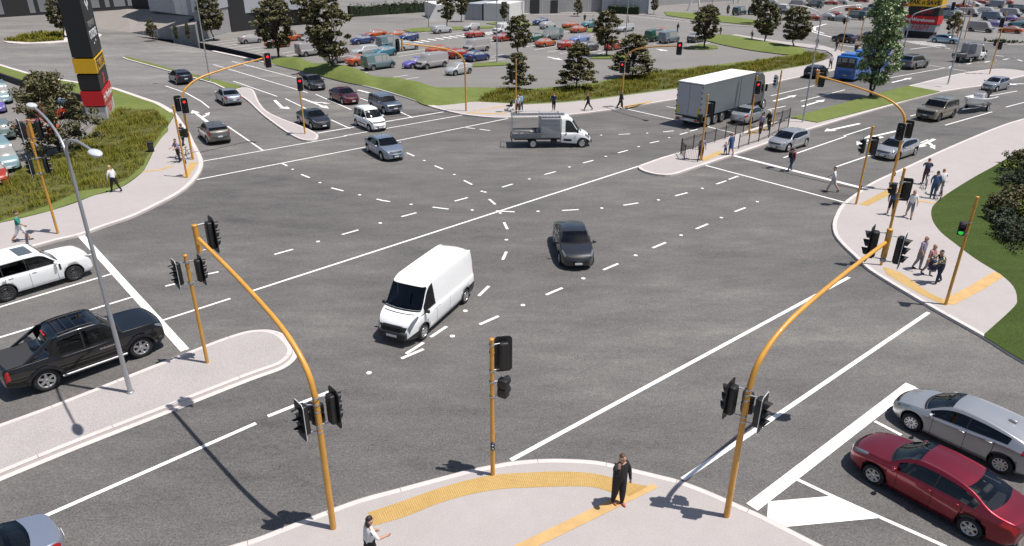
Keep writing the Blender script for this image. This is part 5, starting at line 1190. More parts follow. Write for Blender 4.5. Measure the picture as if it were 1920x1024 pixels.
e = car(B, 'pickup_truck', 'long black pickup truck with a hard bed cover waiting at the left stop line', 'pickup truck', 1.74, -1.56, .445, ws=(.68, 1.20), rw=(-1.28, -1.12), sides=((-1.0, -.16), (-.11, 1.12)), color=C_BLK, glass=GLASS, rim=ALLOY, spokes=6, spw=.055, hl=(.30, .04, 3.0, 4.7), tl=(.16, .02, 2.2, 4.3), grille=(.07, .01, 5.2), seams=(-1.0, -.1, 1.12), handles=(-.82, .1), mirror=.98, plate=(.6, .8), tw=.27, roofglass=(-.55, .25), bump=[(2.55, 2.80, .3, 1.5)], lights=LAMPC)
at_wheels(e, (270, 668), (92, 732), 'R', 1.0, 1.74, -1.56)
flare(B, e, 1.74, .445, C_BLK, .05, .11); flare(B, e, -1.56, .445, C_BLK, .05, .11)
m = MB()
for y in (.52, -.52): m.tube([(-.8, y*1.25, 1.95), (-.1, y*1.25, 2.0), (.4, y*1.25, 1.975)], .022, 6)
for x in (-.75, -.45, -.15): m.tube([(x, -.66, 1.985), (x, .66, 1.985)], .02, 6)
m.build('roof_rail', PLAST, e); m = MB(); m.rbox((-1.13, 0, 1.86), (.06, .5, .07), .02); m.build('high_brake_light', TAIL, e)
m = MB(); B.cross(m, -2.66, -1.62, 5.3, .014, 6); o = m.build('bed_cover', mat('bed_cover_black', (.03, .03, .032), .7), e)
for d in (1, -1):
    m = MB(); m.tube([(-1.05, d*(1.0), .42), (1.2, d*1.0, .42)], .05, 8); m.build('side_step', mat('step_grey', (.3, .3, .31), .4, metal=.5), e)
    m = MB(); y1, y2 = d*.90, d*.80
    pl = [(-2.15, y1, 1.27), (-1.98, y1, 1.27), (-1.30, d*.86, 1.66), (-1.22, y1, 1.27), (-1.0, y1, 1.27), (-.98, y2, 1.90), (-1.12, y2, 1.90)]
    for f_ in ((0, 1, 2), (0, 2, 6), (2, 3, 4), (2, 4, 5), (2, 5, 6)): m._add([pl[i] for i in f_]+[(p[0], p[1]-d*.09, p[2]) for p in (pl[i] for i in f_)], [(0, 1, 2), (5, 4, 3), (0, 3, 4, 1), (1, 4, 5, 2), (2, 5, 3, 0)])
    o = m.build('sail_panel', PAINT, e); o.color = col4(C_BLK)
lettering('AVALANCHE', .10, Matrix(((-1, 0, 0, .62), (0, 0, -1, -1.012), (0, 1, 0, .98), (0, 0, 0, 1))) @ Matrix.Rotation(PI, 4, 'Y'), CHROME, e)
# white panel van
B = van()
e = car(B, 'panel_van', 'long white panel van turning through the middle of the crossing', 'van', 1.86, -1.78, .34, ws=(1.46, 2.06), rw=None, sides=((1.02, 1.92),), color=C_WHT, glass=GLASS, rim=ALLOY, spokes=6, spw=.04, hl=(.52, .05, 2.9, 5.3), tl=(.10, .02, 2.4, 4.4), grille=(.075, .01, 5.6), seams=(.98, -.35, 2.0), handles=(.75, 1.15), mirror=1.72, plate=(.50, 1.0), hi=2, bump=[(2.40, 2.84, .1, 1.95), (-2.835, -2.2, .4, 2.2), (1.86, 2.14, 3.75, 4.05)], umw=5.10, hood=False)
at_wheels(e, (797, 634), (870, 569), 'L', .99, 1.86, -1.78)
m = MB(); B.cross(m, 2.26, 2.30, 5.9, .008, 3); m.build('bonnet_vent', PLAST, e)
for d in (1, -1): m = MB(); B.patch(m, -2.6, -1.0, 3.45, 3.55, d, .008, 6, 1); m.build('door_rail', PLAST, e)
m = MB(); m.rbox((B.xs1-.035, 0, .50), (.19, 1.34, .36), .10); m.build('bumper', PLAST, e); m = MB(); m.rbox((B.xs1-.075, 0, .80), (.10, .94, .26), .04)
for k in range(3): m.box((B.xs1-.0, 0, .72+k*.07), (.02, .84, .02))
m.build('grille', PLAST, e)
m = MB(); m.box((B.xs1+.055, 0, .50), (.012, .5, .11)); m.build('number_plate', PLATE, e)
# dark grey saloon in the middle, and the queue
B = sedan(4.77, 1.83, 1.46)
SG = car(B, 'saloon_car', 'dark grey saloon alone in the middle of the crossing', 'car', 1.42, -1.32, .325, color=C_DG, glass=GLASS, **SED)
at_px(SG, (1073, 474), R(-87))
for pf, pr, lab in (((587, 244), (561, 231.5), 'dark grey saloon at the stop line by the narrow far median'), ((586, 171.5), (565, 160.5), 'dark grey saloon furthest back in the far queue')):
    d = dup(SG); tag(d, lab); at_wheels(d, pf, pr, 'R', .91, 1.42, -1.32)
d = dup(SG); tag(d, 'maroon saloon in the middle of the far queue'); at_wheels(d, (644, 196.5), (622, 187.5), 'R', .91, 1.42, -1.32); recolor(d, C_MAR)
d = dup(SG); tag(d, 'pale blue grey saloon pulling out past the white people carrier'); at_wheels(d, (718, 301.5), (690, 284.5), 'R', .91, 1.42, -1.32); recolor(d, C_BLU)
d = dup(SG); tag(d, 'silver saloon driving away beside the narrow far median'); at_wheels(d, (409, 190.5), (417.5, 200), 'L', .91, 1.42, -1.32); recolor(d, (.36, .375, .42)); a_out = d.rotation_euler.z
lane = ang((494, 283), (427, 237)); at_px(d, (430, 192), ang((430, 192), (408, 178)))
d = dup(SG); tag(d, 'silver saloon beside the lorry, waiting by the island railing'); at_wheels(d, (1435, 222.5), (1399, 236), 'R', .91, 1.42, -1.32); recolor(d, (.42, .435, .45))
d = dup(SG); tag(d, 'silver blue saloon cut by the lower left corner of the picture'); g = G(112, 1040); a = R(224); d.location = (g.x+2.2*math.cos(a), g.y+2.2*math.sin(a), .002); d.rotation_euler.z = a; recolor(d, (.36, .40, .50))
d = dup(SG); tag(d, 'dark saloon crossing left of the far pole before the red car'); at_wheels(d, (1564, 78), (1587.5, 81.2), 'L', .91, 1.42, -1.32)
d = dup(SG); tag(d, 'dark red car partly hidden behind the poplar crown'); at_px(d, (1628, 76), R(178)); recolor(d, (.17, .03, .045))
d = dup(SG); tag(d, 'pale blue hatch backed car beside the far sign tower'); at_wheels(d, (1782.5, 82.7), (1752.5, 80.2), 'R', .91, 1.42, -1.32); recolor(d, (.28, .40, .52))
# taupe and black hatches going away
B = hatch(4.53, 1.87, 1.50, .02)
TH = car(B, 'hatchback_car', 'taupe coupe like hatchback turning into the left side road', 'car', 1.38, -1.33, .34, color=C_TAU, glass=GLASS, rim=ALLOY, spokes=7, **HAT); at_wheels(TH, (375, 256), (393, 272), 'L', .93, 1.38, -1.33)
d = dup(TH); tag(d, 'black hatchback further up the left side road'); at_wheels(d, (317, 151.5), (336, 160.5), 'L', .93, 1.38, -1.33); recolor(d, (.02, .022, .028))
d = dup(TH); tag(d, 'black coupe behind the blue bus'); at_px(d, (1529, 144), R(47)); recolor(d, (.012, .012, .013))
# small silver hatch
B = hatch(3.95, 1.70, 1.48, .03)
e = car(B, 'hatchback_car', 'small silver blue hatchback behind the boat trailer', 'car', 1.22, -1.22, .30, ws=(.40, 1.05), rw=(-1.86, -1.44), sides=((-1.5, -.28), (-.2, .9)), color=(.38, .40, .45), glass=GLASS, hl=(.45, .08, 3.6, 5.3), tl=(.3, .04, 3.1, 4.4), grille=(.15, .02, 5.6), seams=(-.25, .85), handles=(-.1,), mirror=.78); at_wheels(e, (1865, 172.8), (1889, 167.8), 'L', .85, 1.22, -1.22)
# white people carrier and blue grey suv
B = mpv()
e = car(B, 'people_carrier', 'white boxy people carrier at the front of the far queue', 'van', 1.28, -1.32, .30, ws=(.44, .99), rw=(-1.96, -1.80), sides=((-1.78, -1.2), (-1.1, -.3), (-.2, .88)), color=C_WHT, glass=GLASS, rim=ALLOY, spokes=8, hl=(.42, .08, 3.5, 5.1), tl=(.1, .02, 2.6, 4.3), grille=(.2, .08, 5.6), seams=(-1.15, -.25, .85), handles=(-.95, -.1), mirror=.74, bump=[(-1.0, .95, 1.8, 2.1)]); at_wheels(e, (695.5, 248), (666.5, 235.3), 'R', .84, 1.28, -1.32)
B = suv(4.45, 1.80, 1.62)
kq = {k: v for k, v in SUVK.items()}; kq.update(ws=(.42, .92), rw=(-2.15, -1.93), sides=((-1.95, -1.3), (-1.24, -.38), (-.3, .82)), seams=(), handles=(), mirror=.72, roofglass=None)
e = car(B, 'sport_utility', 'blue grey sport utility car half hidden behind the white people carrier', 'car', 1.33, -1.25, .34, color=C_GB, glass=GLASS, **kq); at_px(e, (723, 208), ang((655, 241), (700, 263)) if False else math.atan2((G(695.5, 248)-G(666.5, 235.3)).y, (G(695.5, 248)-G(666.5, 235.3)).x))
# ------------------------------------------------------------------ utility trucks
def cab_body():
    return Body(2.55, 2.0, [(-.02, 2.30), (.05, 2.36), (.6, 2.36), (.86, 2.27), (1.02, 2.14), (1.62, 1.36), (1.74, 1.28), (2.10, 1.12), (2.32, .98), (2.46, .80), (2.52, .60)],
        [(-.02, 1.25), (1.45, 1.22), (1.8, 1.13), (2.1, 1.02), (2.34, .84), (2.52, .55)], [(-.02, .97), (1.5, .97), (1.95, .92), (2.25, .83), (2.42, .74), (2.52, .64)], [(-.02, .42), (2.0, .32), (2.52, .34)], .12, .93)
def utility(label):
    e = empty('utility_truck'); tag(e, label, 'utility truck', 'grey and white utility trucks'); B = cab_body(); sub = empty('x')
    bm_ = B.mesh('cab', [(1.72, .42)])
    bm_.transform(Matrix.Translation((.28, 0, 0))); o = ob('cab', bm_, e); o.color = col4(C_WHT); bpy.data.objects.remove(sub)
    T = Matrix.Translation((.28, 0, 0))
    def pt(nm, m, mt): m2 = m.build(nm, mt, e); m2.location.x = .28; return m2
    m = MB(); B.cross(m, 1.0, 1.60, 5.02); pt('windscreen', m, GLASSK)
    for d in (1, -1):
        m = MB(); B.win(m, .38, 1.5, d); pt('side_window', m, GLASSK)
        m = MB(); B.patch(m, 2.14, 2.44, 3.4, 5.0, d, .008); pt('headlight', m, LAMPC)
        m = MB(); B.patch(m, 1.95, 2.50, .4, 2.5, d, .008); pt('bumper_trim', m, PLAST)
        m = MB(); B.patch(m, .25, 1.05, 1.5, 2.0, d, .008); B.patch(m, .22, .235, 1, 3.95, d, .004, 1, 6); pt('door_moulding', m, PLAST)
        m = MB(); m.rbox((1.30, d*1.12, 1.38), (.12, .2, .3), .05); pt('mirror', m, PLAST)
        m = MB(); m.rbox(B.Sn(.45, 3.2, d, .02), (.2, .03, .04), .012, 0, 1); pt('door_handle', m, PLAST)
    m = MB(); B.cross(m, 2.30, 2.42, 5.6); m.box((2.54, 0, .42), (.05, 1.1, .22)); pt('grille', m, PLAST)
    m = MB(); B.cross(m, 1.64, 1.72, 5.3, .009, 3); pt('wiper_cowl', m, PLAST)
    m = MB(); 
    for d in (1, -1): m.box((-1.4, d*.42, .66), (4.2, .09, .2))
    m.box((-.6, .75, .55), (.9, .35, .35)); m.box((-.3, -.75, .5), (.5, .3, .3)); m.tube([(-2, -.8, .36), (-2, .8, .36)], .08, 8); m.box((-3.72, 0, .6), (.08, 1.7, .12)); m.build('chassis', PLAST, e)
    GB = mat('canopy_grey', (.30, .305, .315), .5, noise=.04, nscale=2); GD = mat('tray_grey', (.17, .175, .185), .55, noise=.06, nscale=2)
    m = MB(); m.rbox((-.60, 0, 1.62), (1.62, 2.06, 1.62), .04); m.rbox((-.60, 0, 2.46), (1.62, 1.85, .1), .04)
    for i in range(14): m.box((-.60, -1.035, .95+i*.105), (1.5, .012, .014))
    m.build('tool_canopy', GB, e)
    m = MB(); m.box((-2.55, 0, .84), (2.28, 2.06, .08))
    for d in (1, -1):
        m.box((-2.55, d*1.02, 1.03), (2.28, .04, .36))
        for zz_ in (.93, 1.06, 1.17): m.box((-2.55, d*1.042, zz_), (2.26, .012, .02))
    m.box((-3.68, 0, 1.03), (.04, 2.06, .36)); m.build('tray', GD, e)
    m = MB(); m.box((-2.2, .2, 1.0), (.9, .5, .25)); m.tube([(-3.2, -.3, 1.0), (-2.9, -.3, 1.25), (-2.3, -.3, 1.25), (-2.0, -.3, 1.0)], .05, 6); m.rbox((-1.55, -.3, 1.12), (.25, .6, .5), .05); m.box((-2.6, .7, 1.05), (1.8, .12, .08)); m.build('tools', mat('tool_grey', (.33, .31, .29), .5), e)
    m = MB()
    for d in (1, -1):
        m.tube([(-3.66, d*.95, .85), (-3.66, d*.95, 2.62)], .03, 6); m.tube([(.15, d*.95, 1.0), (.15, d*.95, 2.62)], .03, 6)
        m.tube([(-3.7, d*.95, 2.62), (.35, d*.95, 2.62)], .03, 6)
    for x in (-3.66, -1.4, .15): m.tube([(x, -.95, 2.62), (x, .95, 2.62)], .025, 6)
    m.build('rack', GALV, e)
    m = MB()
    for y in (-.92, -.50): m.box((-1.65, y, 2.70), (4.3, .035, .1))
    for i in range(17): m.box((-3.7+i*.255, -.71, 2.70), (.04, .42, .035))
    m.build('ladder', GALV, e)
    k = (.36, .24, 'u'); t, r = wheel_meshes(.36, .24, ALLOY, 12, spw=.06)
    for x in (2.0, -2.0):
        for d in (1, -1): o = ob('wheel', t, e, (x, d*.86, .36), (0, 0, 0 if d > 0 else PI)); ob('rim', r, o)
    for d in (1, -1):
        m = MB(); m.rbox((-3.73, d*.85, .78), (.06, .22, .13), .02); m.build('tail_light', TAIL, e)
    return e
e = utility('white utility truck with grey canopy, tray and ladder rack crossing before the far footpath'); at_wheels(e, (1090, 276.5), (1000, 277.5), 'R', .98, 2.0, -2.0)
d = dup(e); tag(d, 'far utility truck with grey tray heading right beyond the concrete island'); at_wheels(d, (1847.5, 113), (1815, 118), 'R', .98, 2.0, -2.0)

# ------------------------------------------------------------------ lorry
zt_ = 4.0; tr0 = G(1320, 158, zt_); tr1 = G(1411, 136.5, zt_); tl0 = G(1277.5, 147.5, zt_); d_ = tr1-tr0; LT = d_.length; al = math.atan2(d_.y, d_.x)
e = empty('articulated_lorry', (tr0.x, tr0.y, 0), al); tag(e, 'articulated lorry with white roofed grey curtain trailer and dark cab', 'lorry')
LT = min(max(LT, 9.5), 13.6); WT = 2.55
CURT = mat('curtain_grey', (.135, .155, .17), .45, noise=.04, nscale=1.2); DOOR = mat('trailer_door', (.42, .42, .45), .5, noise=.03); 
m = MB(); m.prism([(0, 0), (LT, 0), (LT, WT), (0, WT)], 1.05, 3.93); m.build('trailer_side', CURT, e)
m = MB(); m.rbox((LT/2, WT/2, 3.97), (LT+.04, WT+.06, .12), .05); m.box((LT/2, WT/2, 4.031), (LT*.98, .02, .01)); m.build('trailer_roof', mat('trailer_white', (.8, .8, .79), .5), e)
for y in (WT*.25, WT*.75): m = MB(); m.box((-.03, y, 2.45), (.05, WT*.485, 2.78)); m.build('rear_door', DOOR, e)
for y in (.12, WT-.12): m = MB(); m.box((-.066, y+(.12 if y < 1 else -.12), 1.5), (.012, .2, .75)); m.build('reflector', mat('reflector_yellow', (.62, .48, .03), .4), e)
m = MB()
for k in range(6):
    for y in (.015, WT-.015): m.box((-.05, y, 1.3+k*.48), (.06, .08, .14))
m.box((-.02, WT/2, 1.03), (.1, WT, .12)); m.box((LT*.72, -.012, 2.45), (.05, .012, 2.8)); m.build('frame', IRON, e)
m = MB(); m.box((-.03, WT/2, .72), (.08, WT*.94, .26)); m.build('rear_bumper', mat('bumper_pale', (.45, .45, .45), .5), e)
for y in (.32, WT-.32): m = MB(); m.box((-.08, y, .72), (.04, .42, .18)); m.build('tail_light', TAIL, e)
m = MB(); m.box((-.08, WT/2, .72), (.02, .55, .13)); m.build('number_plate', PLATE, e)
m = MB(); m.box((LT/2, WT/2, .92), (LT, .9, .2)); m.box((LT*.45, WT/2, .7), (2.2, 2.2, .5)); m.build('chassis', PLAST, e)
t, r = wheel_meshes(.5, .35, ALLOY, 10, spw=.06)
for x in (1.6, 2.85, 4.1, LT-1.0, LT+2.9):
    for y, rz in ((.2, PI), (WT-.2, 0)): o = ob('wheel', t, e, (x, y, .5), (0, 0, rz)); ob('rim', r, o)
CAB = mat('cab_dark_grey', (.075, .078, .08), .35, coat=.5)
m = MB(); prof = [(.25, .9), (.25, 3.3), (.55, 3.72), (1.2, 3.75), (1.75, 3.35), (2.0, 2.7), (2.18, 1.6), (2.2, .5), (1.7, .45), (1.6, .95)]
vs = [(LT+.55+x, y, z) for y in (.06, WT-.06) for x, z in prof]; n = len(prof)
m._add(vs, [tuple(range(n)), tuple(range(n, 2*n))[::-1]]+[(i, i+n, (i+1) % n+n, (i+1) % n) for i in range(n)]); cb = m.build('cab', CAB, e)
bv = cb.modifiers.new('b', 'BEVEL'); bv.width = .07; bv.segments = 2
m = MB(); m._add([(LT+.55+x+.015, y, z) for y in (.2, WT-.2) for x, z in ((1.8, 3.22), (2.165, 1.75))], [(0, 1, 3, 2)]); m.build('windscreen', GLASSK, e)
for y, s_ in ((.05, -1), (WT-.05, 1)):
    m = MB(); m.box((LT+1.75, y, 2.2), (.95, .025, .75)); m.build('side_window', GLASSK, e); m = MB(); m.rbox((LT+2.45, y+s_*.22, 2.25), (.14, .22, .7), .05); m.build('mirror', PLAST, e)
m = MB(); m.box((LT+1.6, WT/2, .7), (2.9, 2.0, .4)); m.build('tractor_chassis', PLAST, e)

# ------------------------------------------------------------------ bus
r0, r1 = G(1562, 149.5), G(1599, 155.5); a = math.atan2((r1-r0).y, (r1-r0).x)+PI/2; a = R(46); e = empty('city_bus', ((r0.x+r1.x)/2, (r0.y+r1.y)/2, 0), a); tag(e, 'bright blue single deck bus with a wide rear window behind the poplar', 'bus')
BLUE = mat('bus_blue', (.028, .15, .48), .3, coat=.6)
LB, WB = 11.8, 2.5
m = MB(); m.rbox((LB/2, 0, 1.62), (LB, WB, 2.66), .16, 0, 3); m.build('body', BLUE, e)
m = MB(); m.rbox((1.5, 0, 3.05), (2.5, 1.9, .32), .12); m.rbox((6.2, 0, 3.05), (3.2, 1.7, .3), .12); m.build('roof_pod', BLUE, e)
m = MB(); m.rbox((-.005, 0, 2.18), (.06, 2.2, 1.15), .02); m.build('rear_window', GLASSK, e)
m = MB()
for y in (-.15, .62): m.box((-.042, y, 2.45), (.012, .045, .5))
m.box((-.042, 0, 2.45), (.012, 2.0, .04)); m.build('window_bar', PLAST, e)
m = MB()
for y, w_ in ((-.62, .7), (.24, .62), (.84, .3)): m.box((-.039, y, 2.46), (.008, w_, .44))
m.build('rear_pane', GLASS2, e)
for d in (1, -1):
    for i in range(6): m = MB(); m.box((1.3+i*1.75, d*(WB/2+.003), 2.12), (1.62, .02, .9)); m.build('side_window', GLASSK, e)
    m = MB()
    for z in (.95, 1.18, 1.38): m.lathe([(.001, -.03), (.07, -.025), (.08, 0)], 12, 0, 'X', (-.0, d*1.08, z))
    m.build('tail_light', TAIL, e)
m = MB(); m.box((-.02, 0, .55), (.05, 2.2, .08)); m.box((-.03, 0, 1.0), (.02, 1.5, .5)); m.build('rear_grille', mat('bus_blue_dark', (.02, .09, .3), .4), e)
m = MB(); m.box((-.05, -.1, .72), (.02, .45, .12)); m.build('number_plate', mat('plate_yellow', (.6, .45, .1), .5), e)
m = MB(); m.box((LB, 0, 1.9), (.05, 2.2, 1.5)); m.build('windscreen', GLASSK, e)
for x in (2.9, 9.1):
    for y, rz in ((-WB/2+.17, PI), (WB/2-.17, 0)): o = ob('wheel', t, e, (x, y, .48), (0, 0, rz)); ob('rim', r, o)

# ------------------------------------------------------------------ boat on trailer
g = G(1828, 207); sv = G(1772, 225); a = math.atan2(sv.y-g.y, sv.x-g.x); d_ = Vector((math.cos(a), math.sin(a), 0))
e = empty('boat_trailer', g, a); tag(e, 'galvanised boat trailer hitched behind the tan off roader', 'trailer')
m = MB()
for y in (-.6, .6): m.tube([(-2.2, y, .55), (1.4, y, .55), (3.1, 0, .5)], .045, 6)
for x in (-2.0, -.6, .8): m.tube([(x, -.65, .55), (x, .65, .55)], .04, 6)
m.tube([(3.0, 0, .5), (3.5, 0, .5)], .05, 6); m.tube([(-.4, -1.0, .36), (-.4, 1.0, .36)], .04, 6); m.build('frame', GALV, e)
t, r = wheel_meshes(.31, .18, ALLOY, 8, spw=.05)
for y, rz in ((-.95, PI), (.95, 0)): o = ob('wheel', t, e, (-.4, y, .31), (0, 0, rz)); ob('rim', r, o)
for y in (-.95, .95): m = MB(); m.rbox((-.4, y, .68), (.8, .24, .06), .03); m.build('mudguard', IRON, e)
b = empty('motor_boat', g, a); tag(b, 'small white open motor boat with a black outboard on the trailer', 'boat')
st = [(-2.5, .98, 1.22, .72), (-1.5, 1.02, 1.24, .62), (0, 1.0, 1.30, .60), (1.2, .86, 1.40, .64), (2.0, .58, 1.50, .76), (2.5, .28, 1.58, .95), (2.75, .04, 1.62, 1.25)]
rows = []
for x, w, zt0, zk in st: rows.append([(x, 0, zk), (x, w*.6, zk+.12), (x, w*.93, zk+.42*(zt0-zk)+.1), (x, w, zt0-.03), (x, w+.04, zt0), (x, w-.10, zt0+.02), (x, w*.80, zt0-.04), (x, max(.02, w*.72), max(zk+.25, zt0-.42)), (x, 0, max(zk+.22, zt0-.45))])
m = MB(); m.grid(rows, 0, True); m.grid([[(p[0], -p[1], p[2]) for p in r_] for r_ in rows], 0, True, flip=True)
m._add([rows[0][i] for i in range(9)]+[(p[0], -p[1], p[2]) for p in rows[0]][::-1], [tuple(range(18))]); m.build('hull', WHITE_GEL, b)
m = MB(); m.rbox((-.15, 0, 1.35), (.75, .8, .75), .08); m.build('console', mat('console_grey', (.42, .43, .47), .4), b)
m = MB(); m._add([(.26, -.42, 1.45), (.26, .42, 1.45), (-.12, .36, 1.98), (-.12, -.36, 1.98)], [(0, 1, 2, 3)]); m._add([(.25, -.42, 1.45), (.25, .42, 1.45), (-.13, .36, 1.98), (-.13, -.36, 1.98)], [(3, 2, 1, 0)]); m.build('windshield', GLASS2, b)
m = MB(); m.rbox((-2.72, 0, 1.62), (.55, .42, .55), .12); m.box((-2.68, 0, 1.1), (.22, .16, .9)); m.build('outboard_motor', PLAST, b)

# ------------------------------------------------------------------ parked cars
PK = {}
ORG, RDD, DBL, PUR, GRY, TEA, SLV, GRN, WTE, CHA = (.42, .085, .018), (.34, .035, .015), (.014, .035, .14), (.13, .10, .38), (.34, .315, .31), (.115, .175, .18), (.42, .44, .44), (.012, .075, .04), (.6, .6, .6), (.055, .06, .065)
def pk(kind):
    if kind in PK: return PK[kind]
    z = dict(hi=False, glass=GLASS2, mirror=None, spokes=7, rim=mat('hub_grey', (.22, .22, .22), .5), lights=mat('pale_lamp', (.4, .4, .4), .3))
    if kind == 'coupe': e = car(coupe(), 'parked_car', 'x', 'car', 1.3, -1.25, .30, (.37, .92), (-1.43, -.75), ((-1.1, .8),), ORG, tl=(.2, .03, 3.1, 4.5), hl=(.35, .08, 3.7, 5.2), **z)
    if kind == 'hatch': e = car(hatch(3.95, 1.68, 1.43), 'parked_car', 'x', 'car', 1.22, -1.2, .30, (.40, 1.05), (-1.86, -1.44), ((-1.5, -.3), (-.2, .9)), SLV, tl=(.25, .04, 3.1, 4.4), hl=(.4, .08, 3.7, 5.3), **z)
    if kind == 'sedan': e = car(sedan(4.5, 1.72, 1.42), 'parked_car', 'x', 'car', 1.34, -1.25, .31, (.42, 1.1), (-1.5, -.85), ((-1.28, -.28), (-.2, .94)), SLV, tl=(.3, .03, 3.1, 4.7), hl=(.45, .1, 3.7, 5.3), **z)
    if kind == 'estate': e = car(estate(), 'parked_car', 'x', 'estate car', 1.35, -1.28, .31, (.42, 1.04), (-2.18, -1.98), ((-2.0, -1.3), (-1.22, -.3), (-.2, .9)), SLV, tl=(.2, .03, 2.8, 4.3), hl=(.4, .08, 3.7, 5.2), **z)
    if kind == 'van': e = car(van(4.85, 1.84, 1.95, k=.13), 'parked_van', 'x', 'van', 1.55, -1.5, .33, (1.26, 1.76), None, ((.85, 1.66),), GRY, tl=(.1, .02, 2.6, 4.2), hl=(.4, .08, 3.4, 5.1), grille=(.2, .05, 5.6), bump=[(2.1, 2.42, .4, 2.4)], **z)
    if kind == 'minivan': e = car(van(4.9, 1.8, 1.95, k=.16), 'parked_van', 'x', 'van', 1.55, -1.5, .33, (1.26, 1.78), (-2.40, -2.32), ((-1.2, .0), (.1, .8), (.9, 1.66)), TEA, tl=(.1, .02, 2.6, 4.0), hl=(.4, .08, 3.4, 5.1), **z)
    e['_first'] = 1; PK[kind] = e; return e
def park(kind, px, a, col, label, group='cars parked in the central car park', dz=.006):
    e = pk(kind)
    if e.get('_first'): del e['_first']; o = e
    else: o = dup(e)
    at_px(o, px, a); o.location.z = dz; tag(o, label, None, group); recolor(o, col, .1); return o
AC = ang((731, 146), (765, 141)); F, Bk = AC, AC+PI
CENTRAL = [('hatch', (470, 81), F, GRY, 'grey hatchback at the left end of the central car park'), ('coupe', (521, 89), F, ORG, 'orange coupe behind the first bank tree'), ('coupe', (543, 77), Bk, ORG, 'orange coupe in the row behind, beside the slender tree'), ('van', (590, 82), Bk, GRY, 'pale grey van facing left, partly behind the tall bank tree'), ('van', (585, 104), F, GRY, 'pale grey van with black rear doors by the bank crest'), ('van', (640, 117), F, GRY, 'pale grey van behind the trunk of the tall bank tree'),
 ('estate', (684, 104), Bk, SLV, 'silver car between the grey van and the teal hatchback'), ('sedan', (680, 82), Bk, DBL, 'dark blue saloon just right of the tall bank tree'), ('sedan', (704, 71), Bk, ORG, 'orange saloon at the back beside the dark blue saloon'), ('sedan', (744, 72), Bk, ORG, 'orange car behind the teal van and the mast arm signal'), ('hatch', (766, 77), Bk, DBL, 'dark blue hatchback left of the zebra crossing'), ('minivan', (733, 90), F, TEA, 'teal van behind the mast arm signal head'), ('estate', (762, 94), F, SLV, 'silver estate under the mast arm tip'), ('hatch', (722, 105), Bk, (.03, .16, .24), 'bright teal hatchback behind the grey green van'), ('sedan', (676, 122), F, ORG, 'orange saloon tail half hidden by the grey green van'), ('minivan', (711, 129), F, TEA, 'grey green van nearest the grass bank'),
 ('coupe', (781, 126), Bk, PUR, 'purple coupe beside the pale grey van'), ('van', (810, 127), Bk, GRY, 'pale grey van facing left beside the purple coupe'), ('hatch', (860, 139), Bk, SLV, 'silver hatchback nearest the far mast arm post'), ('sedan', (823, 102), F, ORG, 'orange saloon under the middle of the mast arm'), ('hatch', (860, 109), F, RDD, 'red hatchback beside the dark blue saloon and grass bed'), ('van', (893, 97), Bk, GRY, 'pale grey van behind the red hatchback'), ('sedan', (894, 114), F, DBL, 'dark blue saloon at the grass bed of the twin headed lamp'), ('estate', (829, 62), F, SLV, 'silver green estate by the grass strip with the lamp post'), ('hatch', (884, 57), Bk, SLV, 'silver hatchback behind the bright red coupe'), ('coupe', (891, 70), F, RDD, 'bright red coupe at the end of the zebra crossing'), ('van', (944, 63), Bk, WTE, 'white van left of the oval tree'), ('coupe', (944, 77), F, RDD, 'red orange coupe left of the oval tree trunk'),
 ('hatch', (1013, 47), Bk, DBL, 'blue hatchback at the back of the car park'), ('hatch', (1027, 54), F, SLV, 'silver hatchback next to the blue one at the back'), ('sedan', (1001, 78), Bk, GRN, 'green saloon right of the oval tree'), ('minivan', (1034, 75), Bk, (.13, .17, .16), 'grey green van beside the green saloon'), ('coupe', (1023, 87), F, ORG, 'orange coupe before the grey green van'), ('coupe', (1070, 53), F, ORG, 'orange coupe in the back row left of the teal hatchback'), ('hatch', (1103, 52), Bk, (.02, .13, .17), 'teal hatchback under the two far walkers'), ('coupe', (1085, 61), F, ORG, 'orange coupe in front of the back row orange coupe'), ('sedan', (1086, 80), Bk, (.18, .25, .48), 'light blue saloon beside the slim oval tree'), ('hatch', (1064, 92), F, RDD, 'orange red hatchback behind the layered tree top'), ('sedan', (1102, 95), F, CHA, 'near black car behind the layered tree top'), ('hatch', (1150, 93), Bk, RDD, 'red hatchback under the slim oval tree'), ('estate', (1172, 59), Bk, SLV, 'silver estate behind the rounded layered tree'), ('minivan', (1228, 77), F, GRN, 'dark green van beside the blue grey van'), ('minivan', (1254, 80), F, (.15, .19, .22), 'blue grey van above the red mast arm signal'), ('sedan', (1237, 67), F, ORG, 'orange saloon behind the dark green van'), ('hatch', (1304, 79), F, CHA, 'charcoal car beside the round grass island tree'),
 ('minivan', (1386, 28), F, (.03, .06, .07), 'dark teal van by the viaduct grass'), ('minivan', (1415, 27), F, (.03, .07, .075), 'dark teal van right of its twin by the viaduct')]
for k, p, a, c, lab in CENTRAL: park(k, p, a, c, lab)
AR = ang((1812, 57), (1862, 61)); Fr, Br = AR, AR+PI; g2 = 'cars parked in the far right car park'
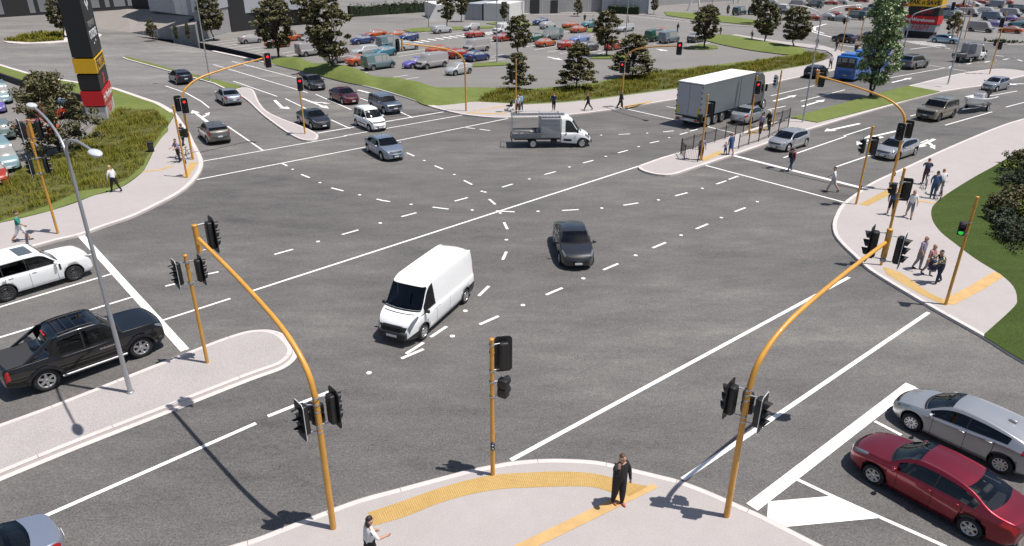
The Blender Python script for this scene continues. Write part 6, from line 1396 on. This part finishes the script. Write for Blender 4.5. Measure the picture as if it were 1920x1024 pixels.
FAR = [('van', (1466, 22), Fr, GRY, 'grey van at the left end of the far right car park'), ('sedan', (1471, 27), Br, CHA, 'charcoal saloon before the grey van at the left end'), ('van', (1492, 14), Br, GRY, 'grey van with pale windscreen beside the dark green van'), ('minivan', (1526, 15), Br, (.05, .085, .08), 'dark green van with pale rear in the far right car park'), ('coupe', (1558, 9), Br, RDD, 'red coupe behind the right lamp arm'), ('hatch', (1577, 8), Br, SLV, 'silver hatchback right of the red coupe'), ('coupe', (1524, 38), Br, RDD, 'red coupe left of the lamp fork'), ('hatch', (1548, 37), Br, SLV, 'silver hatchback peeping from behind the lamp fork'), ('hatch', (1563, 33), Br, RDD, 'red hatchback right of the lamp fork'), ('sedan', (1575, 40), Br, (.2, .235, .25), 'blue grey saloon before the dark green van'), ('minivan', (1603, 37), Br, (.05, .085, .085), 'dark green van left of the poplar'), ('coupe', (1599, 21), Br, ORG, 'orange coupe behind the dark green vans'), ('minivan', (1627, 30), Br, (.06, .09, .095), 'slate van right beside the poplar crown'), ('hatch', (1641, 15), Br, DBL, 'dark blue hatchback left of the poplar top'), ('minivan', (1668, 26), Br, (.07, .10, .11), 'slate van hidden by the poplar crown'), ('coupe', (1702, 13), Br, RDD, 'red coupe between poplar and sign tower'), ('hatch', (1703, 39), Br, DBL, 'dark blue hatchback left of the sign tower'), ('coupe', (1693, 51), Br, ORG, 'orange coupe left of the sign tower'), ('estate', (1694, 62), Br, WTE, 'pale estate low behind the sign tower'),
 ('estate', (1782, 22), Fr, DBL, 'navy estate right of the sign tower'), ('coupe', (1806, 15), Fr, RDD, 'red coupe behind the far yellow mast'), ('hatch', (1824, 12), Fr, WTE, 'white hatchback behind the red coupe'), ('coupe', (1837, 7), Fr, RDD, 'dark red coupe near the top right corner'), ('van', (1864, 15), Br, (.2, .21, .24), 'slate grey van in the top right rows'), ('hatch', (1885, 9), Br, RDD, 'red hatchback in the top right corner rows'), ('estate', (1842, 24), Br, SLV, 'silver estate below the slate grey van'), ('van', (1815, 31), Fr, GRY, 'grey van behind the two far yellow poles'), ('van', (1894, 32), Fr, GRY, 'pale grey van above the purple coupes'), ('minivan', (1908, 24), Fr, (.05, .075, .075), 'dark green van cut by the right edge'), ('coupe', (1896, 40), Fr, PUR, 'purple coupe behind the far right signal head'), ('van', (1861, 39), Fr, (.12, .16, .21), 'blue grey van left of the far right signal head'), ('coupe', (1865, 50), Fr, PUR, 'purple coupe behind the big grey van'), ('van', (1837, 60), Fr, GRY, 'large grey van closest to the hedge and far poles'), ('coupe', (1894, 62), Br, ORG, 'orange coupe closest to the far right yellow pole'), ('hatch', (1908, 51), Br, (.05, .2, .24), 'teal hatchback at the right edge'), ('coupe', (1914, 44), Br, RDD, 'red coupe at the right edge'), ('minivan', (1776, 38), Fr, (.05, .09, .09), 'dark green van behind the brown round tree'), ('sedan', (1790, 30), Br, SLV, 'silver saloon above the brown round tree'),
 ('hatch', (1445, 8), Br, SLV, 'silver hatchback in the top row left of centre'), ('sedan', (1505, 3), Br, GRY, 'grey saloon at the very top left of the row'), ('coupe', (1535, 2), Fr, RDD, 'red coupe at the top edge'), ('sedan', (1615, 4), Fr, RDD, 'dark red saloon at the top edge by the poplar'), ('hatch', (1600, 2), Br, SLV, 'silver hatchback at the top edge'), ('coupe', (1856, 2), Br, ORG, 'orange coupe at the top edge on the right')]
for k, p, a, c, lab in FAR: park(k, p, a, c, lab, g2)
g3 = 'cars parked in the left car park'
for k, p, a, c, lab in [('minivan', (4, 190), R(-52), (.24, .34, .37), 'pale blue van facing the grass at the left edge'), ('minivan', (8, 312), R(-48), (.22, .32, .34), 'pale blue green van with bonnet toward the tall grass'), ('estate', (5, 256), R(130), (.14, .19, .18), 'grey green estate seen from behind at the left edge'), ('estate', (70, 255), R(160), ORG, 'orange estate behind the lamp and the spreading tree'), ('coupe', (-8, 208), R(-50), PUR, 'purple car cut by the left edge'), ('hatch', (90, 222), R(165), RDD, 'red hatchback hidden behind the spreading tree'), ('hatch', (-10, 340), R(-48), RDD, 'red car nose at the left edge by the tall grass'), ('hatch', (118, 215), R(165), SLV, 'silver hatchback hidden behind the spreading tree')]: park(k, p, a, c, lab, g3)
# ------------------------------------------------------------------ people
SKIN = mat('skin', (.48, .27, .19), .55)
def cloth(n, c): return mat('cloth_'+n, c, .85, noise=.08, nscale=12)
CL = {'black': cloth('black', (.013, .012, .013)), 'white': cloth('white', (.68, .67, .66)), 'green': cloth('green', (.03, .25, .19)), 'navy': cloth('navy', (.018, .025, .065)), 'denim': cloth('denim', (.035, .065, .13)), 'grey': cloth('grey', (.20, .20, .215)), 'lilac': cloth('lilac', (.24, .22, .30)), 'red': cloth('red', (.17, .022, .03)), 'pink': cloth('pink', (.48, .24, .24)), 'khaki': cloth('khaki', (.23, .19, .13)), 'blue': cloth('blue', (.05, .10, .23)), 'brown': cloth('brown', (.10, .06, .05)), 'pale': cloth('pale', (.50, .48, .46)), 'sky': cloth('sky', (.20, .36, .55)), 'maroon': cloth('maroon', (.07, .02, .03))}
m_, nt_, b_ = principled('cloth_floral'); n_ = nt_.nodes.new('ShaderNodeTexVoronoi'); n_.inputs['Scale'].default_value = 11; tc_ = nt_.nodes.new('ShaderNodeTexCoord'); nt_.links.new(tc_.outputs['Object'], n_.inputs['Vector'])
cr_ = nt_.nodes.new('ShaderNodeValToRGB'); cr_.color_ramp.interpolation = 'CONSTANT'; cr_.color_ramp.elements[0].color = (.55, .5, .33, 1); cr_.color_ramp.elements[1].position = .4; cr_.color_ramp.elements[1].color = (.03, .03, .035, 1); nt_.links.new(n_.outputs['Distance'], cr_.inputs[0]); nt_.links.new(cr_.outputs[0], b_.inputs['Base Color']); b_.inputs['Roughness'].default_value = .9; CL['floral'] = m_
HAIR = {'dark': mat('hair_dark', (.02, .014, .011), .6), 'brown': mat('hair_brown', (.09, .05, .03), .6), 'blond': mat('hair_blond', (.50, .36, .14), .6), 'grey': mat('hair_grey', (.42, .38, .36), .6), 'bald': None, 'white': mat('head_cloth', (.75, .75, .74), .8), 'pinkish': mat('hair_fair', (.38, .22, .15), .6)}
SHOE = mat('shoe_dark', (.02, .018, .017), .6); EYE = mat('eye_dark', (.02, .015, .012), .3)
def gain(r): return 1.32 if r > .05 else (1.28 if r > .028 else 1.05)
def person(px, face, label, top='white', bot='black', hair='dark', H=1.75, stride=22, arms=((-15, 20), (15, 20)), sleeves=True, shorts=False, lean=4, robe=False, skirt=False, z=KH, legs=None, headturn=0, shoe=SHOE, dy=0, long_hair=False, group=None, seat=None, bag=None):
    f = H/1.75; V = []; Ed = []; Rd = []; Tg = []
    def add(p, r, parent=None, tagn='t'):
        V.append(Vector(p)*f); Rd.append(r*f); i = len(V)-1
        if parent is not None: Ed.append((parent, i)); Tg.append(tagn)
        return i
    L = R(lean); sx, cx = math.sin(L), math.cos(L); up = lambda h, y=0, x=0: (h*sx+x, y, .93+h*cx)
    wd = 1.22 if robe else 1.0
    pel = add(up(0), .118*wd); bel = add(up(.16), .118*wd, pel); che = add(up(.36), .128*wd, bel); nk = add(up(.535), .058, che, 'n'); hd0 = add(up(.60, 0, .01), .062, nk, 'n'); hd = add(up(.69, 0, .015), .088, hd0, 'n'); add(up(.775, 0, .01), .07, hd, 'n')
    ends = []
    for d, (sw, eb) in zip((1, -1), arms):
        s = Vector(up(.475, d*.17)); a = R(sw); e_ = R(eb); out = .10
        sh = add(s, .056*wd, che, 't'); el_p = s+Vector((.27*math.sin(a), d*out, -.27*math.cos(a))); el = add(el_p, .043*wd, sh, 'ua')
        ft = math.sin(a+e_), -math.cos(a+e_); wr_p = el_p+Vector((.24*ft[0], -d*.02, .24*ft[1])); wr = add(wr_p, .030*(1.25 if robe else 1), el, 'fa')
        dr = Vector((ft[0], 0, ft[1])); si = Vector((0, -d, 0)); nn = dr.cross(Vector((0, 1, 0))); pa = add(wr_p+dr*.075, .030, wr, 'h')
        for k in range(4):
            q = wr_p+dr*.10+nn*(.024*(k-1.5)); i1 = add(q, .0105, pa, 'h'); ln_ = (.045, .055, .052, .04)[k]; i2 = add(q+dr*ln_*.7+si*.012, .0095, i1, 'h'); add(q+dr*ln_*1.2+si*.035, .008, i2, 'h')
        i1 = add(wr_p+dr*.05-nn*.04, .012, pa, 'h'); add(wr_p+dr*.09-nn*.06+si*.01, .009, i1, 'h')
    lg = legs or ((stride, 6), (-stride*.9, 18)); lowest = 9
    for d, (th, kn) in zip((1, -1), lg):
        a, b = R(th), R(kn); hp = Vector((0, d*.092, .90)); hi_ = add(hp, .098*wd, pel, 'l'); kp = hp+Vector((.43*math.sin(a), d*.005, -.43*math.cos(a))); mid = add(hp.lerp(kp, .5), .082*(1.2 if robe else 1), hi_, 'l'); kn_ = add(kp, .060*(1.35 if robe else 1), mid, 'l')
        ap = kp+Vector((.42*math.sin(a-b), 0, -.42*math.cos(a-b))); cf = add(kp.lerp(ap, .35), .058*(1.3 if robe else 1), kn_, 's'); ak = add(ap, .037*(1.3 if robe else 1), cf, 's'); fa = a-b*.7
        he = add(ap+Vector((-.015, 0, -.05)), .036, ak, 'f'); ball = add(ap+Vector((.12*math.cos(fa*.4), 0, -.062+.1*math.sin(fa*.4)*.5)), .036, he, 'f'); add(ap+Vector((.19*math.cos(fa*.4), 0, -.07+.17*math.sin(fa*.4)*.4)), .026, ball, 'f')
        lowest = min(lowest, ap.z-.09)
    me = bpy.data.meshes.new('p'); me.from_pydata([v[:] for v in V], Ed, []); o = bpy.data.objects.new('person', me); COL.objects.link(o)
    sk = o.modifiers.new('s', 'SKIN'); sk.use_smooth_shade = True
    for i, sv in enumerate(me.skin_vertices[0].data): sv.radius = (Rd[i]*gain(Rd[i]/f), Rd[i]*gain(Rd[i]/f)); sv.use_root = (i == 0); sv.use_loose = False
    o.modifiers.new('u', 'SUBSURF').levels = 1
    bpy.context.view_layer.update(); r = bpy.data.meshes.new_from_object(o.evaluated_get(bpy.context.evaluated_depsgraph_get())); bpy.data.objects.remove(o)
    mats = [CL[top], CL[bot], SKIN, shoe, EYE]; r.materials.clear(); [r.materials.append(x) for x in mats]
    segs = [(V[a], V[b], t, (Rd[a]+Rd[b])/2) for (a, b), t in zip(Ed, Tg)]
    def mi(c):
        best, bt = 9, 't'
        for a, b, t, rr in segs:
            ab = b-a; k = max(0, min(1, (c-a).dot(ab)/max(ab.length_squared, 1e-9))); q = (c-(a+ab*k)).length-rr
            if q < best: best, bt = q, t
        if bt == 't': return 1 if c.z < .93*f and not robe else 0
        if bt == 'n': return 2 if c.z > (up(.49)[2])*f else 0
        if bt == 'ua': return 0
        if bt == 'fa': return 0 if sleeves else 2
        if bt == 'h': return 2
        if bt == 'l': return 1
        if bt == 's': return 2 if shorts else 1
        return 3
    for p in r.polygons: p.material_index = mi(p.center); p.use_smooth = True
    # face, ears joined into the same body mesh
    bm = bmesh.new(); bm.from_mesh(r); hb = MB(); hc = Vector(up(.70, 0, .02))*f; hb.ell(hc, (.098*f, .076*f, .118*f), 14, 10, 2); hb.ell(hc+Vector((.098, 0, -.012))*f, (.02*f, .013*f, .022*f), 6, 4, 2); hb.ell(hc+Vector((.088, 0, -.058))*f, (.012*f, .026*f, .008*f), 6, 4, 0 if top in ('pink', 'red') else 2)
    for d in (1, -1): hb.ell(hc+Vector((0, d*.078, -.01))*f, (.022*f, .012*f, .032*f), 6, 5, 2); hb.ell(hc+Vector((.084, d*.032, .016))*f, (.012*f, .012*f, .008*f), 6, 4, 4)
    hm = hb.mesh('h', mats); bm.from_mesh(hm)
    if robe or skirt:
        pass
    bm.to_mesh(r); bm.free(); bpy.data.meshes.remove(hm); r.transform(Matrix.Translation((0, 0, -lowest*f)))
    r.name = 'person'; o = bpy.data.objects.new('person', r); COL.objects.link(o); tag(o, label, 'person', group)
    g = G(px[0], px[1], z); o.location = g; o.rotation_euler.z = R(face); dzz = -lowest*f
    if hair != 'bald' and HAIR[hair]:
        m = MB(); c = hc+Vector((-.014*f, 0, .022*f+dzz)); m.ell(c, (.103*f, .086*f, .108*f), 12, 8)
        keep = []
        vs, fs = m.v, []
        for fc in m.f:
            q = sum((Vector(m.v[i]) for i in fc), Vector())/len(fc)-c
            if q.z > -.02*f or q.x < -.03*f: fs.append(fc)
        m.f = fs; m.m = [0]*len(fs); m.sm = [True]*len(fs)
        if long_hair or hair == 'white': m.ell(c+Vector((-.05, 0, -.12))*f, (.06*f, .085*f, .14*f), 10, 7)
        m.build('hair', HAIR[hair], o)
    if skirt:
        m = MB(); rows = [(.135*f, .98*f+dzz), (.17*f, .75*f+dzz), (.2*f, .50*f+dzz)]; m.lathe(rows, 14); m.build('skirt', CL[bot], o)
    if bag:
        m = MB(); m.rbox(Vector(up(.30, 0, -.21))*f+Vector((0, 0, dzz)), (.2*f, .3*f, .44*f), .06); m.build('backpack', CL[bag], o)
    return o
P_ = person
P_((1158, 944), -62, 'person in loose black clothes, hand raised to the mouth, on yellow tactile paving', 'black', 'black', 'brown', 1.80, 8, ((8, 12), (52, 128)), robe=True, legs=((6, 4), (-4, 6)), shoe=mat('red_shoe', (.40, .09, .05), .5), lean=3)
P_((698, 1066), 35, 'dark haired person in a white top and black skirt raising a hand, bottom edge', 'white', 'black', 'dark', 1.72, 6, ((12, 35), (20, 62)), sleeves=False, legs=((4, 4), (-3, 5)), long_hair=True, skirt=True)
P_((43, 452), 20, 'person in a green shirt and white shorts walking on the left footpath', 'green', 'white', 'dark', 1.74, 26, ((-22, 22), (24, 28)), sleeves=False, shorts=True)
P_((218, 360), 160, 'fair haired person in a white top and black trousers leaning forward beside the tall grass', 'white', 'black', 'blond', 1.80, 20, ((10, 10), (-6, 12)), lean=8)
P_((337, 304), -120, 'person in a lilac shirt standing with a bicycle on the left corner', 'lilac', 'black', 'dark', 1.75, 6, ((30, 40), (25, 45)), sleeves=False)
P_((345, 273), 70, 'person in black carrying a dark bag near the left mast', 'black', 'black', 'dark', 1.75, 8, ((5, 10), (-5, 10)), bag='black')
P_((1481, 321), 30, 'person in a red shirt with a backpack stepping over the right stop line', 'red', 'denim', 'brown', 1.74, 18, ((20, 95), (-14, 20)), z=.004, bag='black')
P_((1559, 360), 150, 'person all in white crossing the right road', 'white', 'pale', 'dark', 1.76, 24, ((-26, 20), (26, 26)), sleeves=False, shorts=True, z=.004)
P_((1747, 372), 60, 'person in a blue jacket and jeans standing beside the bicycle', 'blue', 'denim', 'dark', 1.80, 5, ((8, 10), (-2, 12)))
P_((1760, 364), 65, 'person in white riding the black bicycle by the lawn', 'white', 'pale', 'pinkish', 1.72, 10, ((52, 18), (50, 20)), sleeves=True, legs=((52, 60), (22, 40)), lean=20, z=KH+.12)
P_((1732, 345), 62, 'person in a navy shirt and maroon trousers riding the pale bicycle', 'navy', 'maroon', 'brown', 1.76, 10, ((48, 14), (48, 16)), sleeves=False, legs=((8, 14), (52, 62)), lean=18, z=KH+.05)
P_((1668, 403), -110, 'person in blue with a black bag and shorts behind the large black signal', 'denim', 'black', 'dark', 1.74, 14, ((14, 16), (-10, 14)), shorts=True, sleeves=False)
P_((1703, 408), -110, 'person in a white shirt and grey shorts right of the large black signal', 'white', 'grey', 'pinkish', 1.76, 20, ((18, 16), (-14, 14)), shorts=True, sleeves=False)
P_((1720, 505), -60, 'bald person in a grey lilac shirt holding the arm of the woman in pink', 'lilac', 'grey', 'bald', 1.80, 6, ((-8, 8), (10, 20)), sleeves=False)
P_((1737, 516), -60, 'person in a pink top and grey trousers close to the bald man', 'pink', 'grey', 'pinkish', 1.64, 10, ((6, 12), (-4, 12)), sleeves=False)
P_((1756, 531), 190, 'person in a floral shirt and dark trousers looking into a navy bag', 'floral', 'navy', 'dark', 1.76, 12, ((52, 20), (50, 24)), lean=14)
P_((1313, 300), -80, 'person in lilac and purple shorts behind the railing pole', 'lilac', 'navy', 'dark', 1.78, 5, ((10, 14), (-6, 12)), sleeves=False, shorts=True)
P_((1369, 290), 120, 'person in a blue dress holding the hand of a child on the island', 'blue', 'blue', 'pinkish', 1.70, 8, ((5, 8), (-4, 8)), sleeves=False, shorts=True, skirt=True)
P_((1359, 291), 110, 'small child in grey blue on the island', 'lilac', 'denim', 'pinkish', 1.05, 8, ((20, 30), (60, 20)), sleeves=False)
P_((1425, 250), 60, 'person in a lilac top and dark trousers on the island before the silver saloon', 'lilac', 'maroon', 'dark', 1.74, 5, ((14, 14), (-4, 12)), sleeves=False)
P_((1440, 244), 215, 'person in black with a white headscarf on the island', 'black', 'black', 'white', 1.72, 5, ((20, 30), (14, 30)), robe=True)
P_((1422, 160), 200, 'person in a dark lilac top showing above the lorry cab', 'lilac', 'black', 'dark', 1.78, 6)
P_((1038, 208), -100, 'person in a dark navy suit on the far footpath above the white cab', 'navy', 'black', 'dark', 1.76, 4, ((8, 60), (4, 12)))
P_((1102, 207), 175, 'person in black striding left on the far footpath', 'black', 'black', 'brown', 1.80, 27, ((-24, 14), (22, 20)))
P_((1163, 203), -20, 'person in a long black coat beside the far mast with red signals', 'black', 'black', 'dark', 1.80, 16, ((10, 12), (-8, 12)), robe=True)
P_((971, 212), -80, 'person in white and maroon beside the far pole', 'pale', 'maroon', 'grey', 1.68, 4); P_((977, 209), 100, 'person in a sky blue top right of the far pole', 'sky', 'navy', 'brown', 1.72, 4, sleeves=False)
for px, fc, lab, t, b, hr in [((1096, 42), 90, 'person in black at the back of the central car park', 'black', 'black', 'dark'), ((1112, 46), 90, 'person in a pale top and black trousers at the back of the car park', 'pale', 'black', 'dark'), ((1178, 48), 200, 'person in white by the far kerb near the twin headed lamp', 'white', 'pale', 'dark'), ((1270, 61), 20, 'person in black with an arm out above the blue grey van', 'black', 'black', 'dark'), ((1350, 68), 200, 'person in a black jacket and grey trousers on the bank path', 'black', 'grey', 'brown'), ((1409, 76), 200, 'person with a dark bag left of the bank tree', 'lilac', 'black', 'dark'), ((1531, 90), 190, 'person in grey walking below the lamp on the curved path', 'grey', 'grey', 'dark'), ((1567, 96), 20, 'person in dark brown on the curved path by the yellow pole', 'brown', 'brown', 'dark'), ((1556, 129), 90, 'person in a pale top and long black skirt behind the black coupe', 'pale', 'black', 'dark'), ((1603, 103), 90, 'person in black before the bus roof', 'black', 'black', 'pinkish')]:
    P_(px, fc, lab, t, b, hr, 1.75, 12, group='people on the far paths', z=.1)

# ------------------------------------------------------------------ bicycles, pushchairs
def bicycle(px, a, label, m0):
    e = empty('bicycle', G(px[0], px[1], KH), R(a)); tag(e, label, 'bicycle', 'bicycles on the right footpath')
    for x in (.52, -.52):
        m = MB(); n = 24; m.tube([(x+.335*math.cos(2*PI*i/n), 0, .345+.335*math.sin(2*PI*i/n)) for i in range(n+1)], .018, 6, cap=False); w = m.build('wheel', TYRE, e)
        m = MB(); m.tube([(x, -.04, .345), (x, .04, .345)], .025, 8)
        for i in range(10): m.tube([(x, 0, .345), (x+.33*math.cos(2*PI*i/10), 0, .345+.33*math.sin(2*PI*i/10))], .003, 3, cap=False)
        m.build('spokes', ALLOY, w)
    m = MB()
    for p, q in (((-.52, 0, .345), (-.12, 0, .30)), ((-.12, 0, .30), (-.28, 0, .88)), ((-.25, 0, .78), (.34, 0, .80)), ((-.12, 0, .30), (.37, 0, .68)), ((.34, 0, .92), (.52, 0, .345)), ((-.52, 0, .345), (-.25, 0, .78))): m.tube([p, q], .018, 6)
    m.build('frame', m0, e)
    m = MB(); m.tube([(.44, .28, 1.0), (.33, .1, 1.0), (.33, -.1, 1.0), (.44, -.28, 1.0)], .014, 6); m.tube([(.34, 0, .9), (.33, 0, 1.0)], .016, 6); m.build('handlebar', PLAST, e)
    m = MB(); m.ell((-.29, 0, .91), (.14, .07, .035), 10, 6); m.build('saddle', PLAST, e)
    m = MB(); m.tube([(-.12, -.12, .16), (-.12, -.1, .30), (-.12, .1, .30), (-.12, .12, .44)], .012, 5); m.build('pedals', PLAST, e)
bicycle((1762, 371), 62, 'black bicycle under the rider in white', mat('bike_black', (.02, .02, .02), .3)); bicycle((1735, 351), 62, 'pale framed bicycle under the rider in navy', mat('bike_pale', (.5, .5, .5), .3)); bicycle((347, 300), -110, 'dark bicycle held by the person in lilac on the left corner', mat('bike_black', (.02, .02, .02), .3))
def pushchair(px, a, label, col):
    e = empty('pushchair', G(px[0], px[1], KH), R(a)); tag(e, label, 'pushchair', 'pushchairs')
    m = MB(); m.rbox((0, 0, .50), (.55, .42, .12), .05); m.rbox((-.22, 0, .72), (.12, .42, .45), .05); m.build('seat', col, e)
    m = MB(); rows = [[(-.28+.34*math.sin(t), y, .80+.26*math.cos(t)) for t in (-1.3, -.6, 0, .6, 1.2)] for y in (-.22, .22)]; m.grid(rows); m.build('hood', col, e)
    m = MB(); [m.tube([(-.55, y, 1.0), (-.2, y, .5), (.35, y, .15)], .014, 5) for y in (-.2, .2)]; [m.tube([(.1, y, .5), (-.3, y, .15)], .014, 5) for y in (-.2, .2)]; m.tube([(-.55, -.2, 1.0), (-.55, .2, 1.0)], .016, 5); m.build('frame', ALLOY, e)
    for x in (.35, -.3):
        for y in (-.23, .23): m = MB(); m.lathe([(.06, -.02), (.11, -.015), (.11, .015), (.06, .02)], 14, 0, 'Y', (x, y, .11)); m.build('wheel', TYRE, e)
pf = G(1756, 531, KH); e = empty('shoulder_bag', (pf.x+.45*math.cos(R(190)), pf.y+.45*math.sin(R(190)), KH+.78), R(190)); tag(e, 'navy and grey bag held in front by the person in the floral shirt', 'bag')
m = MB(); m.rbox((0, 0, .18), (.26, .42, .34), .09); m.rbox((.02, 0, .40), (.2, .3, .16), .07); m.build('bag_body', CL['navy'], e); m = MB(); m.rbox((.03, 0, -.03), (.24, .36, .1), .04); m.build('bag_base', CL['grey'], e); m = MB(); m.tube(smooth_path([(0, .18, .35), (-.12, .1, .55), (-.12, -.1, .55), (0, -.18, .35)], 4), .015, 5); m.build('handle', CL['grey'], e)
pushchair((955, 208), 150, 'dark pushchair on the far footpath left of the pole', CL['black'])
# ------------------------------------------------------------------ light and view
SUN_AZ, SUN_EL = R(-14), R(70)
w = bpy.data.worlds.new('World'); SC.world = w; w.use_nodes = True; nt = w.node_tree; bg = nt.nodes['Background']
sky = nt.nodes.new('ShaderNodeTexSky'); sky.sky_type = 'NISHITA'; sky.sun_disc = False; sky.sun_elevation = SUN_EL; sky.sun_rotation = PI/2-SUN_AZ; sky.air_density = 1.0; sky.dust_density = 1.2; sky.ozone_density = 1.0
nt.links.new(sky.outputs[0], bg.inputs[0]); bg.inputs[1].default_value = .08
sl = bpy.data.lights.new('sun', 'SUN'); sl.energy = 4.7; sl.angle = R(.5); sl.color = (1, .955, .90)
so = bpy.data.objects.new('sun', sl); COL.objects.link(so); dv = Vector((math.cos(SUN_EL)*math.cos(SUN_AZ), math.cos(SUN_EL)*math.sin(SUN_AZ), math.sin(SUN_EL)))
so.rotation_euler = dv.to_track_quat('Z', 'Y').to_euler(); so.location = (30, -10, 60)
SC.view_settings.view_transform = 'Standard'; SC.view_settings.look = 'None'; SC.view_settings.exposure = 0.22; SC.view_settings.gamma = 1
SC.render.engine = 'CYCLES'; SC.cycles.max_bounces = 6; SC.cycles.use_denoising = True
